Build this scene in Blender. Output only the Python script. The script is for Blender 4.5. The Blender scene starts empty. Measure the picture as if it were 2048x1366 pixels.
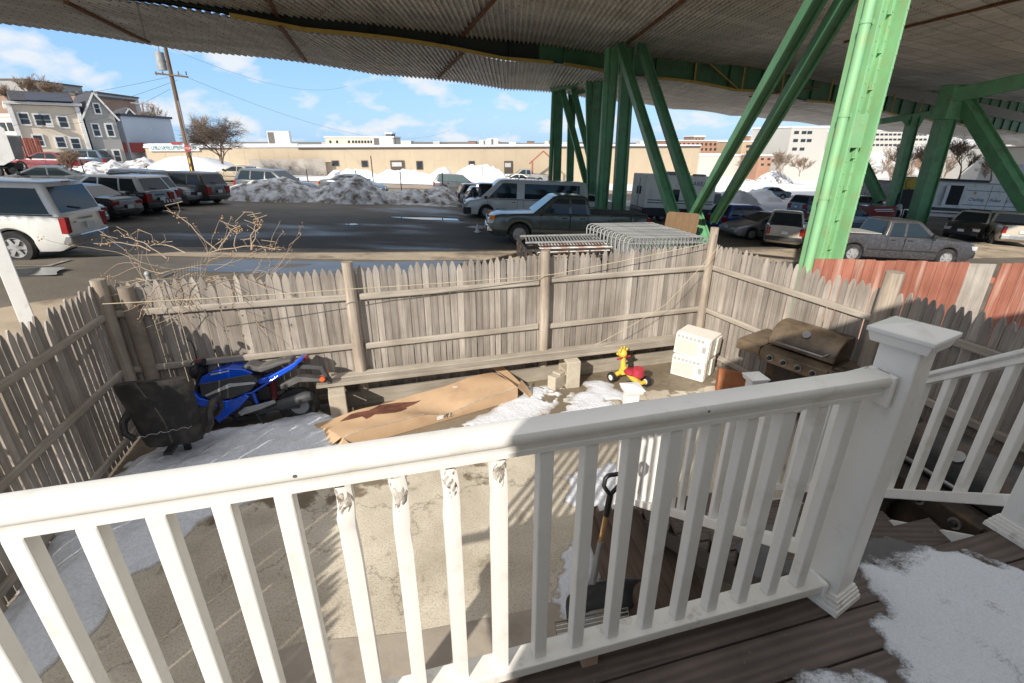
import bpy, bmesh, math, random
from mathutils import Vector, Matrix, noise
rnd = random.Random(7)
sc = bpy.context.scene
COL = sc.collection
PI = math.pi
R = math.radians
CZ = 3.16                       # eye height above the yard slab (yard slab is z = 0)
FPX = 970.0                     # focal length for a 2048 px wide picture
PITCH = R(22.46)
YAW = R(15.2)                   # the house, the porch and the fences are turned against the view
EX = Vector((math.cos(YAW), math.sin(YAW), 0))
EN = Vector((-math.sin(YAW), math.cos(YAW), 0))
SUN = Vector((0.5, 0.866, -0.54)).normalized()

def sstep(a, b, x):
    t = min(1, max(0, (x - a) / (b - a))); return t * t * (3 - 2 * t)
def gz(x, y):
    """height of the open ground round the yard"""
    xe = max(-75, min(75, x))
    ye = y if y < 60 else 60 + 40 * (1 - math.exp(-(y - 60) / 40))
    ye = max(ye, -20)
    b = 0.6 * math.exp(-((x + 12) ** 2 + (y - 9) ** 2) / 45)
    return -0.49 - 0.045 * xe - 0.03 * ye + b
def ray(u, v):
    dx = (u - 1024) / FPX; dy = (v - 683) / FPX
    return Vector((dx, math.cos(PITCH) - dy * math.sin(PITCH), -(dy * math.cos(PITCH) + math.sin(PITCH))))
def onz(u, v, z):
    r = ray(u, v); t = (z - CZ) / r.z
    return Vector((r.x * t, r.y * t, z))
def aty(u, v, Y):
    r = ray(u, v); t = Y / r.y
    return Vector((r.x * t, Y, CZ + r.z * t))
def ong(u, v, h=0.0):
    r = ray(u, v); t = 3.0
    for i in range(400):
        p = r * t
        d = CZ + p.z - gz(p.x, p.y) - h
        if d < 0.002: break
        t += max(0.004, d * 0.6)
        if t > 900: break
    return Vector((r.x * t, r.y * t, CZ + r.z * t))

# ---------------------------------------------------------------- mesh builder
class MB:
    def __init__(s):
        s.v = []; s.f = []; s.m = []; s.mi = 0; s.M = Matrix.Identity(4)
    def add(s, vs, fs):
        o = len(s.v)
        s.v += [tuple(s.M @ Vector(p)) for p in vs]
        for f in fs:
            s.f.append(tuple(i + o for i in f)); s.m.append(s.mi)
        return s
    def box(s, c, d, rz=0, rx=0, ry=0, tap=1.0):
        x, y, z = d[0] / 2, d[1] / 2, d[2] / 2
        Mx = Matrix.Translation(c) @ Matrix.Rotation(rz, 4, 'Z') @ Matrix.Rotation(ry, 4, 'Y') @ Matrix.Rotation(rx, 4, 'X')
        ps = [(-x, -y, -z), (x, -y, -z), (x, y, -z), (-x, y, -z), (-x * tap, -y * tap, z), (x * tap, -y * tap, z), (x * tap, y * tap, z), (-x * tap, y * tap, z)]
        return s.add([Mx @ Vector(p) for p in ps], [(3, 2, 1, 0), (4, 5, 6, 7), (0, 1, 5, 4), (1, 2, 6, 5), (2, 3, 7, 6), (3, 0, 4, 7)])
    def beam(s, a, b, w, h, up=(0, 0, 1)):
        """rectangular bar from a to b, w across, h along up"""
        a = Vector(a); b = Vector(b); t = (b - a).normalized(); up = Vector(up)
        sd = t.cross(up)
        if sd.length < 1e-4: sd = t.cross(Vector((0, 1, 0)))
        sd.normalize(); u = sd.cross(t).normalized()
        ps = []
        for p in (a, b):
            for i, j in ((-1, -1), (1, -1), (1, 1), (-1, 1)):
                ps.append(p + sd * (w / 2 * i) + u * (h / 2 * j))
        return s.add(ps, [(3, 2, 1, 0), (4, 5, 6, 7), (0, 1, 5, 4), (1, 2, 6, 5), (2, 3, 7, 6), (3, 0, 4, 7)])
    def tube(s, pts, r, n=8, cap=True):
        pts = [Vector(p) for p in pts]; rs = r if isinstance(r, (list, tuple)) else [r] * len(pts)
        vs = []; fs = []; pu = None
        for i, p in enumerate(pts):
            t = (pts[min(i + 1, len(pts) - 1)] - pts[max(i - 1, 0)])
            t = t.normalized() if t.length > 1e-9 else Vector((0, 0, 1))
            if pu is None:
                pu = Vector((0, 0, 1)) if abs(t.z) < 0.9 else Vector((1, 0, 0))
            sd = t.cross(pu).normalized(); u = sd.cross(t).normalized(); pu = u
            for k in range(n):
                a = 2 * PI * k / n
                vs.append(p + sd * (rs[i] * math.cos(a)) + u * (rs[i] * math.sin(a)))
        for i in range(len(pts) - 1):
            for k in range(n):
                k2 = (k + 1) % n
                fs.append((i * n + k, i * n + k2, (i + 1) * n + k2, (i + 1) * n + k))
        if cap:
            fs.append(tuple(range(n - 1, -1, -1))); fs.append(tuple((len(pts) - 1) * n + k for k in range(n)))
        return s.add(vs, fs)
    def cyl(s, a, b, r0, r1=None, n=16):
        return s.tube([a, b], [r0, r0 if r1 is None else r1], n)
    def loft(s, rings, close=True, cap=True):
        n = len(rings[0]); vs = [p for r in rings for p in r]; fs = []
        for i in range(len(rings) - 1):
            for k in range(n if close else n - 1):
                k2 = (k + 1) % n
                fs.append((i * n + k, i * n + k2, (i + 1) * n + k2, (i + 1) * n + k))
        if cap:
            fs.append(tuple(range(n - 1, -1, -1))); fs.append(tuple((len(rings) - 1) * n + k for k in range(n)))
        return s.add(vs, fs)
    def prism(s, poly, axis, a, b):
        """poly in the plane normal to axis, from a to b; axis x: poly=(y,z); y: (x,z); z: (x,y)"""
        def P(p, t):
            return {'x': (t, p[0], p[1]), 'y': (p[0], t, p[1]), 'z': (p[0], p[1], t)}[axis]
        n = len(poly)
        vs = [P(p, a) for p in poly] + [P(p, b) for p in poly]
        fs = [tuple(range(n)), tuple(range(2 * n - 1, n - 1, -1))] + [(k, (k + 1) % n + 0, (k + 1) % n + n, k + n)[::-1] for k in range(n)]
        return s.add(vs, fs)
    def lathe(s, prof, n=20, c=(0, 0, 0), cap=True):
        rings = [[(c[0] + r * math.cos(2 * PI * k / n), c[1] + r * math.sin(2 * PI * k / n), c[2] + z) for k in range(n)] for r, z in prof]
        return s.loft(rings, cap=cap)
    def ball(s, c, r, n=12, sq=(1, 1, 1)):
        pr = [(max(1e-3, math.sin(PI * i / (n // 2))), -math.cos(PI * i / (n // 2))) for i in range(n // 2 + 1)]
        rings = [[(c[0] + r * sq[0] * a * math.cos(2 * PI * k / n), c[1] + r * sq[1] * a * math.sin(2 * PI * k / n), c[2] + r * sq[2] * z) for k in range(n)] for a, z in pr]
        return s.loft(rings)
    def quad(s, *ps):
        return s.add(ps, [tuple(range(len(ps)))])
    def build(s, name, mats, parent=None, smooth=None, bevel=0, seg=2):
        me = bpy.data.meshes.new(name)
        me.from_pydata(s.v, [], s.f)
        if not isinstance(mats, (list, tuple)): mats = [mats]
        for m in mats: me.materials.append(m)
        if len(mats) > 1:
            me.polygons.foreach_set('material_index', s.m)
        me.validate(); 
        bm = bmesh.new(); bm.from_mesh(me)
        bmesh.ops.recalc_face_normals(bm, faces=bm.faces)
        if smooth is not None:
            cs = math.cos(R(smooth))
            for f in bm.faces: f.smooth = True
            for e in bm.edges:
                if len(e.link_faces) == 2 and e.link_faces[0].normal.dot(e.link_faces[1].normal) < cs: e.smooth = False
        bm.to_mesh(me); bm.free()
        me.update()
        o = bpy.data.objects.new(name, me); COL.objects.link(o)
        if bevel:
            b = o.modifiers.new('bevel', 'BEVEL'); b.width = bevel; b.segments = seg; b.limit_method = 'ANGLE'; b.angle_limit = R(35)
        if parent is not None: o.parent = parent
        return o

def tag(o, label=None, cat=None, group=None, kind=None):
    if label: o['label'] = label
    if cat: o['category'] = cat
    if group: o['group'] = group
    if kind: o['kind'] = kind
    return o
def thing(name, label, cat, loc=(0, 0, 0), rz=0, group=None, rx=0, ry=0):
    o = bpy.data.objects.new(name, None); COL.objects.link(o)
    o.empty_display_size = 0.2
    o.location = loc; o.rotation_euler = (rx, ry, rz)
    return tag(o, label, cat, group)
def dup(root, loc, rz, label, group=None):
    def cp(o, par):
        c = o.copy(); COL.objects.link(c)
        if par: c.parent = par
        for ch in o.children: cp(ch, c)
        return c
    r = cp(root, None); r.location = loc; r.rotation_euler = (root.rotation_euler[0], root.rotation_euler[1], rz)
    return tag(r, label, None, group)
def struct(o): return tag(o, kind='structure')

# ---------------------------------------------------------------- materials
def newmat(name):
    m = bpy.data.materials.new(name); m.use_nodes = True
    return m, m.node_tree, m.node_tree.nodes['Principled BSDF']
def N(t, kind, **kw):
    n = t.nodes.new(kind)
    for k, v in kw.items():
        if k in n.inputs: n.inputs[k].default_value = v
        else: setattr(n, k, v)
    return n
def L(t, a, b): t.links.new(a, b)
def c4(c): return (c[0], c[1], c[2], 1)
def ramp(t, stops):
    n = t.nodes.new('ShaderNodeValToRGB'); cr = n.color_ramp
    while len(cr.elements) < len(stops): cr.elements.new(0.5)
    for e, (p, c) in zip(cr.elements, stops):
        e.position = p; e.color = c4(c) if isinstance(c, (tuple, list)) else (c, c, c, 1)
    return n
def mixc(t, fac, a, b, mode='MIX'):
    n = t.nodes.new('ShaderNodeMix'); n.data_type = 'RGBA'; n.blend_type = mode
    for i, x in ((0, fac), (6, a), (7, b)):
        if isinstance(x, (int, float)): n.inputs[i].default_value = x if i == 0 else (x, x, x, 1)
        elif isinstance(x, (tuple, list)): n.inputs[i].default_value = c4(x)
        else: L(t, x, n.inputs[i])
    return n.outputs[2]
def mapped(t, scale=(1, 1, 1), rot=(0, 0, 0), coord='Object'):
    tc = t.nodes.new('ShaderNodeTexCoord'); mp = t.nodes.new('ShaderNodeMapping')
    mp.inputs['Scale'].default_value = scale; mp.inputs['Rotation'].default_value = rot
    L(t, tc.outputs[coord], mp.inputs[0]); return mp.outputs[0]
def noi(t, vec, scale, detail=4, rough=0.55, dist=0):
    n = N(t, 'ShaderNodeTexNoise', Scale=scale, Detail=detail, Roughness=rough, Distortion=dist); L(t, vec, n.inputs['Vector']); return n.outputs['Fac']
def bump(t, b, h, strength=0.3, dist=0.02):
    n = N(t, 'ShaderNodeBump', Strength=strength, Distance=dist); L(t, h, n.inputs['Height']); L(t, n.outputs[0], b.inputs['Normal'])
_mc = {}
def mat(name, col, rough=0.6, metal=0, var=0.25, scale=6, bmp=0, coat=0, dirt=None, dscale=3, dlev=(0.5, 0.75), spec=0.5, emit=None, alpha=None):
    """painted / plain surface with uneven tone, optional dirt patches and bump"""
    if name in _mc: return _mc[name]
    m, t, b = newmat(name)
    v = mapped(t)
    f = noi(t, v, scale, 5, 0.6)
    rp = ramp(t, [(0.25, tuple(c * (1 - var) for c in col)), (0.75, tuple(min(1, c * (1 + var * 0.6)) for c in col))]); L(t, f, rp.inputs[0])
    out = rp.outputs[0]
    if dirt:
        f2 = noi(t, v, dscale, 6, 0.65)
        r2 = ramp(t, [(dlev[0], 0.0), (dlev[1], 1.0)]); L(t, f2, r2.inputs[0])
        out = mixc(t, r2.outputs[0], out, dirt)
    L(t, out, b.inputs['Base Color'])
    b.inputs['Roughness'].default_value = rough; b.inputs['Metallic'].default_value = metal
    b.inputs['Specular IOR Level'].default_value = spec
    if coat: b.inputs['Coat Weight'].default_value = coat; b.inputs['Coat Roughness'].default_value = 0.08
    if bmp:
        bump(t, b, noi(t, v, scale * 9, 4, 0.6), bmp, 0.01)
    if emit: b.inputs['Emission Color'].default_value = c4(emit); b.inputs['Emission Strength'].default_value = 1
    _mc[name] = m
    return m
def wood(name, c1, c2, axis=2, scale=1.0, rough=0.85, island=0.35, stain=None, coord='Object', streak=14, bmp=0.4):
    """weathered timber, grain along an axis, every board of its own tone"""
    if name in _mc: return _mc[name]
    m, t, b = newmat(name)
    s = [streak * scale] * 3; s[axis] = 0.9 * scale
    v = mapped(t, s, coord=coord)
    geo = t.nodes.new('ShaderNodeNewGeometry')
    cmb = N(t, 'ShaderNodeVectorMath', operation='ADD'); L(t, v, cmb.inputs[0])
    sc_ = N(t, 'ShaderNodeMath', operation='MULTIPLY'); sc_.inputs[1].default_value = 47; L(t, geo.outputs['Random Per Island'], sc_.inputs[0])
    L(t, sc_.outputs[0], cmb.inputs[1]); v = cmb.outputs[0]
    f = noi(t, v, 1.6, 6, 0.65, 0.4)
    rp = ramp(t, [(0.28, c1), (0.7, c2)]); L(t, f, rp.inputs[0])
    r2 = ramp(t, [(0, tuple([1 - island] * 3)), (1, (1.0, 1.0, 1.0))]); L(t, geo.outputs['Random Per Island'], r2.inputs[0])
    out = mixc(t, 1, rp.outputs[0], r2.outputs[0], 'MULTIPLY')
    v3 = mapped(t, (1, 1, 1), coord=coord)
    f3 = noi(t, v3, 1.3, 5, 0.6)
    r3 = ramp(t, [(0.35, (0.62, 0.6, 0.58)), (0.62, (1, 1, 1))]); L(t, f3, r3.inputs[0])
    out = mixc(t, 0.8, out, r3.outputs[0], 'MULTIPLY')
    if stain:
        f4 = noi(t, v, 0.7, 4, 0.6); r4 = ramp(t, [(0.55, 0.0), (0.72, 0.8)]); L(t, f4, r4.inputs[0])
        out = mixc(t, r4.outputs[0], out, stain)
    L(t, out, b.inputs['Base Color']); b.inputs['Roughness'].default_value = rough
    b.inputs['Specular IOR Level'].default_value = 0.25
    bump(t, b, f, bmp, 0.006)
    _mc[name] = m; return m
def glass(name, col=(0.02, 0.03, 0.035), rough=0.05):
    if name in _mc: return _mc[name]
    m, t, b = newmat(name)
    b.inputs['Base Color'].default_value = c4(col); b.inputs['Roughness'].default_value = rough
    b.inputs['Specular IOR Level'].default_value = 0.35
    b.inputs['Coat Weight'].default_value = 0.0; b.inputs['Coat Roughness'].default_value = 0.03
    _mc[name] = m; return m

WHITE = mat('white_vinyl', (0.83, 0.81, 0.765), 0.36, var=0.07, scale=3, bmp=0.05, dirt=(0.50, 0.44, 0.35), dscale=7, dlev=(0.56, 0.95))
WHITED = mat('white_vinyl_grimy', (0.80, 0.775, 0.72), 0.5, var=0.1, scale=5, bmp=0.06, dirt=(0.22, 0.17, 0.11), dscale=16, dlev=(0.56, 0.85))
BLACK = mat('black_plastic', (0.018, 0.018, 0.02), 0.5, var=0.3)
RUBBER = mat('tyre_rubber', (0.022, 0.021, 0.021), 0.85, var=0.4, scale=9, dirt=(0.10, 0.09, 0.08), dscale=3, dlev=(0.5, 0.9))
CHROME = mat('bright_metal', (0.62, 0.62, 0.62), 0.25, 1, var=0.2)
STEEL = mat('grey_steel', (0.33, 0.33, 0.33), 0.45, 0.8, var=0.25)
GALV = mat('galvanised_steel', (0.34, 0.345, 0.335), 0.6, 0.25, var=0.35, scale=4, dirt=(0.25, 0.17, 0.11), dscale=6, dlev=(0.6, 0.85))
GLASS = glass('dark_glass')
GLASSL = glass('pale_glass', (0.10, 0.14, 0.15))
LAMP = mat('headlight_lens', (0.65, 0.66, 0.66), 0.12, 0.3, var=0.3, scale=14)
REDL = mat('red_lens', (0.28, 0.012, 0.012), 0.18, var=0.3, scale=12)
AMBER = mat('amber_lens', (0.7, 0.22, 0.03), 0.2, var=0.2)
PLATE = mat('number_plate', (0.62, 0.66, 0.68), 0.4, var=0.15, scale=20)
GREEN = mat('green_bridge_paint', (0.13, 0.33, 0.165), 0.5, var=0.25, scale=1.3, bmp=0.05, dirt=(0.15, 0.09, 0.04), dscale=1.7, dlev=(0.54, 0.85))
GREENL = mat('sunlit_green_paint', (0.225, 0.46, 0.225), 0.5, var=0.2, scale=1.6, bmp=0.08, dirt=(0.30, 0.34, 0.14), dscale=3.5, dlev=(0.5, 0.85))  # lighter copy of the bridge green, sunlight put into the colour
YELLOW = mat('yellow_rail_paint', (0.50, 0.33, 0.06), 0.6, var=0.3, scale=3, dirt=(0.22, 0.10, 0.03), dscale=3, dlev=(0.55, 0.8))
RUST = mat('rusty_steel', (0.20, 0.085, 0.03), 0.85, 0.1, var=0.5, scale=5, bmp=0.3)
PICKET = wood('weathered_picket_wood', (0.30, 0.255, 0.215), (0.62, 0.56, 0.49), 2, 1.0, island=0.45, stain=(0.33, 0.27, 0.22), streak=17)
RAILW = wood('weathered_rail_wood', (0.34, 0.29, 0.235), (0.58, 0.52, 0.44), 0, 1.0, island=0.2)
POSTW = wood('brown_post_wood', (0.27, 0.215, 0.165), (0.52, 0.45, 0.37), 2, 1.3, stain=(0.25, 0.17, 0.11), island=0.2, streak=22)
PLANK = wood('grey_plank_wood', (0.36, 0.31, 0.25), (0.56, 0.50, 0.41), 0, 1.0)
SHAFT = wood('ash_handle_wood', (0.42, 0.24, 0.10), (0.60, 0.38, 0.18), 2, 2.0, rough=0.5)

def snow_mat(name, col=(0.86, 0.88, 0.92), dirt=(0.25, 0.22, 0.19), lev=(0.55, 0.8), ds=2.0, bs=0.5, fine=60, thin=None):
    m, t, b = newmat(name)
    v = mapped(t)
    f = noi(t, v, ds, 7, 0.65); r = ramp(t, [(lev[0], 0.0), (lev[1], 1.0)]); L(t, f, r.inputs[0])
    f2 = noi(t, v, fine, 3, 0.7); r2 = ramp(t, [(0.3, tuple(c * 0.82 for c in col)), (0.6, col)]); L(t, f2, r2.inputs[0])
    out = mixc(t, r.outputs[0], r2.outputs[0], dirt)
    if thin:
        # where the sheet melts to a few millimetres the wet ground shows through
        sp = t.nodes.new('ShaderNodeSeparateXYZ'); L(t, v, sp.inputs[0])
        hh = N(t, 'ShaderNodeMath', operation='SUBTRACT'); hh.inputs[1].default_value = thin[0]; L(t, sp.outputs['Z'], hh.inputs[0])
        nn_ = N(t, 'ShaderNodeMath', operation='MULTIPLY_ADD'); nn_.inputs[1].default_value = thin[1] * 2.2; nn_.inputs[2].default_value = -thin[1] * 1.1; L(t, noi(t, v, 110, 3, 0.7), nn_.inputs[0])
        h2 = N(t, 'ShaderNodeMath', operation='ADD'); L(t, hh.outputs[0], h2.inputs[0]); L(t, nn_.outputs[0], h2.inputs[1])
        mr = N(t, 'ShaderNodeMapRange'); mr.inputs['From Min'].default_value = 0.0; mr.inputs['From Max'].default_value = thin[1]; mr.inputs['To Min'].default_value = 0.9; mr.inputs['To Max'].default_value = 0.0; L(t, h2.outputs[0], mr.inputs['Value'])
        out = mixc(t, mr.outputs[0], out, thin[2])
    L(t, out, b.inputs['Base Color']); b.inputs['Roughness'].default_value = 0.75
    b.inputs['Subsurface Weight'].default_value = 0.0
    h = noi(t, v, fine * 0.5, 6, 0.75)
    bump(t, b, h, bs, 0.03)
    return m
SNOW = snow_mat('clean_snow', lev=(0.66, 0.9))
SNOWD = snow_mat('dirty_snow', lev=(0.42, 0.62), ds=1.6, dirt=(0.15, 0.12, 0.09), fine=9, bs=1.0)
SNOWY = snow_mat('trodden_yard_snow', (0.74, 0.76, 0.80), lev=(0.56, 0.9), ds=3.5, dirt=(0.50, 0.46, 0.40), fine=40, bs=0.6, thin=(0.0, 0.022, (0.30, 0.24, 0.17)))

def fbm(x, y, z=0, o=5):
    return noise.fractal(Vector((x, y, z)), 1.0, 2.0, o)
def heap(name, m, fn, x0, x1, y0, y1, step, base, skirt=0.04, parent=None):
    """height field sheet; fn(x,y) gives height above base(x,y); cells far below the base are dropped"""
    nx = int((x1 - x0) / step) + 1; ny = int((y1 - y0) / step) + 1
    H = {}
    for j in range(ny):
        for i in range(nx):
            x = x0 + i * step; y = y0 + j * step
            H[i, j] = (x, y, fn(x, y))
    idx = {}; vs = []; fs = []
    def vi(k):
        if k not in idx:
            x, y, h = H[k]; idx[k] = len(vs); vs.append((x, y, base(x, y) + max(h, -skirt)))
        return idx[k]
    for j in range(ny - 1):
        for i in range(nx - 1):
            ks = ((i, j), (i + 1, j), (i + 1, j + 1), (i, j + 1))
            if max(H[k][2] for k in ks) > 0: fs.append(tuple(vi(k) for k in ks))
    mb = MB(); mb.add(vs, fs)
    return mb.build(name, m, parent, smooth=80)
def text(s, size, mat_, parent, loc, rot, ext=0.003, name='lettering', sx=1.0, align='CENTER', shear=0):
    cu = bpy.data.curves.new(name, 'FONT'); cu.body = s; cu.size = size; cu.extrude = ext; cu.align_x = align; cu.align_y = 'CENTER'; cu.shear = shear
    o = bpy.data.objects.new(name, cu); COL.objects.link(o)
    dg = bpy.context.evaluated_depsgraph_get(); dg.update()
    me = bpy.data.meshes.new_from_object(o.evaluated_get(dg))
    bpy.data.objects.remove(o); 
    me.materials.clear(); me.materials.append(mat_)
    q = bpy.data.objects.new(name, me); COL.objects.link(q)
    q.location = loc; q.rotation_euler = rot; q.scale = (sx, 1, 1)
    if parent is not None: q.parent = parent
    return q
# ---------------------------------------------------------------- camera, sky, sun
cam = bpy.data.objects.new('camera', bpy.data.cameras.new('camera')); COL.objects.link(cam)
cam.data.sensor_width = 36; cam.data.sensor_fit = 'HORIZONTAL'; cam.data.lens = 36 * FPX / 2048
cam.location = (0, 0, CZ); cam.rotation_euler = (PI / 2 - PITCH, 0, 0)
cam.data.clip_start = 0.05; cam.data.clip_end = 6000
sc.camera = cam
w = bpy.data.worlds.new('World'); sc.world = w; w.use_nodes = True
t = w.node_tree; bg = t.nodes['Background']
sky = t.nodes.new('ShaderNodeTexSky'); sky.sky_type = 'NISHITA'; sky.sun_disc = False
SEL = math.asin(-SUN.z)
sky.sun_elevation = SEL; sky.sun_rotation = math.atan2(-SUN.x, -SUN.y)
sky.air_density = 1.0; sky.dust_density = 0.6; sky.ozone_density = 3.0
tc = t.nodes.new('ShaderNodeTexCoord')
sep = t.nodes.new('ShaderNodeSeparateXYZ'); L(t, tc.outputs['Generated'], sep.inputs[0])
# project the view direction on a cloud deck so that clouds flatten towards the horizon
den = N(t, 'ShaderNodeMath', operation='ADD'); den.inputs[1].default_value = 0.42; L(t, sep.outputs['Z'], den.inputs[0])
den2 = N(t, 'ShaderNodeMath', operation='MAXIMUM'); den2.inputs[1].default_value = 0.05; L(t, den.outputs[0], den2.inputs[0])
dv = []
for ax in ('X', 'Y'):
    d = N(t, 'ShaderNodeMath', operation='DIVIDE'); L(t, sep.outputs[ax], d.inputs[0]); L(t, den2.outputs[0], d.inputs[1]); dv.append(d)
cmb = t.nodes.new('ShaderNodeCombineXYZ'); L(t, dv[0].outputs[0], cmb.inputs[0]); L(t, dv[1].outputs[0], cmb.inputs[1])
n1 = N(t, 'ShaderNodeTexNoise', Scale=5.2, Detail=7, Roughness=0.52, Distortion=0.1); L(t, cmb.outputs[0], n1.inputs['Vector'])
r1 = ramp(t, [(0.505, 0.0), (0.555, 0.4), (0.64, 0.95)]); L(t, n1.outputs['Fac'], r1.inputs[0])
hz = ramp(t, [(0.0, (1.6, 2.65, 4.0)), (0.18, (1.15, 2.25, 3.9)), (0.32, (1.05, 2.1, 3.85)), (0.52, (3.4, 3.3, 3.2)), (1.0, (3.8, 3.65, 3.5))]); L(t, sep.outputs['Z'], hz.inputs[0])  # overhead stops are bright and neutral, added as fill for the shadows
tint = mixc(t, 1, sky.outputs[0], (0.92, 1.0, 1.02), 'MULTIPLY')
filled_sky = mixc(t, 0.85, tint, hz.outputs[0])
cl = mixc(t, r1.outputs[0], filled_sky, (3.4, 3.6, 3.85))
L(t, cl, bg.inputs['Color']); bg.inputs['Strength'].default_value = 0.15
sl = bpy.data.lights.new('sun', 'SUN'); sl.energy = 3.6; sl.angle = R(0.55); sl.color = (1, 0.94, 0.85)
so = bpy.data.objects.new('sun', sl); COL.objects.link(so)
so.rotation_euler = SUN.to_track_quat('-Z', 'Y').to_euler()
sc.view_settings.view_transform = 'Standard'; sc.view_settings.look = 'None'; sc.view_settings.exposure = 0.74; sc.view_settings.gamma = 1
sc.cycles.max_bounces = 8; sc.cycles.diffuse_bounces = 4
# ---------------------------------------------------------------- ground, sky dome comes from the world
def ground_mat():
    m, t, b = newmat('wet_asphalt')
    v = mapped(t)
    f = noi(t, v, 0.22, 7, 0.6); r = ramp(t, [(0.3, (0.125, 0.11, 0.09)), (0.55, (0.195, 0.17, 0.135)), (0.75, (0.28, 0.245, 0.195))]); L(t, f, r.inputs[0])
    f2 = noi(t, v, 14, 4, 0.7); r2 = ramp(t, [(0.3, (0.75, 0.75, 0.75)), (0.7, (1.15, 1.15, 1.15))]); L(t, f2, r2.inputs[0])
    o = mixc(t, 0.7, r.outputs[0], r2.outputs[0], 'MULTIPLY')
    f4 = noi(t, mapped(t, (0.12, 0.5, 1)), 1.0, 5, 0.6); r4 = ramp(t, [(0.55, 0.0), (0.7, 0.5)]); L(t, f4, r4.inputs[0]); o = mixc(t, r4.outputs[0], o, (0.24, 0.22, 0.185))
    L(t, o, b.inputs['Base Color'])
    f3 = noi(t, mapped(t, (0.25, 0.6, 1)), 0.5, 5, 0.55); rr = ramp(t, [(0.36, 0.42), (0.48, 0.85)]); L(t, f3, rr.inputs[0]); L(t, rr.outputs[0], b.inputs['Roughness'])
    bump(t, b, f2, 0.25, 0.01)
    return m
ASPH = ground_mat()
def axis(a, bnds):
    out = [a]
    for end, st in bnds:
        while out[-1] < end - 1e-6: out.append(min(end, out[-1] + st))
    return out
xs = axis(-2500, [(-300, 550), (-80, 44), (80, 2.0), (300, 44), (2500, 550)]); ys = axis(-400, [(-20, 95), (80, 2.0), (300, 22), (3500, 400)])
mb = MB(); mb.add([(x, y, gz(x, y) - (0 if abs(x) < 290 and y < 300 else 2)) for y in ys for x in xs], [(j * len(xs) + i, j * len(xs) + i + 1, (j + 1) * len(xs) + i + 1, (j + 1) * len(xs) + i) for j in range(len(ys) - 1) for i in range(len(xs) - 1)])
struct(mb.build('ground', ASPH, smooth=80))
def sheet(name, poly, m, lift, step=1.0, kind='structure'):
    """a strip of ground lying lift above the open ground; poly = two lists of matching points (left edge, right edge)"""
    A, Bp = poly; vs = []; fs = []; n = 0
    def dens(P):
        out = []
        for i in range(len(P) - 1):
            for k in range(24): f = k / 24; out.append((P[i][0] + (P[i + 1][0] - P[i][0]) * f, P[i][1] + (P[i + 1][1] - P[i][1]) * f))
        return out + [P[-1]]
    A, Bp = dens(A), dens(Bp); W = 10
    for a, c in zip(A, Bp):
        for k in range(W + 1):
            x = a[0] + (c[0] - a[0]) * k / W; y = a[1] + (c[1] - a[1]) * k / W; vs.append((x, y, gz(x, y) + lift))
    for i in range(len(A) - 1):
        for k in range(W): q = i * (W + 1) + k; fs.append((q, q + 1, q + W + 2, q + W + 1))
    mb = MB(); mb.add(vs, fs); o = mb.build(name, m, smooth=80)
    return tag(o, kind=kind)
def xy(u, v): p = ong(u, v); return (p.x, p.y)
TANR = mat('sandy_pavement', (0.54, 0.44, 0.32), 0.8, var=0.3, scale=0.9, dirt=(0.24, 0.19, 0.14), dscale=0.7, dlev=(0.5, 0.66), bmp=0.2)
sheet('pavement', ([(-30, 8.5), (-14, 14.2), (-7.5, 16.2), (-1, 18.0), (12, 20.5), (40, 29)], [(-30, 10.8), (-14, 16.6), (-7.5, 18.5), (-1, 20.2), (12, 23.5), (40, 34)]), TANR, 0.012)
sheet('pavement', ([(-13, 1), (-11, 6), (-8.5, 11.5)], [(-4.75, 1), (-4.75, 6), (-4.3, 9.0)]), TANR, 0.006)
BLUEP = mat('wet_blue_grey_pavement', (0.13, 0.14, 0.16), 0.35, var=0.3, scale=1.2)
sheet('pavement_wet_strip', ([(-9, 13.0), (-3, 15.0), (4, 17.2)], [(-9, 15.3), (-3, 17.2), (4, 18.9)]), BLUEP, 0.008)
STREET = mat('street_surface', (0.34, 0.26, 0.19), 0.75, var=0.2, scale=0.5, dirt=(0.2, 0.16, 0.12), dscale=0.4)
sheet('street', ([(-120, 30), (-60, 43.5), (-25, 51.5), (-5, 57), (30, 66), (90, 82)], [(-120, 37), (-60, 50.0), (-25, 58.5), (-5, 64), (30, 73), (90, 90)]), STREET, 0.03)
FIELD = snow_mat('snow_field', (0.80, 0.80, 0.81), lev=(0.6, 0.85), ds=0.3, dirt=(0.42, 0.38, 0.33), fine=1.5, bs=0.8)
sheet('snow_verge', ([(-120, 37.5), (-60, 50.5), (-25, 59.0), (-5, 64.5), (30, 73.5), (90, 90.5)], [(-120, 70), (-60, 68), (-25, 76), (-5, 82.5), (30, 93), (90, 112)]), FIELD, 0.06)
sheet('snow_field', ([(24, 47), (45, 50), (90, 66), (200, 100)], [(24, 64), (45, 73), (90, 88), (300, 200)]), FIELD, 0.05)
sheet('snow_field', ([(30, 93.2), (90, 112.2), (260, 160)], [(120, 400), (400, 420), (900, 500)]), FIELD, 0.08)
PAINT = mat('worn_road_paint', (0.50, 0.49, 0.46), 0.7, var=0.3, scale=2, dirt=(0.09, 0.085, 0.08), dscale=2.5, dlev=(0.4, 0.7))
def stripe(u0, v0, u1, v1, w=0.12):
    a = Vector(xy(u0, v0)).to_3d(); c = Vector(xy(u1, v1)).to_3d(); d = (c - a).normalized(); n = Vector((-d.y, d.x, 0)) * w / 2
    mb = MB(); k = 10
    for i in range(k):
        p = a.lerp(c, i / k); q = a.lerp(c, (i + 1) / k); mb.quad(*[(s.x, s.y, gz(s.x, s.y) + 0.016) for s in (p - n, q - n, q + n, p + n)])
    o = mb.build('parking_line', PAINT); return struct(o)
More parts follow.
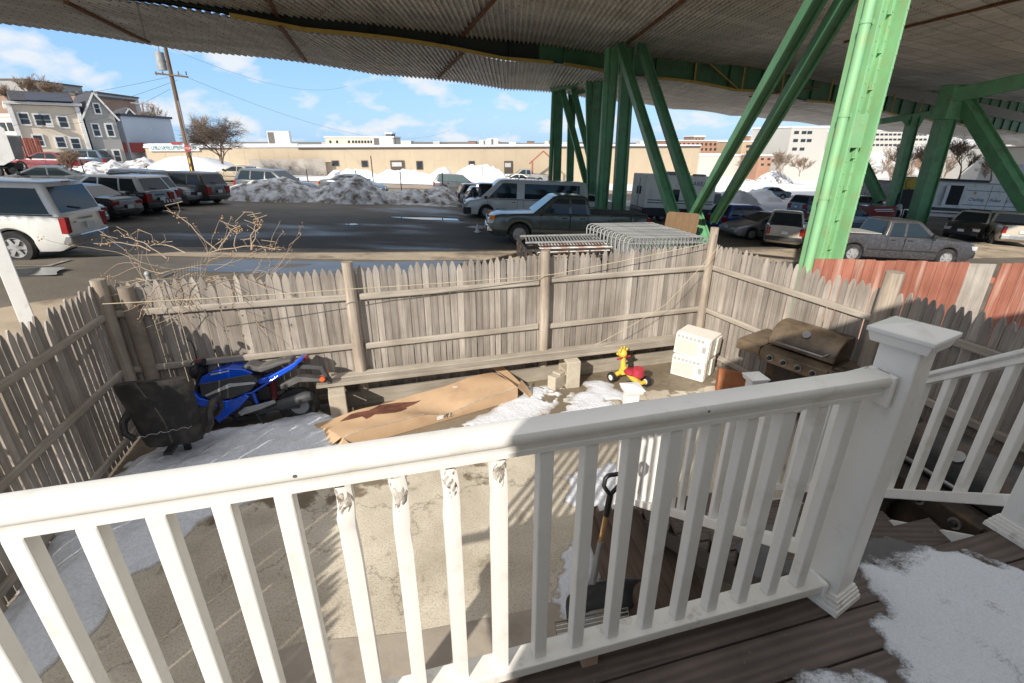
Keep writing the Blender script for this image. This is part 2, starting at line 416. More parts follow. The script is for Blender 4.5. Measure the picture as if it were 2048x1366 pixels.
for s in ((215, 454, 330, 455), (225, 436, 320, 438), (280, 424, 335, 424), (180, 472, 240, 473), (20, 533, 95, 533), (95, 533, 140, 520), (895, 425, 945, 424), (905, 435, 955, 434), (915, 447, 960, 446), (1935, 488, 2000, 484)): stripe(*s)
PUD = glass('puddle_water', (0.10, 0.11, 0.12), 0.03)
def puddle(u, v, rx, ry):
    c = ong(u, v); pts = [(c.x + rx * math.cos(a) * (1 + 0.25 * math.sin(3 * a + u)), c.y + ry * math.sin(a) * (1 + 0.3 * math.cos(2 * a + v))) for a in [2 * PI * k / 28 for k in range(28)]]
    mb = MB(); mb.quad(*[(x, y, gz(c.x, c.y) + 0.02 - 0.045 * (x - c.x) - 0.03 * (y - c.y)) for x, y in pts]); struct(mb.build('puddle', PUD))
puddle(865, 438, 2.0, 0.5); puddle(705, 449, 0.4, 0.3); puddle(60, 545, 0.7, 0.5); puddle(320, 418, 1.3, 0.3)
# ---------------------------------------------------------------- porch: deck, railings, stairs
DO = Vector((0.08, 0.985, 1.66))
def DL(x, y, z=0): return DO + EX * x + EN * y + Vector((0, 0, z))
DECKM = None
def deck_mat():
    m, t, b = newmat('composite_deck_board')
    v = mapped(t, (1.0, 9, 9)); v2 = mapped(t, (1, 1, 1))
    geo = t.nodes.new('ShaderNodeNewGeometry')
    k = N(t, 'ShaderNodeMath', operation='MULTIPLY'); k.inputs[1].default_value = 31; L(t, geo.outputs['Random Per Island'], k.inputs[0])
    ad = N(t, 'ShaderNodeVectorMath', operation='ADD'); L(t, v, ad.inputs[0]); L(t, k.outputs[0], ad.inputs[1])
    wv = N(t, 'ShaderNodeTexWave', Scale=1.1, Distortion=7, Detail=3); wv.inputs['Detail Scale'].default_value = 1.2; wv.bands_direction = 'Y'
    L(t, ad.outputs[0], wv.inputs['Vector'])
    f = noi(t, v2, 3, 6, 0.65)
    r = ramp(t, [(0.3, (0.075, 0.055, 0.046)), (0.7, (0.135, 0.102, 0.086))]); L(t, f, r.inputs[0])
    r2 = ramp(t, [(0, (0.68, 0.67, 0.66)), (1, (1.05, 1.05, 1.05))]); L(t, wv.outputs['Fac'], r2.inputs[0])
    o = mixc(t, 1, r.outputs[0], r2.outputs[0], 'MULTIPLY')
    f3 = noi(t, v2, 55, 2, 0.5); r3 = ramp(t, [(0.70, 0.0), (0.76, 0.5)]); L(t, f3, r3.inputs[0])
    o = mixc(t, r3.outputs[0], o, (0.3, 0.29, 0.28))
    L(t, o, b.inputs['Base Color']); b.inputs['Roughness'].default_value = 0.62
    bump(t, b, wv.outputs['Fac'], 0.35, 0.004)
    return m
DECKM = deck_mat()
deck = thing('porch_deck', 'dark grey composite board porch deck with snow lying on it', 'deck', DO, YAW)
b = MB()
y = 0.06
for i in range(11):
    b.box((0.9, y - 0.069, -0.0125), (5.2, 0.135, 0.025)); y -= 0.1405
b.build('decking', DECKM, deck, bevel=0.004)
b = MB(); b.box((0.9, 0.035, -0.15), (5.16, 0.03, 0.24)); b.box((-1.68, -0.7, -0.15), (0.03, 1.4, 0.24)); b.build('rim_board', WHITE, deck)
b = MB()
for px in (-1.55, 0.95, 2.25, 3.3):
    b.box((px, -0.05, -0.84), (0.1, 0.1, 1.64))
b.build('support_post', WHITE, deck)

def rail_profile(mb, a, c, w=0.074, plumb=True):
    """moulded hand rail from a to c (top centre line)"""
    a = Vector(a); c = Vector(c); d = (c - a); hd = Vector((d.x, d.y, 0)).normalized(); sd = Vector((hd.y, -hd.x, 0))
    pr = [(-w / 2, -0.026), (-w / 2, -0.012), (-w * 0.44, -0.004), (-w * 0.25, 0), (w * 0.25, 0), (w * 0.44, -0.004), (w / 2, -0.012), (w / 2, -0.026), (w * 0.42, -0.034), (w * 0.33, -0.037), (w * 0.29, -0.041), (w * 0.29, -0.055), (w * 0.33, -0.058), (w * 0.33, -0.070), (-w * 0.33, -0.070), (-w * 0.33, -0.058), (-w * 0.29, -0.055), (-w * 0.29, -0.041), (-w * 0.33, -0.037), (-w * 0.42, -0.034)]
    mb.loft([[p + sd * x + Vector((0, 0, z)) for x, z in pr] for p in (a, c)])
def newel(parent, p, z0, z1, w=0.105, cap=0.165, rz=YAW, base=True):
    b = MB(); b.box((p[0], p[1], (z0 + z1) / 2), (w, w, z1 - z0), rz)
    o = b.build('newel_post', WHITE, parent, bevel=0.006)
    b = MB(); b.box((p[0], p[1], z1 - 0.005), (cap * 0.86, cap * 0.86, 0.03), rz, tap=1.1)
    b.box((p[0], p[1], z1 + 0.017), (cap, cap, 0.014), rz)
    b.box((p[0], p[1], z1 + 0.033), (cap * 0.985, cap * 0.985, 0.018), rz, tap=0.12)
    b.build('post_cap', WHITE, o, bevel=0.003)
    if base:
        b = MB()
        for k, (ww, hh) in enumerate(((0.158, 0.022), (0.146, 0.016), (0.134, 0.014), (0.122, 0.012))):
            zz = z0 + sum((0.022, 0.016, 0.014)[:k]) + hh / 2
            b.box((p[0], p[1], zz), (ww, ww, hh), rz, tap=0.965)
        b.build('base_moulding', WHITED, o, bevel=0.002)
    return o

rail = thing('porch_railing', 'white vinyl porch railing across the foreground with heat blistered balusters', 'railing', DO, YAW)
b = MB(); rail_profile(b, (-2.2, 0, 0.89), (1.03, 0, 0.89)); b.build('top_rail', WHITE, rail, smooth=40)
for sx in (-1.62, -0.55, 0.42):
    b = MB(); b.cyl((sx, -0.030, 0.872), (sx, -0.0385, 0.872), 0.004, n=10); b.build('screw_head', STEEL, rail)
b = MB(); b.box((-0.585, 0, 0.072), (3.23, 0.072, 0.036)); b.build('bottom_rail', WHITED, rail, bevel=0.004)
b = MB()
for z, h, ww in ((0.072, 0.06, 0.09), (0.84, 0.10, 0.085)):
    b = MB(); b.box((1.022, 0, z), (0.016, ww, h)); b.build('rail_bracket', WHITE, rail, bevel=0.006)
b = MB(); b.box((0.16, 0.0, 0.027), (0.05, 0.05, 0.054)); b.build('rail_foot', mat('stained_foot_block', (0.42, 0.30, 0.22), 0.7), rail)
BXS = [-1.985 + 0.1167 * i for i in range(26)]
for i, x in enumerate(BXS):
    n = i - 17                       # 0 is the baluster straight ahead
    b = MB()
    if n in (-4, -3, -2, -1) :
        k = {-4: 0.55, -3: 0.6, -2: 0.4, -1: 0.3}[n]
        rings = []
        for z in [0.09, 0.5, 0.6, 0.66, 0.70, 0.73, 0.76, 0.79, 0.815]:
            q = sstep(0.60, 0.74, z) * k
            dx = 0.006 * q * math.sin(z * 31 + n); dy = -0.006 * q
            hw = 0.019 - 0.0025 * q * (1 + math.sin(z * 60 + n * 2))
            rings.append([(x + dx + sx * hw * (1 + 0.1 * q * math.sin(z * 90 + sx)), sy * hw + dy, z) for sx, sy in ((-1, -1), (0, -1.06 - 0.25 * q), (1, -1), (1, 1), (0, 1), (-1, 1))])
        b.loft(rings); o = b.build('baluster', WHITE, rail, smooth=50)
        b = MB(); pr = []
        for j in range(9):
            a = j / 8; z = 0.815 - a * (0.06 + 0.075 * k)
            wdt = 0.0145 * math.sin(PI * min(1, 0.25 + a * 0.75)) + 0.001
            pr.append([(x + wdt * math.cos(q) + 0.004 * math.sin(z * 80 + n), -0.0185 - 0.004 * k - 0.004 * math.sin(q) * math.sin(PI * a) + 0.0022 * math.sin(z * 330 + q * 4), z) for q in [2 * PI * s / 10 for s in range(10)]])
        b.loft(pr); b.build('melted_blister', mat('scorched_vinyl', (0.62, 0.57, 0.50), 0.6, var=0.3, scale=40, dirt=(0.16, 0.11, 0.07), dscale=55, dlev=(0.45, 0.6), bmp=0.5), o, smooth=60)
    else:
        b.box((x, 0, 0.4525), (0.038, 0.038, 0.725)); b.build('baluster', WHITE, rail, bevel=0.004)
newel(rail, (1.085, 0), 0, 0.99)

# stair to the yard
SL0, SL1 = DL(1.13, 0.06), Vector((1.06, 3.42, 0)); SR0, SR1 = DL(2.02, 0.06), Vector((2.07, 3.60, 0))
SL0.z = SR0.z = 0
NST = 8
stairs = thing('porch_stairs', 'dark board stairs leading from the porch down into the yard', 'stairs', (0, 0, 0))
def sp(side, k, dz=0):
    a, c = (SL0, SL1) if side == 0 else (SR0, SR1)
    q = a.lerp(c, k / NST); return (q.x, q.y, dz)
for k in range(NST):
    z = 1.66 - 0.1845 * (k + 1)
    b = MB()
    for h in (0, 1):
        ps = [sp(0, k + h * 0.52 - 0.03), sp(1, k + h * 0.52 - 0.03), sp(1, k + h * 0.52 + (0.46 if h == 0 else 0.56)), sp(0, k + h * 0.52 + (0.46 if h == 0 else 0.56))]
        b.prism([(p[0], p[1]) for p in ps], 'z', z - 0.03, z)
    b.build('tread', DECKM, stairs, bevel=0.004)
    b = MB(); ps = [sp(0, k - 0.06), sp(1, k - 0.06), sp(1, k), sp(0, k)]
    b.prism([(p[0], p[1]) for p in ps], 'z', z + 0.003, z + 0.1525); b.build('riser', mat('dark_riser', (0.05, 0.043, 0.04), 0.7), stairs)
for side in (0, 1):
    b = MB()
    a, c = (SL0, SL1) if side == 0 else (SR0, SR1)
    b.beam(Vector((a.x, a.y, 1.45)), Vector((c.x, c.y, 0.03)), 0.035, 0.26 if side else 0.10); b.build('stringer', WHITE if side else mat('dark_riser', (0.05, 0.043, 0.04), 0.7), stairs)
def stair_rail(a, c, newelp, label, pst=None):
    t = thing('stair_railing', label, 'railing', (0, 0, 0))
    A = Vector(a); C = Vector(c); d = C - A
    b = MB(); rail_profile(b, (A.x, A.y, 2.53), (C.x, C.y, 2.53 + d.z)); b.build('top_rail', WHITE, t, smooth=40)
    b = MB(); b.beam((A.x, A.y, 1.78), (C.x, C.y, 1.78 + d.z), 0.055, 0.05); b.build('bottom_rail', WHITE, t, bevel=0.004)
    n = 17; rz = math.atan2(d.y, d.x)
    for i in range(n):
        f = (i + 0.7) / (n + 0.4); q = A.lerp(C, f)
        b = MB(); z0 = 1.80 + d.z * f; b.box((q.x, q.y, z0 + 0.34), (0.036, 0.036, 0.69), rz); b.build('baluster', WHITE, t, bevel=0.004)
    newel(t, newelp, 0.0, 1.25, rz=R(8))
    if pst: newel(t, pst, 1.66, 2.695)
    return t
p1 = DL(1.09, 0.07); p2 = DL(2.09, 0.08)
stair_rail((p1.x, p1.y, 0), (1.01, 3.52, -1.62), (1.0, 3.58), 'white railing on the near side of the stairs ending at the newel in the sun')
q2 = DL(2.09, 0.02)
stair_rail((p2.x, p2.y, 0), (2.12, 3.72, -1.62), (2.12, 3.78), 'white railing on the far side of the stairs beside the barbecue grill', (q2.x, q2.y))

def pdist(poly, x, y):
    """signed distance to a polygon, positive inside"""
    ins = False; d = 1e9; n = len(poly)
    for i in range(n):
        x0, y0 = poly[i]; x1, y1 = poly[(i + 1) % n]
        if (y0 > y) != (y1 > y) and x < (x1 - x0) * (y - y0) / (y1 - y0) + x0: ins = not ins
        ex, ey = x1 - x0, y1 - y0; l = ex * ex + ey * ey + 1e-12
        s = max(0, min(1, ((x - x0) * ex + (y - y0) * ey) / l))
        d = min(d, math.hypot(x - x0 - s * ex, y - y0 - s * ey))
    return d if ins else -d
def snow_patch(name, label, px, z, h, fall, step, m, rough=0.03, ns=5, cat='snow', world=None, holes=0):
    poly = world or [tuple(onz(u, v, z)[:2]) for u, v in px]
    xs = [p[0] for p in poly]; ys = [p[1] for p in poly]
    sd = rnd.random() * 50
    def fn(x, y):
        d = pdist(poly, x, y) + rough * fbm(x * ns, y * ns, sd, 4)
        q = h * (1 - math.exp(-max(d, -0.2) / fall)) if d > 0 else d * 0.3
        q += 0.2 * h * fbm(x * ns * 1.7, y * ns * 1.7, sd + 9, 4) * sstep(0, fall * 2, d)
        if m is DSNOW: q += 0.85 * h * fbm(x * 5, y * 5, sd + 31, 3) * sstep(0, fall, d)
        if holes: q -= h * 1.6 * sstep(holes, holes + 0.25, fbm(x * ns * 0.9, y * ns * 0.9, sd + 20, 4))
        return q
    o = heap(name, m, fn, min(xs) - 0.1, max(xs) + 0.1, min(ys) - 0.1, max(ys) + 0.1, step, lambda x, y: z + 0.001, 0.02)
    return tag(o, label, cat)
DSNOW = snow_mat('granular_deck_snow', (0.80, 0.83, 0.88), lev=(0.62, 0.85), ds=9, dirt=(0.16, 0.15, 0.15), fine=150, bs=0.5, thin=(1.66, 0.011, (0.07, 0.065, 0.062)))
def deck_snow_mat():
    return DSNOW
snow_patch('snow_patch', 'granular snow patch spread over the porch deck boards', [(1725, 1120), (1760, 1110), (1830, 1090), (1900, 1100), (1975, 1120), (2060, 1145), (2500, 1250), (2300, 1700), (1900, 1500), (1815, 1366), (1800, 1330), (1765, 1280), (1745, 1250), (1755, 1210), (1735, 1165), (1712, 1150)], 1.66, 0.019, 0.05, 0.010, DSNOW, 0.045, 16)
snow_patch('snow_patch', 'small granular snow patch at the bottom edge of the deck', [(1590, 1330), (1640, 1335), (1700, 1345), (1790, 1350), (1800, 1420), (1600, 1430)], 1.66, 0.012, 0.03, 0.009, DSNOW, 0.03, 16)
for k, side, x0, x1 in ((0, 0, 0.02, 0.85), (1, 0, 0.0, 0.55), (2, 0, 0.3, 0.9), (4, 0, 0.1, 0.7), (5, 0, 0.02, 0.5)):
    z = 1.66 - 0.1845 * (k + 1)
    def lp(f, q):
        a = Vector(sp(0, k + q)); c = Vector(sp(1, k + q)); r = a.lerp(c, f); return (r.x, r.y)
    snow_patch('snow_patch', 'thin snow lying on the %s stair tread from the porch' % ['first', 'second', 'third', 'fourth', 'fifth', 'sixth'][k], None, z, 0.02, 0.03, 0.014, DSNOW, 0.03, 12, world=[lp(x0, 0.08), lp(x1, 0.1), lp(x1 - 0.08, 0.6), lp(x1 - 0.2, 0.9), lp(x0, 0.93)])

# the house the porch belongs to: its wall stands behind the camera and shades the right half
house = thing('house', 'clapboard house the porch is built against', 'house', DO, YAW)
b = MB(); b.box((1.75, -3.35, 0.57), (6.35, 4.0, 4.46)); b.build('wall', mat('house_siding', (0.78, 0.74, 0.66), 0.7, var=0.08), house)
b = MB(); b.prism([(-5.6, 2.81), (-1.25, 2.81), (-1.25, 2.9), (-3.4, 4.3), (-5.6, 2.9)], 'x', -1.45, 5.1); b.build('roof', mat('house_shingle', (0.1, 0.1, 0.1), 0.9), house)
b = MB(); b.box((0.3, -1.335, 1.05), (0.95, 0.03, 2.05)); b.build('door', mat('house_door', (0.4, 0.38, 0.34), 0.5), house)

BRW = wood('brown_stained_board', (0.08, 0.055, 0.042), (0.18, 0.125, 0.095), 1, 1.0, island=0.3, rough=0.7)
for k in range(5):
    o = tag(MB().box((0, 0, 0), (0.165, 1.05, 0.024)).build('loose_board', BRW, None, bevel=0.003), 'brown board in the pile leaning against the stairs beside the snow shovel', 'board', 'brown boards piled by the stairs')
    o.location = (0.74 + 0.115 * k, 2.95 - 0.06 * k + rnd.uniform(-.04, .04), 0.10 + 0.05 * k); o.rotation_euler = (R(rnd.uniform(-3, 3)), R(-24 + rnd.uniform(-4, 4)), R(9 + rnd.uniform(-4, 4)))
# ---------------------------------------------------------------- the yard
BL = Vector((-4.35, 4.9, 0)); BR = Vector((2.95, 7.07, 0)); RP = Vector((3.93, 4.85, 0)); RE = Vector((4.25, 2.2, 0)); LE = Vector((-2.08, -3.5, 0))
def concrete_mat():
    m, t, b = newmat('yard_concrete')
    v = mapped(t)
    f = noi(t, v, 1.1, 7, 0.62); r = ramp(t, [(0.3, (0.53, 0.47, 0.37)), (0.7, (0.70, 0.63, 0.51))]); L(t, f, r.inputs[0])
    f2 = noi(t, v, 70, 3, 0.6); r2 = ramp(t, [(0.3, (0.55, 0.54, 0.52)), (0.55, (1, 1, 1))]); L(t, f2, r2.inputs[0])
    o = mixc(t, 0.8, r.outputs[0], r2.outputs[0], 'MULTIPLY')
    # damp, muddy ground towards the bench: a stain with its own ragged outline
    sx = t.nodes.new('ShaderNodeSeparateXYZ'); L(t, v, sx.inputs[0])
    g = N(t, 'ShaderNodeMath', operation='MULTIPLY_ADD'); g.inputs[1].default_value = -0.12; g.inputs[2].default_value = -0.50; L(t, sx.outputs['X'], g.inputs[0])
    g2 = N(t, 'ShaderNodeMath', operation='MULTIPLY_ADD'); g2.inputs[1].default_value = 0.26; L(t, sx.outputs['Y'], g2.inputs[0]); L(t, g.outputs[0], g2.inputs[2])
    f3 = noi(t, v, 1.7, 5, 0.6)
    a = N(t, 'ShaderNodeMath', operation='ADD'); L(t, g2.outputs[0], a.inputs[0]); L(t, f3, a.inputs[1])
    g3 = N(t, 'ShaderNodeMath', operation='SUBTRACT'); L(t, a.outputs[0], g3.inputs[0]); g3.inputs[1].default_value = 0.72
    r3 = ramp(t, [(0.49, 0.0), (0.53, 0.85)]); 
    L(t, g3.outputs[0], r3.inputs[0])
    mud = mixc(t, noi(t, v, 5, 5, 0.6), (0.10, 0.072, 0.04), (0.21, 0.16, 0.10))
    o = mixc(t, r3.outputs[0], o, mud)
    f4 = noi(t, v, 2.3, 6, 0.7, 0.6); r4 = ramp(t, [(0.59, 0.0), (0.64, 0.4)]); L(t, f4, r4.inputs[0])
    o = mixc(t, r4.outputs[0], o, (0.16, 0.125, 0.085))
    vo = N(t, 'ShaderNodeTexVoronoi', Scale=0.42, feature='DISTANCE_TO_EDGE')
    dd = N(t, 'ShaderNodeTexNoise', Scale=2.5, Detail=6, Roughness=0.7); L(t, v, dd.inputs['Vector'])
    av = N(t, 'ShaderNodeVectorMath', operation='MULTIPLY_ADD'); av.inputs[1].default_value = (0.55, 0.55, 0.55); L(t, dd.outputs['Color'], av.inputs[0]); L(t, v, av.inputs[2]); L(t, av.outputs[0], vo.inputs['Vector'])
    rv = ramp(t, [(0.0, 0.6), (0.005, 0.0)]); L(t, vo.outputs['Distance'], rv.inputs[0]); o = mixc(t, rv.outputs[0], o, (0.10, 0.08, 0.06))
    f6 = noi(t, v, 26, 4, 0.8); r6 = ramp(t, [(0.70, 0.0), (0.76, 0.7)]); L(t, f6, r6.inputs[0]); o = mixc(t, r6.outputs[0], o, (0.17, 0.13, 0.09))
    f7 = noi(t, v, 0.8, 5, 0.6, 0.4); r7 = ramp(t, [(0.42, (0.76, 0.74, 0.72)), (0.58, (1, 1, 1))]); L(t, f7, r7.inputs[0]); o = mixc(t, 1, o, r7.outputs[0], 'MULTIPLY')
    L(t, o, b.inputs['Base Color'])
    rr = ramp(t, [(0.45, 0.85), (0.6, 0.35)]); L(t, f4, rr.inputs[0]); L(t, rr.outputs[0], b.inputs['Roughness'])
    bump(t, b, f2, 0.35, 0.006)
    return m
CONC = concrete_mat()
b = MB(); b.prism([(BL.x - .12, BL.y + .1), (LE.x - .15, LE.y), (LE.x, -6), (7, -6), (RE.x + .1, RE.y), (RP.x + .1, RP.y), (BR.x + .06, BR.y + .14)][::-1], 'z', -1.6, 0)
struct(b.build('yard_slab', CONC))
b = MB(); b.prism([tuple(onz(u, v, 0)[:2]) for u, v in ((470, 1420), (500, 1345), (540, 1308), (600, 1286), (830, 1265), (1050, 1222), (1150, 1190), (1160, 1400), (900, 1500))], 'z', 0.001, 0.006)
struct(b.build('concrete_pad', mat('smooth_concrete', (0.36, 0.31, 0.25), 0.8, var=0.2, scale=3, bmp=0.2, dirt=(0.2, 0.17, 0.13), dscale=2)))

def picket_run(mb, a, c, h, ha=None, seed=0, gap=0.004, w=0.080):
    """pickets from a to c in a frame whose x runs along the fence"""
    r = random.Random(seed); Lh = c - a; n = int(Lh / (w + gap)); pw = Lh / n
    for i in range(n):
        x = a + pw * (i + 0.5); hh = h + (((ha if ha else h) - h) * i / n) + r.uniform(-0.018, 0.018); dy = r.uniform(-0.004, 0.004)
        hw = w / 2 + r.uniform(-0.006, 0.003); tl = r.uniform(-0.009, 0.009); hh -= (0.03 + r.random() * 0.05) * (r.random() < 0.06)
        poly = [(x - hw, 0.02), (x + hw, 0.02), (x + hw + tl, hh - 0.105), (x + hw * 0.9 + tl, hh - 0.07), (x + hw * 0.30 + tl, hh - 0.008), (x + tl, hh), (x - hw * 0.30 + tl, hh - 0.008), (x - hw * 0.9 + tl, hh - 0.07), (x - hw + tl, hh - 0.105)]
        mb.prism(poly, 'y', dy, dy + 0.016)
def log_post(mb, x, y, h, r, lean=0, n=14, z0=-0.3):
    pts = []; rs = []
    for k in range(8):
        f = k / 7; pts.append((x + lean * f + 0.006 * math.sin(f * 5 + x), y + 0.004 * math.sin(f * 7 + x), z0 + (h - z0) * f)); rs.append(r * (1.06 - 0.1 * f) * (1 + 0.03 * math.sin(f * 9 + x * 3)))
    mb.tube(pts, rs, n)
def fence(name, label, p, q, sections, h=1.78, seed=0, rails=(1.44, 0.79, 0.14), side=-1, ha=None, gap=0.004):
    """sections: post positions along the run; side -1 puts the rails on the near side"""
    d = q - p; Lh = d.length; rz = math.atan2(d.y, d.x)
    f = thing(name, label, 'fence', p, rz)
    for i in range(len(sections) - 1):
        a, c = sections[i], sections[i + 1]
        mb = MB(); ha0 = h if ha is None else h + (ha - h) * a / Lh; ha1 = h if ha is None else h + (ha - h) * c / Lh
        picket_run(mb, a + 0.0, c - 0.0, ha0, ha1, seed + i, gap); mb.build('picket_panel', PICKET, f)
        for z in rails:
            mb = MB(); k = 0.0; z_a = z + (ha0 - h); z_c = z + (ha1 - h)
            mb.beam((a + 0.07, side * 0.026, z_a + rnd.uniform(-.02, .02)), (c - 0.07, side * 0.026, z_c + rnd.uniform(-.02, .02)), 0.045, 0.075); mb.build('fence_rail', RAILW, f, bevel=0.012)
    return f
fb = fence('stockade_fence', 'weathered picket fence along the back of the yard behind the bench', BL, BR, [0.0, 2.53, 4.98, 7.6], seed=3)
for x, hh, rr, lean in ((2.53, 1.86, 0.068, -0.02), (4.98, 1.85, 0.066, 0.0), (7.53, 1.93, 0.055, 0.0)):
    mb = MB(); log_post(mb, x, -0.05, hh, rr, lean); mb.build('fence_post', POSTW, fb, smooth=60)
dl = LE - BL
fl = fence('stockade_fence', 'shaded picket fence down the left side of the yard', BL, LE, [0.0, 2.6, 5.1, dl.length], seed=20, side=1, gap=0.009)
for x, yy, hh, rr in ((0.06, 0.06, 1.84, 0.07), (0.03, 0.27, 1.74, 0.075), (2.6, 0.05, 1.85, 0.07)):
    mb = MB(); log_post(mb, x, yy, hh, rr); mb.build('fence_post', mat('dark_post_wood', (0.25, 0.20, 0.155), 0.9, var=0.35, scale=5, bmp=0.3) if yy > 0.2 else POSTW, fl, smooth=60)
fr = fence('stockade_fence', 'sunlit picket fence at the right behind the air conditioners and grill', BR, RP, [0.0, (RP - BR).length], seed=40, ha=1.74)
mb = MB(); log_post(mb, 0.03, -0.07, 2.02, 0.06); mb.build('fence_post', POSTW, fr, smooth=60)
fr2 = fence('stockade_fence', 'brown shaded picket fence continuing right past the thick knotty post', RP, RE, [0.0, (RE - RP).length], seed=50, h=1.74, ha=1.9)
mb = MB(); log_post(mb, 0.0, -0.04, 1.93, 0.085, 0.03); mb.build('fence_post', POSTW, fr2, smooth=60)

# neighbour's red fence
REDW = wood('peeling_red_fence_paint', (0.34, 0.12, 0.08), (0.48, 0.20, 0.135), 2, 1.0, island=0.25, stain=(0.50, 0.36, 0.28), rough=0.7)
rf = thing('red_fence', 'faded red board fence beyond the picket fence', 'fence', (4.45, 7.05, 0), R(-6))
mb = MB(); r = random.Random(5); x = 0
while x < 9.5:
    wd = 0.14; h = 1.56 + r.uniform(-.008, .008)
    if not (2.02 < x < 2.4): mb.box((x + wd / 2, 0, h / 2 - 0.5), (wd - 0.006, 0.02, h + 1.0))
    x += wd
mb.build('board_panel', REDW, rf)
mb = MB(); mb.box((2.20, 0.012, 0.52), (0.52, 0.02, 2.04)); mb.build('bare_board', PICKET, rf)
mb = MB(); mb.box((4.7, 0.04, 1.30), (9.4, 0.045, 0.08)); mb.box((4.7, 0.04, 0.4), (9.4, 0.045, 0.08)); mb.build('fence_rail', REDW, rf)

# bench: a long plank on concrete blocks
bd = BR - BL; brz = math.atan2(bd.y, bd.x)
def along(s, off, z=0):       # point on the back fence, s along it, off towards the camera
    e = bd.normalized(); n = Vector((e.y, -e.x, 0)); p = BL + e * s + n * off; p.z = z; return p
p = along(4.55, 0.28, 0.43)
bench = tag(MB().box((0, 0, 0), (5.1, 0.145, 0.04)).box((0.0, 0.155, 0.002), (5.1, 0.145, 0.042)).build('bench_plank', PLANK, None, bevel=0.006), 'long grey plank bench set on concrete blocks along the back fence', 'bench')
bench.location = p; bench.rotation_euler = (0, R(0.3), brz)
mb = MB(); 
p = along(4.9, 0.10, 0.1); o = tag(MB().box((0, 0, 0), (5.2, 0.045, 0.2)).build('timber_board', PLANK, None, bevel=0.006), 'timber board on edge at the foot of the fence under the bench', 'board'); o.location = p; o.rotation_euler = (0, 0, brz)
BLOCK = mat('concrete_block', (0.46, 0.40, 0.31), 0.9, var=0.18, scale=12, bmp=0.5, dirt=(0.2, 0.16, 0.11), dscale=5, dlev=(0.6, 0.9))
def cinder(name, label, p, rz, s=1.0, group='concrete blocks under the bench'):
    t = tag(MB().box((0, 0.0, 0.20), (0.19, 0.045, 0.40)).box((0, 0.33, 0.2), (0.19, 0.045, 0.4)).box((0, 0.165, 0.2), (0.19, 0.285, 0.045)).box((0, 0.165, 0.02), (0.19, 0.285, 0.04)).box((0, 0.165, 0.38), (0.19, 0.285, 0.04)).build(name, BLOCK, None, bevel=0.008), label, 'block', group)
    t.location = p; t.rotation_euler = (0, 0, rz); return t
cinder('concrete_block', 'concrete block under the bench next to the motorcycle wheel', along(2.23, 0.52), brz + 0.06)
cinder('concrete_block', 'concrete block under the bench near the yellow ride-on toy', along(5.28, 0.45), brz - 0.05)
t = tag(MB().box((0, 0, 0.1), (0.3, 0.14, 0.2)).box((0, 0, 0.215), (0.11, 0.14, 0.03)).build('concrete_block', BLOCK, None, bevel=0.012), 'broken low concrete block lying against the bench block', 'block'); t.location = along(5.10, 0.36); t.rotation_euler = (0, 0, brz + 0.5)

# window air conditioners
ACW = mat('ac_white_enamel', (0.74, 0.70, 0.62), 0.4, var=0.06, dirt=(0.5, 0.42, 0.3), dscale=5, dlev=(0.6, 0.95))
ACG = mat('ac_grille', (0.40, 0.38, 0.33), 0.5, var=0.2, scale=20)
def ac(label, p, rz, w, d, h, tilt=0):
    t = thing('air_conditioner', label, 'air conditioner', p, rz, 'old air conditioners stacked in the fence corner', ry=tilt)
    MB().box((0, 0, h / 2), (w, d, h)).build('casing', ACW, t, bevel=0.012)
    m = MB(); m.box((0, -d / 2 - 0.02, h / 2), (w * 0.98, 0.04, h * 0.98)); m.build('front_panel', ACW, t, bevel=0.012)
    m = MB()
    for i in range(11): m.box((-w * 0.12, -d / 2 - 0.0415, h * (0.14 + 0.055 * i)), (w * 0.62, 0.005, h * 0.022))
    m.build('intake_grille', ACG, t)
    m = MB()
    for i in range(7): m.box((-w * 0.40 + i * w * 0.115, -d / 2 - 0.0415, h * 0.86), (w * 0.075, 0.006, h * 0.12))
    m.build('louvre', mat('ac_louvre', (0.40, 0.38, 0.34), 0.5), t)
    m = MB(); m.box((w * 0.36, -d / 2 - 0.042, h * 0.5), (w * 0.10, 0.006, h * 0.28)); m.build('control_panel', mat('ac_controls', (0.35, 0.34, 0.32), 0.4), t)
    m = MB()
    for i in range(6): m.box((w / 2 + 0.002, -d * 0.15 + i * 0.02, h * 0.55), (0.005, 0.008, h * 0.5))
    m.build('side_vent', ACG, t)
    m = MB(); m.box((w / 2 + 0.012, d * 0.25, h * 0.5), (0.022, d * 0.42, h * 0.8)); m.build('side_flap', ACW, t, bevel=0.004)
    return t
acp = onz(1408, 712, 0)
ac('lower white window air conditioner standing on the ground', (2.64, 6.43, 0.0), R(-38), 0.48, 0.36, 0.315)
ac('upper white window air conditioner lying on top of the other', (2.67, 6.46, 0.317), R(-41), 0.50, 0.37, 0.325, R(2))

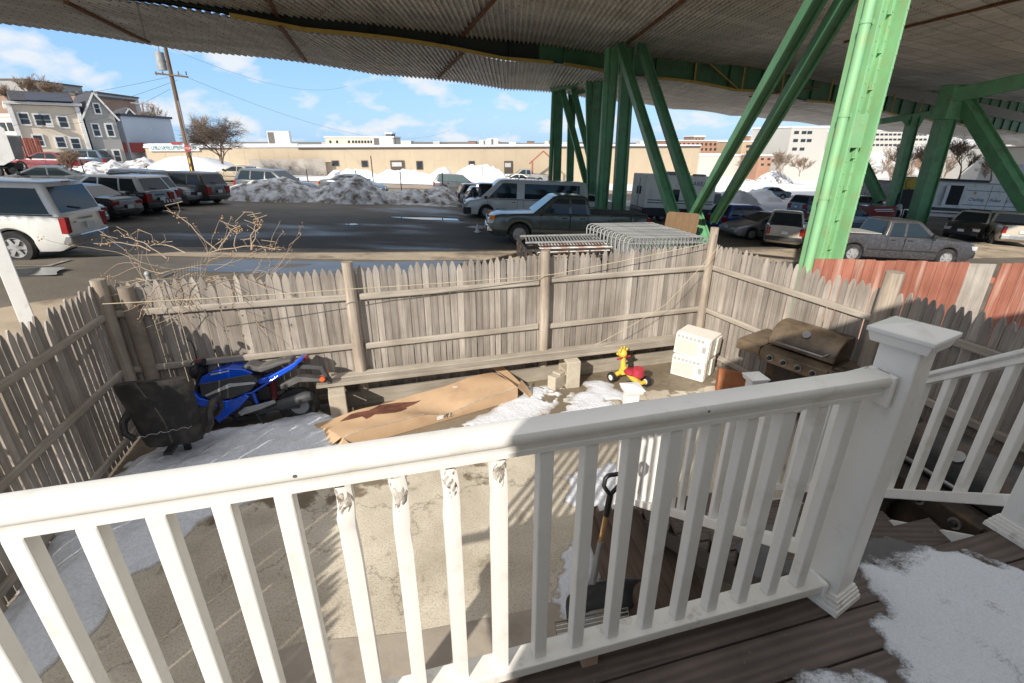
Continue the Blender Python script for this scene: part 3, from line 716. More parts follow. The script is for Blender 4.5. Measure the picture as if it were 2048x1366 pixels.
# ride-on toy
YEL = mat('yellow_toy_plastic', (0.66, 0.45, 0.06), 0.4, var=0.1); REDP = mat('red_toy_plastic', (0.40, 0.03, 0.05), 0.4, var=0.1)
tp = onz(1240, 757, 0)
toy = thing('ride_on_toy', 'small yellow ride-on giraffe tricycle with red seat', 'toy', (tp.x, tp.y, 0), R(-60))
m = MB(); m.tube([(0.0, 0, 0.09), (0.06, 0, 0.19), (0.12, 0, 0.17), (0.25, 0, 0.11), (0.36, 0, 0.10)], [0.045, 0.05, 0.045, 0.04, 0.04], 10); m.tube([(0.05, 0, 0.1), (0.03, 0, 0.3), (0.02, 0, 0.34)], [0.05, 0.035, 0.04], 10)
m.tube([(0.02, -0.17, 0.075), (0.03, -0.08, 0.11), (0.03, 0, 0.125), (0.03, 0.08, 0.11), (0.02, 0.17, 0.075)], [0.03, 0.034, 0.04, 0.034, 0.03], 8); m.tube([(0.36, -0.13, 0.07), (0.36, 0.13, 0.07)], 0.03, 8)
m.build('frame', YEL, toy, smooth=60)
m = MB(); m.ball((-0.0, 0, 0.40), 0.068, 12, (1.15, 0.85, 1.0)); m.ball((-0.07, 0, 0.372), 0.042, 10, (1, 1, 0.85))
for s in (-1, 1): m.ball((0.02, s * 0.062, 0.455), 0.026, 8, (0.6, 1, 1)); m.tube([(0.0, s * 0.025, 0.45), (0.0, s * 0.03, 0.50)], [0.010, 0.014], 6)
m.build('animal_head', YEL, toy, smooth=60)
m = MB(); m.tube([(0.035, -0.12, 0.345), (0.035, 0.12, 0.345)], 0.014, 8); m.build('handlebar', REDP, toy, smooth=60)
m = MB(); m.tube([(0.22, 0, 0.18), (0.22, 0, 0.205), (0.22, 0, 0.23)], [0.10, 0.115, 0.09], 14); m.tube([(0.33, 0, 0.20), (0.345, 0, 0.30)], [0.09, 0.075], 10); m.build('seat', REDP, toy, smooth=50)
for x, yy in ((0.02, -0.18), (0.02, 0.18), (0.36, -0.15), (0.36, 0.15)):
    m = MB(); m.cyl((x, yy - 0.02, 0.075), (x, yy + 0.02, 0.075), 0.075, n=18); o = m.build('wheel', BLACK, toy, smooth=40)
    m = MB(); m.cyl((x, yy - 0.024, 0.075), (x, yy + 0.024, 0.075), 0.04, n=14); m.build('hub', mat('white_hub', (0.7, 0.66, 0.6), 0.4), o, smooth=40)

# cardboard carton, long, sagging, torn in the middle
CARD = mat('brown_cardboard', (0.52, 0.35, 0.21), 0.85, var=0.14, scale=2.5, dirt=(0.35, 0.22, 0.13), dscale=2.2, dlev=(0.5, 0.8))
CARDE = mat('torn_card_edge', (0.46, 0.38, 0.28), 0.9, var=0.3, scale=20)
ca = onz(625, 880, 0.10); cb = onz(1015, 765, 0.12)
cbx = thing('cardboard_box', 'long brown cardboard box lying sunken on the snow with a wet red stain', 'box', (0, 0, 0))
F0 = onz(690, 897, 0.02); F1 = onz(1035, 797, 0.02); B0 = onz(632, 845, 0.16); B1 = onz(985, 742, 0.22)
def cpt(s, q, z):
    a = F0.lerp(F1, s); c = B0.lerp(B1, s); p = a.lerp(c, q); return Vector((p.x, p.y, z))
NS = 26
def ctop(s, q): return 0.155 + 0.03 * math.sin(s * 7.5) * (1 - q) - 0.035 * math.exp(-((s - 0.55) / 0.1) ** 2) * (1 - q * 0.5) + 0.06 * q * s + 0.012 * math.sin(s * 19 + q * 4) - 0.045 * math.exp(-((s - 0.5) / 0.3) ** 2) * math.sin(PI * q)
m = MB(); rings = []
for i in range(NS + 1):
    s = i / NS; ring = [cpt(s, 0.0, 0.005), cpt(s, -0.015, ctop(s, 0) * 0.55)]
    for q in (0, 0.12, 0.3, 0.5, 0.7, 0.88, 1.0): ring.append(cpt(s, q, ctop(s, q)))
    ring += [cpt(s, 1.015, 0.1), cpt(s, 1.0, 0.005)]
    rings.append(ring)
m.loft(rings); m.build('carton', CARD, cbx, smooth=28)
m = MB()
for i in range(NS):
    s, s2 = i / NS, (i + 1) / NS
    jag = 0.010 + 0.008 * math.sin(i * 2.7)
    m.quad(cpt(s, 0.0, ctop(s, 0) + 0.004), cpt(s2, 0.0, ctop(s2, 0) + 0.004), cpt(s2, 0.03 + jag, ctop(s2, 0) + 0.0045), cpt(s, 0.03 + jag, ctop(s, 0) + 0.0045))
m.build('tape_strip', CARDE, cbx)
m = MB(); pts = [cpt(0.30 + 0.17 * math.cos(a) * (1 + 0.28 * math.sin(a * 3) + 0.12 * math.sin(a * 7)), 0.73 + 0.20 * math.sin(a) * (1 + 0.3 * math.cos(a * 5) + 0.15 * math.cos(a * 8)), 0) for a in [2 * PI * k / 26 for k in range(26)]]
cxy = cpt(0.30, 0.73, ctop(0.30, 0.73) + 0.004)
e0 = F1 - F0
def zat(p):
    best = None
    for i in range(53):
        for j in range(21):
            s, q = i / 52, j / 20; c = cpt(s, q, 0); d = (c.x - p.x) ** 2 + (c.y - p.y) ** 2
            if best is None or d < best[0]: best = (d, ctop(s, q))
    return best[1]
grid = []
for rr in (0.0, 0.25, 0.5, 0.75, 1.0):
    for p in pts:
        x = cxy.x + (p.x - cxy.x) * rr; yv = cxy.y + (p.y - cxy.y) * rr; pp = Vector((x, yv, 0)); grid.append((x, yv, zat(pp) + 0.006))
fs = []
for k in range(4):
    for j in range(26): fs.append((k * 26 + j, k * 26 + (j + 1) % 26, (k + 1) * 26 + (j + 1) % 26, (k + 1) * 26 + j))
m.add(grid, fs); m.build('wet_stain', mat('wet_red_card', (0.15, 0.06, 0.04), 0.4, var=0.5, scale=7), cbx)
FL = []
def flapq(*p):
    m = MB(); m.quad(*p); o = m.build('flap', CARD, cbx); o.modifiers.new('thick', 'SOLIDIFY').thickness = 0.006
flapq(B1 + Vector((0, 0, 0.05)), cpt(1.0, 0.0, ctop(1, 0)), cpt(1.09, 0.02, 0.06), cpt(1.07, 0.95, ctop(1, 1) + 0.05))
flapq(cpt(1.07, 0.25, ctop(1, .3)), cpt(1.0, 0.0, ctop(1, 0)), cpt(1.06, -0.14, 0.02), cpt(1.10, -0.05, 0.02))
flapq(cpt(0.0, 0.05, ctop(0, 0)), cpt(0, 1, ctop(0, 1)), cpt(-0.09, 0.95, 0.05), cpt(-0.08, 0.1, 0.04))
flapq(cpt(0.0, 0.0, ctop(0, 0)), cpt(0.03, -0.16, 0.02), cpt(-0.05, -0.14, 0.02), cpt(-0.05, 0.0, 0.06))

m = MB(); r = random.Random(2)
for k in range(16):
    s = 0.53 + r.uniform(-.03, .03); m.quad(cpt(s, 0.0, ctop(s, 0)), cpt(s + 0.012, 0.0, ctop(s, 0)), cpt(s + r.uniform(-.01, .02), -0.05, r.uniform(0.02, 0.1)), cpt(s + r.uniform(-.01, .02), -0.03, r.uniform(0.05, 0.12)))
m.build('torn_fibre', CARDE, cbx)
m = MB(); c = cpt(0.505, -0.025, 0.075); 
m.quad(cpt(0.485, -0.03, 0.05), cpt(0.525, -0.03, 0.05), cpt(0.525, -0.03, 0.10), cpt(0.485, -0.03, 0.10)); m.build('paper_label', mat('label_paper', (0.75, 0.74, 0.70), 0.6), cbx)
m = MB(); m.quad(*[cpt(s, q, ctop(0.73, 0.85) + 0.008) for s, q in ((0.72, 0.82), (0.745, 0.80), (0.75, 0.9), (0.725, 0.92))]); m.build('paper_label', mat('label_paper', (0.75, 0.74, 0.70), 0.6), cbx)

# yard snow
snow_patch('snow_drift', 'shaded bluish snow drift along the left fence under the office chair', [(255, 925), (330, 895), (420, 872), (560, 845), (640, 830), (720, 850), (700, 900), (600, 985), (545, 1000), (480, 1018), (440, 1032), (400, 1050), (360, 1105), (290, 1140), (240, 1180), (218, 1215), (208, 1250), (140, 1310), (80, 1350), (30, 1400), (-200, 1400), (0, 1215), (110, 1080), (190, 990)], 0, 0.19, 0.20, 0.022, SNOWY, 0.13, 2.4)
snow_patch('snow_patch', 'melting snow around the near corner of the cardboard box', [(850, 880), (950, 835), (1040, 775), (1110, 768), (1150, 785), (1090, 830), (1010, 880), (900, 930), (820, 940), (720, 930)], 0, 0.028, 0.10, 0.013, SNOWY, 0.13, 3.0, holes=0.35)
snow_patch('snow_patch', 'melting snow in front of the yellow toy and bench block', [(1160, 785), (1195, 758), (1235, 768), (1265, 790), (1262, 830), (1240, 870), (1170, 880), (1110, 860), (1070, 870), (1000, 905), (1020, 880), (1120, 835)], 0, 0.025, 0.10, 0.013, SNOWY, 0.16, 3.0, holes=0.3)
snow_patch('snow_patch', 'snow patch on the concrete by the shovel handle', [(1128, 965), (1175, 935), (1260, 920), (1330, 900), (1300, 1000), (1200, 1050), (1155, 1030), (1135, 1000)], 0, 0.04, 0.08, 0.016, SNOWY, 0.10, 8)
snow_patch('snow_patch', 'narrow snow strip beside the foot of the stairs', [(1105, 1190), (1125, 1115), (1160, 1060), (1215, 1045), (1230, 1100), (1180, 1180), (1140, 1235), (1112, 1230)], 0, 0.05, 0.07, 0.016, SNOWY, 0.10, 8)
snow_patch('snow_patch', 'snow patch on the yard beyond the far stair railing', [(1580, 985), (1650, 925), (1740, 900), (1790, 930), (1790, 1000), (1700, 1060), (1600, 1050)], 0, 0.05, 0.08, 0.018, SNOWY, 0.10, 8)

# office chair, seen from behind
CHM = mat('black_leatherette', (0.022, 0.021, 0.021), 0.55, var=0.5, scale=5, dirt=(0.10, 0.085, 0.07), dscale=5, dlev=(0.5, 0.85), bmp=0.15)
cp = aty(352, 915, 4.0)
ch = thing('office_chair', 'worn black office chair turned away with torn leather backrest', 'chair', (cp.x, cp.y, 0.02), R(14))
m = MB(); rings = []
for k in range(9):
    f = k / 8; z = 0.38 + 0.72 * f; hw = 0.255 + 0.065 * f ** 0.7; yo = 0.05 - 0.10 * f + 0.03 * math.sin(PI * f)
    hw *= (1 if f < 0.92 else 1 - (f - 0.92) * 0.9)
    rings.append([(-hw, yo + 0.02, z), (-hw * 0.75, yo - 0.035, z + 0.012 * (f > 0.9)), (-hw * .3, yo - 0.05, z + 0.03 * (f > 0.9)), (hw * .3, yo - 0.05, z + 0.03 * (f > 0.9)), (hw * 0.75, yo - 0.035, z + 0.012 * (f > 0.9)), (hw, yo + 0.02, z), (hw * 0.8, yo + 0.08, z), (0, yo + 0.06, z), (-hw * 0.8, yo + 0.08, z)])
m.loft(rings); m.build('backrest', CHM, ch, smooth=50)
m = MB(); m.tube([(-0.24 + 0.48 * i / 14, -0.055 - 0.004 * math.sin(i), 0.55 + 0.012 * math.sin(i * 2.3) + 0.05 * i / 14) for i in range(15)], 0.003, 5); m.build('torn_seam', mat('seam_lining', (0.35, 0.34, 0.34), 0.9), ch)
m = MB(); m.box((0, 0.33, 0.44), (0.54, 0.5, 0.11)); m.build('seat', CHM, ch, bevel=0.04, seg=3)
for s in (-1, 1):
    m = MB(); m.tube([(s * 0.31, 0.05, 0.47), (s * 0.37, 0.03, 0.56), (s * 0.37, 0.06, 0.66), (s * 0.36, 0.2, 0.70), (s * 0.36, 0.38, 0.66), (s * 0.34, 0.45, 0.52), (s * 0.28, 0.42, 0.44)], [0.028, 0.032, 0.035, 0.038, 0.034, 0.03, 0.028], 8); m.build('armrest', CHM, ch, smooth=60)
m = MB(); m.cyl((0, 0.28, 0.08), (0, 0.28, 0.38), 0.035); m.box((0, 0.05, 0.37), (0.07, 0.35, 0.03)); m.build('column', BLACK, ch, smooth=40)
for k in range(5):
    a = k * 2 * PI / 5 + 0.3; m = MB(); m.tube([(0, 0.28, 0.12), (0.32 * math.cos(a), 0.28 + 0.32 * math.sin(a), 0.07)], [0.032, 0.02], 6); m.ball((0.33 * math.cos(a), 0.28 + 0.33 * math.sin(a), 0.03), 0.03, 8); m.build('leg', BLACK, ch, smooth=40)

# clothes line and loose strings
LINE = mat('pale_cord', (0.50, 0.42, 0.28), 0.8)
def cord(label, pts, r=0.0035, sag=0.03):
    m = MB(); P = []
    for i in range(len(pts) - 1):
        a, c = Vector(pts[i]), Vector(pts[i + 1])
        for k in range(8):
            f = k / 8; q = a.lerp(c, f); q.z -= sag * 4 * f * (1 - f) * (c - a).length / 3; P.append(q)
    P.append(Vector(pts[-1])); m.tube(P, r, 5); return tag(m.build('cord', LINE), label, 'cord')
cord('pale washing line stretched along the back fence', [aty(205, 608, 4.3), aty(720, 577, 5.3), aty(1105, 549, 6.2), aty(1412, 487, 6.85)], 0.005, 0.01)
cord('loose string hanging from the corner post down to the bench', [aty(1440, 490, 6.8), aty(1330, 610, 6.55), aty(1190, 690, 6.2)], 0.0035, 0.05)
# ---------------------------------------------------------------- motorcycle
BLUE = mat('blue_motorcycle_paint', (0.008, 0.075, 0.55), 0.22, var=0.12, coat=0.7)
SEATM = mat('grey_seat_vinyl', (0.09, 0.085, 0.08), 0.7, var=0.3, scale=6, dirt=(0.19, 0.175, 0.155), dscale=2.5)
DGREY = mat('dark_grey_plastic', (0.05, 0.05, 0.052), 0.55, var=0.3)
SILV = mat('silver_decal', (0.52, 0.53, 0.55), 0.35, 0.2, var=0.15)
ALU = mat('cast_aluminium', (0.45, 0.45, 0.46), 0.35, 0.8, var=0.2)
rw = onz(602, 848, 0); fw = onz(405, 866, 0)
fwd = (fw - rw); mid = (fw + rw) / 2 + Vector((-0.03, 0.05, 0))
bike = thing('motorcycle', 'small blue motorcycle leaning by the fence behind the office chair', 'motorcycle', mid, math.atan2(fwd.y, fwd.x), rx=R(9))
bike.scale = (0.97, 0.95, 0.90)
def slab(poly, w, m, name, par=bike, bev=0.012, y=0, smooth=None):
    q = MB(); q.prism(poly, 'y', y - w / 2, y + w / 2); return q.build(name, m, par, bevel=bev, seg=3, smooth=smooth)
for x in (-0.58, 0.60):
    m = MB(); m.lathe([(0.145, -0.045), (0.20, -0.055), (0.235, -0.042), (0.25, 0), (0.235, 0.042), (0.20, 0.055), (0.145, 0.045), (0.145, -0.045)], 30, cap=False); 
    o = m.build('wheel', RUBBER, bike, smooth=60); o.location = (x, 0, 0.25); o.rotation_euler = (PI / 2, 0, 0)
    m = MB(); m.lathe([(0.15, -0.04), (0.15, 0.04), (0.125, 0.04), (0.125, -0.04), (0.15, -0.04)], 24, cap=False); m.cyl((0, 0, -0.05), (0, 0, 0.05), 0.035)
    for k in range(5): a = 2 * PI * k / 5; m.beam((0, 0, 0), (0.14 * math.cos(a), 0.14 * math.sin(a), 0), 0.03, 0.02)
    m.build('rim', DGREY, o)
slab([(0.46, 0.66), (0.40, 0.77), (0.28, 0.83), (0.12, 0.855), (-0.06, 0.83), (-0.15, 0.77), (-0.10, 0.73), (0.08, 0.72), (0.28, 0.66)], 0.28, BLUE, 'fuel_tank')
slab([(0.44, 0.68), (0.28, 0.70), (0.08, 0.735), (-0.12, 0.76), (-0.20, 0.66), (-0.10, 0.54), (0.10, 0.46), (0.30, 0.44), (0.44, 0.52)], 0.30, DGREY, 'side_panel')
for s in (-1, 1): slab([(0.40, 0.53), (0.12, 0.66), (-0.16, 0.655), (-0.17, 0.63), (0.10, 0.615), (0.38, 0.515)], 0.006, SILV, 'silver_stripe', y=s * 0.153, bev=0)
slab([(0.52, 0.60), (0.46, 0.50), (0.30, 0.43), (0.12, 0.44), (-0.04, 0.50), (-0.08, 0.46), (0.06, 0.32), (0.30, 0.15), (0.34, 0.22), (0.42, 0.36), (0.53, 0.44)], 0.325, BLUE, 'lower_fairing')
slab([(-0.02, 0.85), (-0.12, 0.80), (-0.24, 0.76), (-0.36, 0.80), (-0.50, 0.85), (-0.60, 0.87), (-0.58, 0.91), (-0.42, 0.89), (-0.33, 0.86), (-0.22, 0.84), (-0.10, 0.89)], 0.25, SEATM, 'seat', bev=0.03)
slab([(-0.16, 0.66), (-0.32, 0.70), (-0.62, 0.86), (-0.69, 0.93), (-0.73, 0.90), (-0.60, 0.78), (-0.36, 0.64), (-0.20, 0.60)], 0.22, BLUE, 'tail_cowl')
slab([(-0.70, 0.90), (-0.745, 0.92), (-0.75, 0.87), (-0.71, 0.86)], 0.12, REDL, 'tail_light', bev=0.004)
slab([(-0.40, 0.56), (-0.62, 0.66), (-0.90, 0.60), (-0.92, 0.56), (-0.64, 0.58), (-0.42, 0.48)], 0.16, SEATM, 'rear_mudguard')
slab([(-0.64, 0.82), (-0.92, 0.76), (-1.0, 0.52), (-0.96, 0.51), (-0.88, 0.72), (-0.62, 0.76)], 0.10, DGREY, 'plate_hanger', bev=0.006)
m = MB(); m.cyl((-0.92, 0.10, 0.62), (-0.92, 0.16, 0.62), 0.03); o = m.build('turn_signal', mat('orange_lens', (0.75, 0.12, 0.03), 0.3), bike, smooth=40)
m = MB(); m.cyl((-0.92, -0.10, 0.62), (-0.92, -0.16, 0.62), 0.03); m.build('turn_signal', mat('orange_lens', (0.75, 0.12, 0.03), 0.3), bike, smooth=40)
m = MB(); m.box((0.0, 0, 0.36), (0.30, 0.24, 0.24)); m.cyl((0.0, -0.15, 0.33), (0.0, 0.15, 0.33), 0.11, n=20); m.tube([(0.16, 0.08, 0.40), (0.26, 0.09, 0.30), (0.14, 0.10, 0.17), (-0.2, 0.12, 0.2)], 0.022, 8)
for k in range(5): m.box((0.14 + 0.025 * k, 0, 0.44), (0.008, 0.17, 0.17))
m.box((-0.22, 0, 0.47), (0.14, 0.14, 0.18)); m.build('engine', mat('black_engine', (0.03, 0.03, 0.032), 0.45, 0.4, var=0.4), bike, smooth=40)
m = MB(); m.tube([(-0.15, 0.13, 0.22), (-0.34, 0.16, 0.30), (-0.42, 0.165, 0.33)], [0.025, 0.03, 0.05], 10); m.tube([(-0.40, 0.165, 0.325), (-0.72, 0.175, 0.41), (-0.78, 0.175, 0.42)], [0.065, 0.075, 0.055], 12); m.build('exhaust', DGREY, bike, smooth=50)
m = MB(); m.beam((-0.10, 0.16, 0.28), (-0.62, 0.12, 0.27), 0.03, 0.06); m.beam((-0.10, -0.16, 0.28), (-0.62, -0.12, 0.27), 0.03, 0.06); m.build('swing_arm', DGREY, bike, bevel=0.008)
for s in (-1, 1):
    m = MB(); m.prism([(-0.02, 0.34), (-0.14, 0.36), (-0.36, 0.41), (-0.38, 0.37), (-0.20, 0.30), (-0.06, 0.26), (0.03, 0.24), (0.06, 0.28)], 'y', s * 0.19 - 0.012, s * 0.19 + 0.012); m.tube([(-0.02, s * 0.19, 0.28), (0.0, s * 0.27, 0.27)], 0.014, 8); m.build('foot_peg', ALU, bike, bevel=0.005)
for s in (-1, 1):
    m = MB(); m.tube([(0.60, s * 0.085, 0.25), (0.46, s * 0.085, 0.72), (0.42, s * 0.085, 0.86)], [0.026, 0.026, 0.02], 10); m.build('fork_leg', BLACK, bike, smooth=50)
slab([(0.72, 0.44), (0.60, 0.52), (0.44, 0.46), (0.46, 0.43), (0.60, 0.48), (0.70, 0.41)], 0.12, DGREY, 'front_mudguard')
m = MB(); m.tube([(0.34, -0.36, 1.0), (0.36, -0.22, 1.0), (0.42, -0.08, 0.90), (0.42, 0.08, 0.90), (0.36, 0.22, 1.0), (0.34, 0.36, 1.0)], 0.014, 8)
for s in (-1, 1): m.tube([(0.335, s * 0.36, 1.0), (0.35, s * 0.24, 1.0)], 0.021, 10); m.tube([(0.40, s * 0.34, 0.99), (0.42, s * 0.2, 1.0)], 0.008, 6)
m.build('handlebar', BLACK, bike, smooth=50)
m = MB(); m.box((0.37, -0.23, 1.005), (0.05, 0.05, 0.045)); m.box((0.37, 0.23, 1.005), (0.05, 0.05, 0.045)); m.build('switch_gear', mat('dark_red_switch', (0.25, 0.03, 0.03), 0.4), bike, bevel=0.006)
for s in (-1, 1):
    m = MB(); m.tube([(0.38, s * 0.22, 1.01), (0.37, s * 0.26, 1.18), (0.36, s * 0.33, 1.29)], 0.007, 6); o = m.build('mirror_stalk', BLACK, bike)
    m = MB(); m.ball((0.355, s * 0.36, 1.325), 0.062, 12, (0.28, 1.15, 0.75)); m.build('mirror', mat('mirror_back', (0.08, 0.085, 0.08), 0.35), o, smooth=60)
m = MB(); m.ball((0.50, 0, 0.80), 0.10, 14, (0.8, 1.0, 1.0)); m.build('headlight', BLACK, bike, smooth=60)
m = MB(); m.box((0.43, 0, 0.93), (0.06, 0.13, 0.05)); m.build('instrument', BLACK, bike, bevel=0.012)
m = MB()
for k in range(6): m.tube([(0.44, 0.06 - 0.02 * k, 0.90), (0.50, 0.1 - 0.04 * k, 0.84), (0.40, 0.05 - 0.02 * k, 0.68)], 0.006, 5)
m.build('cable', BLACK, bike)

m = MB()
for k in range(9): m.tube([(-0.30 + 0.045 * math.cos(q) * 0.9, 0.0 + 0.045 * math.sin(q), 0.36 + 0.03 * k + 0.03 * j / 8) for j, q in enumerate([2 * PI * i / 8 for i in range(9)])], 0.008, 5)
m.build('shock_spring', mat('dark_red_switch', (0.25, 0.03, 0.03), 0.4), bike)
m = MB(); m.tube([(0.42, 0.1, 0.62), (0.16, 0.13, 0.5), (-0.1, 0.12, 0.5), (-0.3, 0.1, 0.62), (-0.6, 0.09, 0.82)], 0.016, 8); m.tube([(0.42, -0.1, 0.62), (0.16, -0.13, 0.5), (-0.1, -0.12, 0.5), (-0.3, -0.1, 0.62), (-0.6, -0.09, 0.82)], 0.016, 8); m.tube([(-0.12, 0.13, 0.5), (-0.16, 0.13, 0.26)], 0.02, 8); m.tube([(-0.12, -0.13, 0.5), (-0.16, -0.13, 0.26)], 0.02, 8); m.build('frame', BLUE, bike, smooth=60)
for s_ in (-1, 1):
    m = MB(); m.cyl((-0.60, s_ * 0.06, 0.25), (-0.60, s_ * 0.068, 0.25), 0.11, n=24); m.build('brake_disc', STEEL, bike)
    for (pz, w_) in ((0.80, .2),):
        m = MB(); m.prism([(0.30, pz - .02), (0.30 - w_, pz + .015), (0.30 - w_, pz + .03), (0.30, pz)], 'y', s_ * 0.1515 if pz < .7 else s_ * 0.1405, s_ * (0.1535 if pz < .7 else 0.1425)); m.build('decal', SILV, bike)
m = MB(); m.tube([(-0.14, 0.2, 0.24), (-0.28, 0.27, 0.02)], 0.011, 6); m.build('side_stand', BLACK, bike)
# ---------------------------------------------------------------- barbecue
BBQ = mat('rusty_brown_barbecue', (0.13, 0.095, 0.065), 0.36, 0.5, var=0.4, scale=3, dirt=(0.27, 0.20, 0.13), dscale=3, dlev=(0.4, 0.75), bmp=0.08)
BBQD = mat('burnt_barbecue', (0.045, 0.035, 0.028), 0.6, 0.3, var=0.5, scale=4, dirt=(0.16, 0.09, 0.04), dscale=5)
def grill(label, p, rz, body, lid, shelf=True, knobs=4):
    g = thing('barbecue_grill', label, 'barbecue', p, rz)
    m = MB(); m.prism([(-0.25, 0.62), (0.25, 0.62), (0.29, 0.86), (-0.29, 0.86)], 'x', -0.38, 0.38); m.build('fire_box', body, g, bevel=0.01)
    pr = []
    for k in range(13):
        a = PI * k / 12; pr.append((-0.28 * math.cos(a) * (1 if k < 7 else 1.0), 0.875 + 0.27 * math.sin(a) ** 0.8))
    m = MB(); m.prism(pr, 'x', -0.385, 0.385); m.build('lid', lid, g, bevel=0.015, smooth=35)
    m = MB(); m.tube([(-0.30, -0.27, 0.97), (-0.28, -0.335, 0.95), (0.28, -0.335, 0.95), (0.30, -0.27, 0.97)], 0.013, 8); m.build('lid_handle', STEEL, g, smooth=50)
    m = MB(); m.cyl((0, -0.19, 1.085), (0, -0.205, 1.10), 0.045, n=16); m.build('thermometer', STEEL, g)
    m = MB(); m.prism([(-0.295, 0.86), (-0.40, 0.83), (-0.40, 0.69), (-0.295, 0.66)], 'x', -0.39, 0.39); m.build('control_panel', body, g, bevel=0.008)
    for k in range(knobs):
        x = -0.25 + k * 0.5 / (knobs - 1); m = MB(); m.cyl((x, -0.40, 0.76), (x, -0.412, 0.76), 0.042, n=18); o = m.build('bezel', STEEL, g, smooth=40)
        m = MB(); m.cyl((x, -0.41, 0.76), (x, -0.44, 0.76), 0.026, 0.022, 14); m.build('knob', BLACK, o, smooth=40)
    if shelf:
        for s in (-1, 1):
            m = MB(); m.box((s * 0.55, -0.02, 0.845), (0.31, 0.54, 0.03)); m.box((s * 0.55, -0.34, 0.79), (0.31, 0.11, 0.13)); m.build('side_shelf', body, g, bevel=0.008)
    m = MB(); m.box((0, 0, 0.36), (0.72, 0.48, 0.52)); m.build('cabinet', BBQD, g, bevel=0.008)
    for x in (-0.32, 0.32):
        for y in (-0.2, 0.2):
            m = MB(); m.box((x, y, 0.06), (0.05, 0.05, 0.12)); m.build('leg', BLACK, g)
    return g
gp = onz(1625, 700, 0.9)
gr = grill('rusty brown gas barbecue with curved lid standing against the sunlit fence', (gp.x + 0.05, gp.y + 0.1, 0), R(-57), BBQ, BBQ)
m = MB()
for k in range(5): m.tube([(0.45 + 0.03 * k, -0.2, 0.87), (0.50 + 0.02 * k, 0.05, 0.875)], 0.008, 6)
o = m.build('tongs', mat('greasy_steel', (0.25, 0.2, 0.14), 0.5, 0.5), gr)

pp = onz(1452, 795, 0)
pot = thing('planter_drum', 'orange terracotta tub lying on its side by the barbecue', 'planter', (pp.x + 0.12, pp.y + 0.12, 0.16), R(-20))
TERR = mat('terracotta', (0.36, 0.13, 0.05), 0.75, var=0.3, scale=4, dirt=(0.5, 0.4, 0.3), dscale=6, dlev=(0.62, 0.8))
m = MB(); m.loft([[(x, rr * math.cos(a), rr * math.sin(a)) for a in [2 * PI * k / 22 for k in range(22)]] for x, rr in ((-0.20, 0.165), (-0.19, 0.175), (0.18, 0.15), (0.2, 0.14))]); m.build('drum', TERR, pot, smooth=40)
m = MB(); m.loft([[(x, rr * math.cos(a), rr * math.sin(a)) for a in [2 * PI * k / 22 for k in range(22)]] for x, rr in ((-0.205, 0.178), (-0.17, 0.18))]); m.build('rim_band', TERR, pot, smooth=40)
tag(MB().box((pp.x + 0.45, pp.y + 0.35, 0.04), (0.5, 0.1, 0.03), R(-30)).box((pp.x + 0.3, pp.y + 0.5, 0.03), (0.45, 0.06, 0.03), R(15)).build('scrap_timber', PLANK, None, bevel=0.004), 'broken pieces of timber lying between the tub and the fence', 'scrap wood')
tag(MB().box((pp.x + 0.42, pp.y + 0.22, 0.09), (0.07, 0.07, 0.09), 0.4).build('white_tin', WHITED, None, bevel=0.008), 'small white tin beside the tub at the foot of the barbecue', 'tin')

# ---------------------------------------------------------------- shovel and clutter by the stairs
gt = aty(1228, 952, 2.42); gb = aty(1186, 1160, 2.33)
d = (gt - gb).normalized()
shov = thing('snow_shovel', 'snow shovel with black D handle standing upright by the stairs', 'shovel', gb)
gtl = gt - gb; sidev = Vector((0.97, 0.22, 0)).normalized()
c0 = gtl - d * 0.13
m = MB(); m.tube([(gtl - d * 0.28), c0], [0.02, 0.019], 10); o = m.build('grip_socket', BLACK, shov, smooth=50)
m = MB(); m.tube([c0, c0 + d * 0.035 - sidev * 0.03, c0 + d * 0.07 - sidev * 0.055, c0 + d * 0.12 - sidev * 0.055, c0 + d * 0.14 - sidev * 0.04, c0 + d * 0.14 + sidev * 0.04, c0 + d * 0.12 + sidev * 0.055, c0 + d * 0.07 + sidev * 0.055, c0 + d * 0.035 + sidev * 0.03, c0], 0.014, 8); m.build('handle', BLACK, shov, smooth=60)
m = MB(); m.tube([d * 0.26, gtl - d * 0.2], 0.0155, 10); m.build('shaft', SHAFT, shov, smooth=60)
m = MB(); m.tube([d * -0.02, d * 0.30], [0.024, 0.019], 10); m.build('blade_socket', mat('grey_socket', (0.30, 0.31, 0.32), 0.4, 0.3), shov, smooth=60)
m = MB(); nf = sidev.cross(Vector((0, 0, 1))); rows = []
for k in range(7):
    f = k / 6; z = -0.02 - 0.33 * f; off = 0.09 * math.sin(PI * f * 0.8)
    rows.append([Vector((0, 0, z)) + sidev * (x * 0.25 * (1 - 0.04 * f) + 0.08) + Vector((-nf.x, -nf.y, 0)) * (off - 0.05 * x * x) for x in (-1, -0.6, -0.2, 0.2, 0.6, 1)])
m.loft(rows, close=False, cap=False); o = m.build('blade', mat('blue_grey_blade', (0.10, 0.115, 0.135), 0.4, 0.1, var=0.2, dirt=(0.3, 0.3, 0.3), dscale=7, dlev=(0.6, 0.8)), shov, smooth=60)
s_ = o.modifiers.new('t', 'SOLIDIFY'); s_.thickness = 0.006
rk = Vector((0.52, 2.02, 0.3))
rack = thing('wire_rack', 'white wire oven rack propped by the shovel blade', 'rack', rk, R(12), rx=R(48))
m = MB(); m.tube([(-0.24, -0.18, 0), (0.24, -0.18, 0), (0.24, 0.18, 0), (-0.24, 0.18, 0), (-0.24, -0.18, 0)], 0.006, 6); m.build('frame', CHROME, rack)
m = MB()
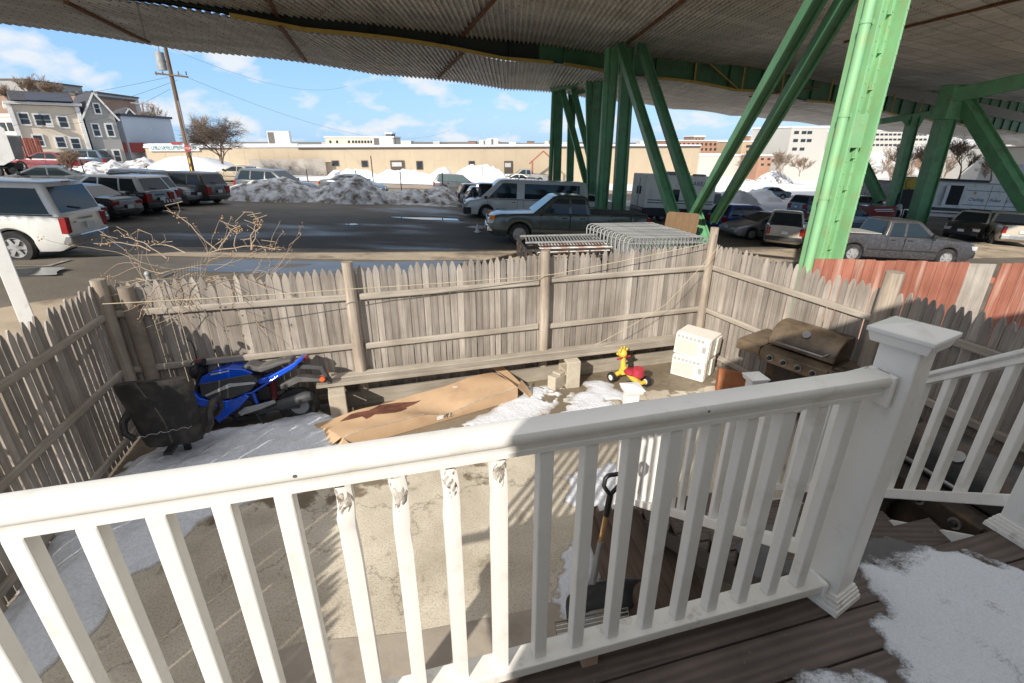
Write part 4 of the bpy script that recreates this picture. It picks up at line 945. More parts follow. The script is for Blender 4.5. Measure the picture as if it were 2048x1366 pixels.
for k in range(15): m.tube([(-0.24, -0.16 + 0.0229 * k, 0), (0.24, -0.16 + 0.0229 * k, 0)], 0.003, 5)
m.tube([(0.08, -0.18, 0), (0.08, 0.18, 0)], 0.004, 5); m.tube([(-0.08, -0.18, 0), (-0.08, 0.18, 0)], 0.004, 5); m.build('wire', CHROME, rack)
tr = onz(1145, 1215, 0.02)
o = tag(MB().box((0, 0, 0.11), (0.035, 0.5, 0.22)).box((0.10, 0, 0.015), (0.2, 0.5, 0.01)).build('metal_channel', mat('dull_aluminium', (0.36, 0.37, 0.38), 0.5, 0.5, var=0.25), None, bevel=0.004), 'bent sheet metal channel on the ground left of the shovel', 'metal sheet'); o.location = tr; o.rotation_euler = (0, R(14), R(-12))

jx = onz(1985, 880, 0.5)
grill('black gas barbecue in the shade under the porch rail at the right edge', (3.35, 2.9, 0), R(-78), BBQD, mat('black_lid', (0.03, 0.03, 0.032), 0.3, 0.3, var=0.5, scale=3, dirt=(0.12, 0.07, 0.035), dscale=3), True, 3)
cr = onz(1860, 985, 0.1)
crt = thing('wire_crate', 'dark wire crate on the ground under the far railing', 'crate', (2.72, 2.75, 0), R(-20))
m = MB()
for k in range(9):
    for z in (0.02, 0.28): m.tube([(-0.24 + 0.06 * k, -0.2, z), (-0.24 + 0.06 * k, 0.2, z)], 0.003, 4)
    m.tube([(-0.24 + 0.06 * k, -0.2, 0.02), (-0.24 + 0.06 * k, -0.2, 0.28)], 0.003, 4)
for k in range(7):
    for z in (0.02, 0.28): m.tube([(-0.24, -0.2 + 0.0667 * k, z), (0.24, -0.2 + 0.0667 * k, z)], 0.003, 4)
m.build('wire', STEEL, crt)
bg_ = onz(1845, 860, 0.3); bm_ = mat('black_bin_bag', (0.02, 0.02, 0.022), 0.3, var=0.3)
m = MB(); m.ball((0, 0, 0.22), 0.3, 18, (1.15, 0.9, 0.75)); o = m.build('bin_bag', mat('grey_tarpaulin', (0.07, 0.07, 0.072), 0.5, var=0.4, scale=4), None, smooth=60)
for v in o.data.vertices: v.co += Vector(v.co).normalized() * 0.05 * fbm(v.co.x * 7, v.co.y * 7, v.co.z * 7, 4)
o.location = (3.45, 3.95, 0.25); o.scale = (1.3, 1.3, 1.5); tag(o, 'crumpled grey tarpaulin bundle against the shaded fence', 'tarpaulin')
st = onz(1830, 960, 0.1); tag(MB().cyl((st.x, st.y, 0.02), (st.x + 0.18, st.y + 0.1, 0.55), 0.012, n=8).build('stick', SHAFT, None), 'thin wooden stick leaning behind the white newel post', 'stick')

# ---------------------------------------------------------------- dead climber on the left corner
VINE = mat('dry_vine_stem', (0.37, 0.28, 0.195), 0.85, var=0.3, scale=8)
vine = thing('dead_vine', 'dry leafless vine tangled over the left fence corner', 'shrub', (-3.6, 5.35, 0))
r = random.Random(11); stems = MB(); seeds = MB()
def vstem(p, d, n, rad, droop, branch):
    pts = [p.copy()]
    for i in range(n):
        d = (d + Vector((r.uniform(-.28, .28), r.uniform(-.22, .22), r.uniform(-.22, .22) - droop))).normalized()
        p = p + d * 0.085; pts.append(p.copy())
        if branch and r.random() < 0.22: vstem(p.copy(), (d + Vector((r.uniform(-1, 1), r.uniform(-.5, .5), r.uniform(-.3, .9)))).normalized(), r.randint(3, 6), rad * 0.65, droop * .6, False)
    stems.tube(pts, [rad * (1 - 0.6 * k / len(pts)) for k in range(len(pts))], 5)
    if r.random() < 0.75:
        for k in range(r.randint(2, 5)): seeds.ball(p + Vector((r.uniform(-.03, .03), r.uniform(-.03, .03), r.uniform(-.03, .03))), r.uniform(0.005, 0.010), 6)
for k in range(24):
    bx = r.uniform(-0.75, 0.7); p = Vector((bx, r.uniform(0.0, 0.5) + 0.3 * max(0, bx), r.uniform(1.45, 1.75)))
    vstem(p, Vector((r.uniform(-1.0, 1.1), r.uniform(-.3, .3), r.uniform(-0.1, 0.55))), r.randint(5, 12), 0.0045, 0.06, True)
for u, v, u2, v2 in ((430, 500, 333, 420), (440, 500, 480, 452), (500, 500, 515, 440), (505, 500, 524, 444), (370, 505, 300, 490), (300, 500, 190, 488), (420, 505, 560, 497), (330, 515, 245, 475), (470, 500, 478, 455)):
    Y = 5.55; a = aty(u, v, Y) - Vector((-3.6, 5.35, 0)); c = aty(u2, v2, Y) - Vector((-3.6, 5.35, 0)); pts = []
    for k in range(7): f = k / 6; pts.append(a.lerp(c, f) + Vector((r.uniform(-.02, .02), 0, 0.05 * math.sin(PI * f) + r.uniform(-.015, .015))))
    stems.tube(pts, [0.0075 - 0.004 * k / 6 for k in range(7)], 5)
    for k in range(9): f = r.uniform(0.6, 1); seeds.ball(a.lerp(c, f) + Vector((r.uniform(-.035, .035), r.uniform(-.03, .03), 0.03 + r.uniform(-.035, .035))), r.uniform(0.007, 0.013), 6)
    for k in range(3):
        f = r.uniform(0.4, 0.95); q = a.lerp(c, f) + Vector((0, 0, 0.03)); stems.tube([q, q + Vector((r.uniform(-.1, .1), 0, r.uniform(0.02, .1))), q + Vector((r.uniform(-.16, .16), 0, r.uniform(0.05, .16)))], 0.0035, 4)
for k in range(14):        # runners hanging over the pickets on the yard side
    p = Vector((r.uniform(-0.35, 0.55), r.uniform(-0.12, 0.05), 1.72)); vstem(p, Vector((r.uniform(-.6, .9), -0.35, 0.2)), r.randint(4, 8), 0.006, 0.16, True)
stems.build('stem', VINE, vine, smooth=60); tag(seeds.build('seed_head', mat('dry_seed', (0.40, 0.25, 0.13), 0.9, var=0.3), vine, smooth=60), kind='stuff')
for k in range(0): pass

# chain link fence beyond the left pickets
cl = thing('chain_link_fence', 'chain link fence beyond the shaded left picket fence', 'fence', (-4.55, 5.6, 0), math.atan2(-4.9, 0.3))
m = MB()
for k in range(100):
    x = -1.0 + 0.075 * k
    for s in (-1, 1):
        m.tube([(x, 0.0, 0.35), (x + s * 0.55 * 1.0, 0.004 * s, 1.52)], 0.0022, 3, cap=False)
m.build('wire_mesh', GALV, cl)
m = MB(); m.tube([(-0.9, 0, 1.50), (6.4, 0, 1.50)], 0.02, 8); m.build('top_rail', GALV, cl, smooth=60)
for x in (-0.3, 2.2, 4.7):
    m = MB(); m.cyl((x, 0.03, -0.6), (x, 0.03, 1.62), 0.03); m.ball((x, 0.03, 1.63), 0.04, 8); m.build('fence_post', GALV, cl, smooth=60)
sgp = aty(-14, 470, 6.2)
sg = thing('white_sign', 'white sign board on a white post cut by the left edge of the view', 'sign', (sgp.x, 6.2, gz(sgp.x, 6.2)), R(40))
m = MB(); m.box((0, 0, 1.5), (0.16, 0.05, 3.8)); m.build('sign_post', WHITE, sg, bevel=0.006)
m = MB(); m.prism([(-0.62, 3.0), (0.34, 3.0), (0.46, 3.07), (0.46, 3.42), (0.34, 3.52), (-0.62, 3.52)], 'y', -0.035, -0.027); m.build('sign_board', WHITE, sg)

for x, y, sx, sy, h, nm in ((2.85, 3.35, .5, .4, .55, 'dark storage box behind the white newel post in the shade'), (3.5, 3.35, .45, .5, .85, 'tall dark storage box against the shaded fence')):
    t_ = thing('storage_box', nm, 'box', (x, y, 0), R(-25)); MB().box((0, 0, h / 2), (sx, sy, h), tap=1.06).build('bin', BBQD, t_, bevel=.02); MB().box((0, 0, h + .02), (sx * 1.12, sy * 1.12, .05)).build('lid', DGREY, t_, bevel=.015)
# ---------------------------------------------------------------- viaduct
def corr_mat(name, c1, c2, dk):
    m, t, b = newmat(name)
    v = mapped(t)
    f = noi(t, v, 0.35, 6, 0.6); r = ramp(t, [(0.3, c1), (0.7, c2)]); L(t, f, r.inputs[0])
    v2 = mapped(t, (3.2, 0.28, 1)); f2 = noi(t, v2, 1, 5, 0.6); r2 = ramp(t, [(0.35, (0.7, 0.68, 0.66)), (0.6, (1, 1, 1)), (0.8, (1.0, 1.0, 1.0))]); L(t, f2, r2.inputs[0])
    o = mixc(t, 0.85, r.outputs[0], r2.outputs[0], 'MULTIPLY')
    # sheet joints and bolt rows
    mp = mapped(t, (1, 1, 1), (0, 0, R(-33))); br = N(t, 'ShaderNodeTexBrick', Scale=1.0); br.offset = 0.0
    br.inputs['Color1'].default_value = (0.72, 0.72, 0.72, 1); br.inputs['Color2'].default_value = (1, 1, 1, 1); br.inputs['Mortar'].default_value = (0.42, 0.36, 0.3, 1)
    br.inputs['Mortar Size'].default_value = 0.035; br.inputs['Brick Width'].default_value = 6.3; br.inputs['Row Height'].default_value = 0.95; L(t, mp, br.inputs['Vector'])
    o = mixc(t, 0.75, o, br.outputs['Color'], 'MULTIPLY')
    f3 = noi(t, v, 1.1, 5, 0.7); r3 = ramp(t, [(0.62, 0.0), (0.8, 0.6)]); L(t, f3, r3.inputs[0]); o = mixc(t, r3.outputs[0], o, dk)
    L(t, o, b.inputs['Base Color']); b.inputs['Roughness'].default_value = 0.55; b.inputs['Metallic'].default_value = 0.0
    return m
CORR = corr_mat('corrugated_soffit', (0.74, 0.68, 0.61), (0.90, 0.85, 0.78), (0.36, 0.24, 0.16))
CORR2 = corr_mat('corrugated_soffit_far', (0.76, 0.72, 0.66), (0.92, 0.89, 0.84), (0.42, 0.30, 0.22))
bridge = thing('viaduct', 'green steel road viaduct with corrugated soffit crossing overhead', 'bridge', (0, 0, 0))
def interp(poly, x):
    if x <= poly[0][0]: i = 0
    elif x >= poly[-1][0]: i = len(poly) - 2
    else: i = max(k for k in range(len(poly) - 1) if poly[k][0] <= x)
    (x0, y0), (x1, y1) = poly[i], poly[i + 1]; return y0 + (y1 - y0) * (x - x0) / (x1 - x0)
# plan edges (x, y) of the two carriageways
NEAR_N = [(-60, -7.6), (-22, 2.0), (5.5, 9.2), (60, 25), (220, 70)]
NEAR_F = [(-60, 0), (-13.5, 22.2), (-10.1, 25.7), (4.9, 33.6), (18.7, 40.0), (37.5, 52.8), (220, 170)]
FAR_N = [(-60, -6), (-12.9, 21.3), (4.8, 32.6), (19.5, 41.0), (43, 57.4), (75, 78), (220, 175)]
FAR_F = [(-60, -9.5), (-22.15, 24.7), (-18.1, 28.1), (-12.6, 32.6), (-4.5, 39.2), (3.0, 44.0), (13.3, 51.6), (37.2, 68.2), (74.4, 90), (118, 121), (220, 190)]
FAR_F[0] = (-60, -6.5)
def zn(x, y): return CZ + 4.78 + 0.06 * abs(math.sin((x + 2) * PI / 7.3))
def zf(x, y): return CZ + 4.8 - 0.0245 * (x + y) + 0.16 * abs(math.sin((x + 0.5) * PI / 8.2)) - 0.2
def soffit(name, en, ef, zfun, m, x0, x1, pitch, dep, ny):
    mb = MB(); vs = []; fs = []; ks = int((x1 - x0) / pitch); row = ny + 1
    prof = ((0.0, 0), (0.25, 0), (0.38, 1), (0.85, 1), (1.0, 0))
    xs = []
    for k in range(ks):
        for a, h in prof[:-1]: xs.append((x0 + (k + a) * pitch, h))
    for x, h in xs:
        ya, yb = interp(en, x), interp(ef, x)
        for j in range(row):
            y = ya + (yb - ya) * j / ny; vs.append((x, y, zfun(x, y) + h * dep))
    for i in range(len(xs) - 1):
        for j in range(ny): fs.append((i * row + j, i * row + j + 1, (i + 1) * row + j + 1, (i + 1) * row + j))
    mb.add(vs, fs); return mb.build(name, m, bridge)
soffit('soffit', NEAR_N, NEAR_F, zn, CORR, -45, 90, 0.24, 0.10, 5)
soffit('soffit', FAR_N, FAR_F, zf, CORR2, -45, 170, 0.24, 0.10, 5)
DECKC = mat('viaduct_concrete', (0.25, 0.24, 0.22), 0.9, var=0.2)
def slab_deck(en, ef, zfun, up, th, x0, x1):
    mb = MB(); xs = [x0 + (x1 - x0) * k / 40 for k in range(41)]; rings = []
    for x in xs:
        ya, yb = interp(en, x) + 0.05, interp(ef, x) - 0.05; z = zfun(x, ya) * 0 + (CZ + up(x))
        rings.append([(x, ya, z), (x, yb, z), (x, yb, z + th), (x, ya, z + th)])
    mb.loft(rings); mb.build('deck_slab', DECKC, bridge)
slab_deck(NEAR_N, NEAR_F, zn, lambda x: 5.45, 2.2, -45, 90)
slab_deck(FAR_N, FAR_F, zf, lambda x: 5.6 - 0.041 * x, 1.2, -45, 170)
# green girder seen in the gap between the carriageways, with stiffeners and yellow walkway rail
def ribbon(name, m, line, za, zb, x0, x1, n, th=0.05, dy=0.0):
    mb = MB(); rings = []
    for k in range(n + 1):
        x = x0 + (x1 - x0) * k / n; y = interp(line, x) + dy
        rings.append([(x, y - th / 2, za(x, y)), (x, y + th / 2, za(x, y)), (x, y + th / 2, zb(x, y)), (x, y - th / 2, zb(x, y))])
    mb.loft(rings); return mb.build(name, m, bridge)
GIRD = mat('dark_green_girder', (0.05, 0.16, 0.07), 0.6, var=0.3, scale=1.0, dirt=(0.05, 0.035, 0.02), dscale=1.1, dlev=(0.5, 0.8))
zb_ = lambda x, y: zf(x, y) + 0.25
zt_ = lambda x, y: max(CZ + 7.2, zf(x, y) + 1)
DKG = mat('shade_dark_girder', (0.02, 0.028, 0.02), 0.8, var=0.4)  # shade of the narrow gap put into the girder colour
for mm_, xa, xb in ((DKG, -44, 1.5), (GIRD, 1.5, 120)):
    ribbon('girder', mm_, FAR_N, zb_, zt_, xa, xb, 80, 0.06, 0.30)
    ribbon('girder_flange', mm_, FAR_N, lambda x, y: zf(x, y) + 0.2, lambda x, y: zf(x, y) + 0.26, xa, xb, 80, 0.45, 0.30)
for k in range(34):
    x = -28 + k * 3.1; y = interp(FAR_N, x) + 0.2
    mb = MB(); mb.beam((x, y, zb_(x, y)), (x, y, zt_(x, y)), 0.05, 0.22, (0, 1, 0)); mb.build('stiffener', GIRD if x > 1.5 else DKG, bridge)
for a, c in ((-11.0, 2.3), (2.9, 7.6), (8.2, 22.5), (24, 50), (52, 90)):
    ribbon('walkway_rail', YELLOW, FAR_N, lambda x, y: zf(x, y) + 0.02, lambda x, y: zf(x, y) + 0.17, a, c, 24, 0.12, -0.15)
for x in (12.2, 16.5, 20.6, 27, 33, 38, 44, 50, 56):
    y = interp(FAR_N, x) - 0.15; z = zf(x, y) + 0.1
    mb = MB(); mb.beam((x, y, z), (x, y, z + 1.75), 0.09, 0.09, (0, 1, 0)); mb.build('walkway_post', YELLOW, bridge)
x = 12.2; y = interp(FAR_N, x) - 0.15; y2 = interp(FAR_N, 16.2) - 0.15
MB().beam((x, y, zf(x, y) + 1.8), (16.2, y2, zf(16.2, y2) + 0.15), 0.07, 0.07).build('walkway_brace', YELLOW, bridge)
# rusty seams across the soffits
def seam(a, c, zfun, w=0.14):
    mb = MB(); n = 12
    pts = [(a[0] + (c[0] - a[0]) * k / n, a[1] + (c[1] - a[1]) * k / n) for k in range(n + 1)]
    for k in range(n):
        (x, y), (x2, y2) = pts[k], pts[k + 1]; mb.beam((x, y, zfun(x, y) - 0.05), (x2, y2, zfun(x2, y2) - 0.05), w, 0.09)
    mb.build('soffit_seam', RUST, bridge)
def on_plane(u, v, zfun):
    r_ = ray(u, v); t_ = 10
    for _ in range(60):
        p = r_ * t_; t_ = (zfun(p.x, p.y) - CZ) / r_.z * 0.7 + t_ * 0.3
    p = r_ * t_; return (p.x, p.y)
for u, v, u2, v2 in ((1255, 85, 1440, -60), (1690, 82, 2120, -25), (925, 70, 985, 0), (560, 40, 535, -8)):
    a, c = on_plane(u, v, zn), on_plane(u2, v2, zn) if v2 > -61 else None
    seam(a, (a[0] + (c[0] - a[0]) * 1.3, a[1] + (c[1] - a[1]) * 1.3), zn)
for u, v, u2, v2 in ((130, 0, 297, 82), (560, 50, 612, 120), (925, 105, 876, 155), (1500, 192, 1640, 172)):
    seam(on_plane(u, v, zf), on_plane(u2, v2, zf), zf)

# columns and bracing (each a built-up green section with flanges)
def hsec(a, c, w, d, m, name, par, side=(1, 0, 0)):
    """H section: two flanges and a web"""
    a = Vector(a); c = Vector(c); t_ = (c - a).normalized(); s_ = Vector(side); s_ = (s_ - t_ * s_.dot(t_)).normalized(); n_ = t_.cross(s_)
    mb = MB()
    mb.beam(a, c, w * 0.5, d, n_) if False else None
    for k in (-1, 1):
        mb.beam(a + s_ * (k * (w / 2 - 0.03)), c + s_ * (k * (w / 2 - 0.03)), 0.06, d, n_)
    mb.beam(a, c, w - 0.13, d * 0.55, n_)
    return mb.build(name, m, par, bevel=0.012)
big = bridge
# lit column nearest the yard
pb = aty(1634, 520, 8.6)
cb_ = (pb.x, 8.6); ztop = zn(*cb_)
colu = thing('viaduct_column', 'sunlit pale green steel viaduct column with a drain pipe', 'column', (cb_[0], cb_[1], gz(*cb_)), R(12))
hz_ = ztop - gz(*cb_)
colu.scale = (0.58, 0.62, 1)
m = MB(); m.box((0.10, 0, hz_ / 2), (0.80, 0.06, hz_)); m.build('web_plate', GREENL, colu, bevel=0.01)
for x in (-0.27, 0.5):
    m = MB(); m.box((x, -0.02, hz_ / 2), (0.06, 0.72, hz_)); m.build('flange', GREENL, colu, bevel=0.01)
m = MB()
for x in (-0.14, -0.02, 0.27): m.box((x, -0.10, hz_ / 2), (0.085, 0.16, hz_))
m.build('angle_strip', GREENL, colu, bevel=0.012)
m = MB(); m.tube([(-0.50, -0.22, hz_), (-0.50, -0.22, 1.25), (-0.55, -0.26, 1.02), (-0.75, -0.36, 0.85), (-0.95, -0.45, 0.8)], 0.125, 16); m.tube([(-0.50, -0.22, 1.5), (-0.50, -0.22, 1.28)], 0.15, 16); o = m.build('drain_pipe', GREENL, colu, smooth=50)
for k in range(5):
    z = 2.0 + 1.25 * k; m = MB(); m.tube([(-0.5, -0.22, z), (-0.5, -0.22, z + 0.06)], 0.14, 16); m.box((-0.30, -0.22, z + 0.03), (0.30, 0.06, 0.06)); m.build('pipe_clamp', GREENL, colu, smooth=50)
for k in range(14):
    z = 1.4 + 0.5 * k; m = MB(); m.box((0.18, -0.19, z), (0.12, 0.03, 0.02)); m.box((0.14, -0.19, z + 0.05), (0.025, 0.03, 0.1)); m.build('ladder_clip', GREENL, colu)
m = MB()
for x in (-0.02, 0.27, 0.5):
    for k in range(48):
        z = 1.0 + 0.19 * k; m.cyl((x, -0.182 if x < .4 else -0.38, z), (x, -0.196 if x < .4 else -0.394, z), 0.02, n=6)
tag(m.build('rivet_row', GREENL, colu), kind='stuff')
m = MB()
for z in (1.6, 4.3, 7.0): m.box((0.12, -0.188, z), (0.46, 0.02, 0.5))
m.build('splice_plate', GREENL, colu, bevel=0.006)
m = MB(); m.box((0.05, 0, 0.15), (1.5, 1.2, 0.5)); m.build('footing', GREENL, colu, bevel=0.03)
def strut(u0, v0, Y0, u1, v1, Y1, w, d, ext0=0.0, ext1=0.0, name='brace', m=GREEN, par=bridge, side=(0, 1, 0)):
    a = aty(u0, v0, Y0); c = aty(u1, v1, Y1); t_ = (c - a)
    return hsec(a - t_ * ext0, c + t_ * ext1, w, d, m, name, par, side)
# V brace of the near bent
strut(1392, 420, 19.0, 1632, 0, 10.2, 0.27, 0.27, 0.12, 0.35, side=(1, 0, 0)); strut(1440, 420, 18.6, 1692, 0, 10.0, 0.27, 0.27, 0.12, 0.35, side=(1, 0, 0))
strut(1345, 425, 20.6, 1241, 96, 29.6, 0.40, 0.40, 0.12, 0.02, side=(1, 0, 0)); strut(1392, 430, 20.4, 1284, 96, 30.0, 0.40, 0.40, 0.12, 0.02, side=(1, 0, 0))
def column(u0, v0, u1, v1, Y, w, d, m=GREEN, z0=None, name='column'):
    a = aty(u0, v0, Y); c = aty(u1, v1, Y); zg = gz(a.x, Y) if z0 is None else z0
    k = (zg - a.z) / (c.z - a.z); a2 = a + (c - a) * k
    return hsec(a2, c, w, d, m, name, bridge, (1, 0, 0))
column(1203, 400, 1226, 96, 30.2, 0.68, 0.7); column(1236, 400, 1256, 96, 31.2, 0.62, 0.7); 
def pipe(u0, v0, u1, v1, Y, r_, name='drain_pipe'):
    a = aty(u0, v0, Y); c = aty(u1, v1, Y); k = (gz(a.x, Y) - a.z) / (c.z - a.z); m = MB(); m.tube([a + (c - a) * k, c], r_, 10)
    o = m.build(name, GREEN, bridge, smooth=50); return o
pipe(1200, 400, 1216, 96, 30.0, 0.16); pipe(1248, 400, 1262, 180, 31.4, 0.14); pipe(1180, 380, 1187, 150, 37.2, 0.18); pipe(1100, 370, 1108, 175, 41.5, 0.17)
# bent under the far carriageway
column(1113, 375, 1119, 163, 41.5, 0.62, 0.6); column(1139, 380, 1144, 190, 41.5, 0.55, 0.55); column(1187, 380, 1196, 142, 37.0, 0.62, 0.6); column(1180, 380, 1177, 150, 37.2, 0.4, 0.5)
strut(1176, 378, 38.5, 1122, 172, 41.3, 0.42, 0.4, 0.1, 0.0, side=(1, 0, 0)); strut(1196, 380, 37.5, 1146, 178, 41.3, 0.42, 0.4, 0.1, 0.0, side=(1, 0, 0))
m = MB(); m.beam(aty(1108, 174, 41.5), aty(1198, 146, 36.8), 0.6, 0.75); m.build('cap_beam', GREEN, bridge, bevel=0.02)
m = MB(); m.beam(aty(1140, 188, 43.0), aty(1200, 172, 40.0), 0.5, 0.5); m.build('cap_beam', GREEN, bridge, bevel=0.02)
m = MB(); m.tube([aty(1108, 178, 41.4), aty(1101, 172, 41.4), aty(1099, 160, 41.4)], 0.2, 10); m.build('drain_bend', GREEN, bridge, smooth=50)
# bent further along on the right
column(1845, 400, 1905, 190, 38, 1.0, 0.9); column(1788, 395, 1828, 232, 46, 0.75, 0.7)
strut(2040, 385, 34, 1922, 192, 38, 0.85, 0.8, 0.35, 0.0, side=(1, 0, 0)); strut(1757, 392, 41, 1712, 300, 43, 0.6, 0.6, 0.1, 0.6, side=(1, 0, 0))
m = MB(); m.beam(aty(1885, 196, 38), aty(2200, 130, 33), 0.7, 0.9); m.build('cap_beam', GREEN, bridge, bevel=0.02)
m = MB(); m.beam(aty(1760, 243, 46), aty(1856, 228, 46), 0.5, 0.45); m.beam(aty(1846, 232, 46), aty(1828, 262, 46), 0.3, 0.3); m.beam(aty(1808, 238, 46), aty(1826, 262, 46), 0.3, 0.3); m.build('cap_beam', GREEN, bridge, bevel=0.02)
m = MB(); m.box(aty(1903, 205, 37.9), (1.8, 1.0, 2.2), 0.3); m.build('gusset', GREEN, bridge, bevel=0.05)
# green painted pier base under the V
pz = ong(1310, 470); 
m = MB(); c = ong(1400, 500); p0 = ong(1245, 452); 
m.beam((5.3, 28.6, gz(5.3, 28.6) + 0.35), (7.6, 17.5, gz(7.6, 17.5) + 0.1), 1.5, 1.0); m.build('pier_base', mat('green_pier_concrete', (0.10, 0.30, 0.13), 0.8, var=0.25, scale=2, dirt=(0.06, 0.12, 0.06), dscale=2), bridge, bevel=0.06)
# ---------------------------------------------------------------- vehicles
KIND = dict(
 sedan=dict(L=4.85, W=1.85, clr=0.20, r=0.325, ax=(-1.42, 1.43), top=[(-2.42, .62), (-2.38, .92), (-2.2, 1.0), (-1.4, 1.03), (0.9, 0.98), (1.15, 0.96), (2.0, 0.80), (2.32, .68), (2.42, .52)], gb=(-1.85, 1.2), gt=(-0.75, 0.2), zb=0.96, zr=1.45, win=[(-1.38, -.70, -.32, -.30), (-.24, -.23, .92, .16)]),
 suv=dict(L=4.9, W=1.98, clr=0.22, r=0.37, ax=(-1.45, 1.42), top=[(-2.45, .72), (-2.43, 1.05), (-2.3, 1.12), (0.9, 1.10), (1.15, 1.09), (2.1, 0.98), (2.38, .86), (2.45, .6)], gb=(-2.38, 1.25), gt=(-2.0, 0.25), zb=1.07, zr=1.74, win=[(-2.1, -1.86, -1.28, -1.24), (-1.18, -1.15, -.25, -.25), (-.17, -.17, .95, .18)]),
 bigsuv=dict(L=5.76, W=2.03, clr=0.30, r=0.40, ax=(-1.72, 1.86), top=[(-2.88, .75), (-2.87, 1.18), (-2.8, 1.22), (1.2, 1.20), (1.45, 1.18), (2.6, 1.10), (2.84, 1.0), (2.88, .7)], gb=(-2.82, 1.5), gt=(-2.55, 0.7), zb=1.17, zr=1.95, win=[(-2.62, -2.42, -1.1, -1.08), (-0.98, -0.96, -.1, -.08), (0.0, 0.02, 1.2, 0.6)]),
 pickup=dict(L=6.3, W=2.02, clr=0.30, r=0.40, ax=(-1.95, 1.95), top=[(-3.15, .80), (-3.14, 1.22), (-3.08, 1.25), (-0.75, 1.25), (-0.72, 1.22), (1.15, 1.20), (1.4, 1.19), (2.7, 1.12), (3.05, 1.02), (3.15, .72)], gb=(-0.80, 1.45), gt=(-0.62, 0.62), zb=1.18, zr=1.86, win=[(-.62, -.50, -.02, -.0), (.08, .10, 1.12, .52)], bed=(-3.05, -0.86)),
 van=dict(L=7.2, W=2.06, clr=0.22, r=0.37, ax=(-2.2, 2.35), top=[(-3.6, .6), (-3.59, 1.05), (-3.5, 1.12), (2.2, 1.12), (2.6, 1.12), (3.3, 0.98), (3.55, .85), (3.6, .5)], gb=(-3.57, 2.75), gt=(-3.4, 1.6), zb=1.08, zr=2.15, win=[(-3.0, -2.98, .2, .2), (0.65, 0.65, 2.25, 1.45)]),
 jeep=dict(L=3.9, W=1.85, clr=0.28, r=0.40, ax=(-1.2, 1.2), top=[(-1.95, .7), (-1.94, 1.08), (-1.9, 1.12), (.6, 1.12), (.8, 1.12), (1.8, 1.05), (1.93, 1.0), (1.95, .7)], gb=(-1.9, .8), gt=(-1.85, .5), zb=1.09, zr=1.84, win=[(-1.75, -1.72, -.75, -.75), (-.65, -.65, .35, .35)]))
GRILLM = mat('radiator_grille', (0.03, 0.03, 0.032), 0.4, 0.3, var=0.4)
UNDER = mat('shade_underbody', (0.012, 0.012, 0.012), 0.9)
SEAMM = mat('panel_gap', (0.01, 0.01, 0.01), 0.8)
TRIM = mat('black_trim', (0.025, 0.025, 0.027), 0.45, var=0.3)
def plin(P, x):
    if x <= P[0][0]: return P[0][1]
    for (a, b_), (c, d_) in zip(P, P[1:]):
        if x <= c: return b_ + (d_ - b_) * (x - a) / (c - a + 1e-9)
    return P[-1][1]
def paint(name, col, rough=0.28, metal=0.0, dirt=0.35):
    d = tuple(0.72 * c + 0.28 * k for c, k in zip(col, (0.24, 0.21, 0.175)))
    return mat(name, col, rough, metal, var=0.10, scale=1.2, coat=0.5, dirt=d, dscale=5, dlev=(0.40, 1.35 - dirt))
def ground_pose(o, x, y, hd, h=0.0):
    zx = Vector((1, 0, -0.045)); zy = Vector((0, 1, -0.03)); n = zx.cross(zy).normalized()
    f = Vector((math.cos(hd), math.sin(hd), 0)); f = (f - n * f.dot(n)).normalized(); l = n.cross(f)
    M = Matrix(((f.x, l.x, n.x), (f.y, l.y, n.y), (f.z, l.z, n.z)))
    o.location = (x, y, gz(x, y) + h); o.rotation_euler = M.to_euler()
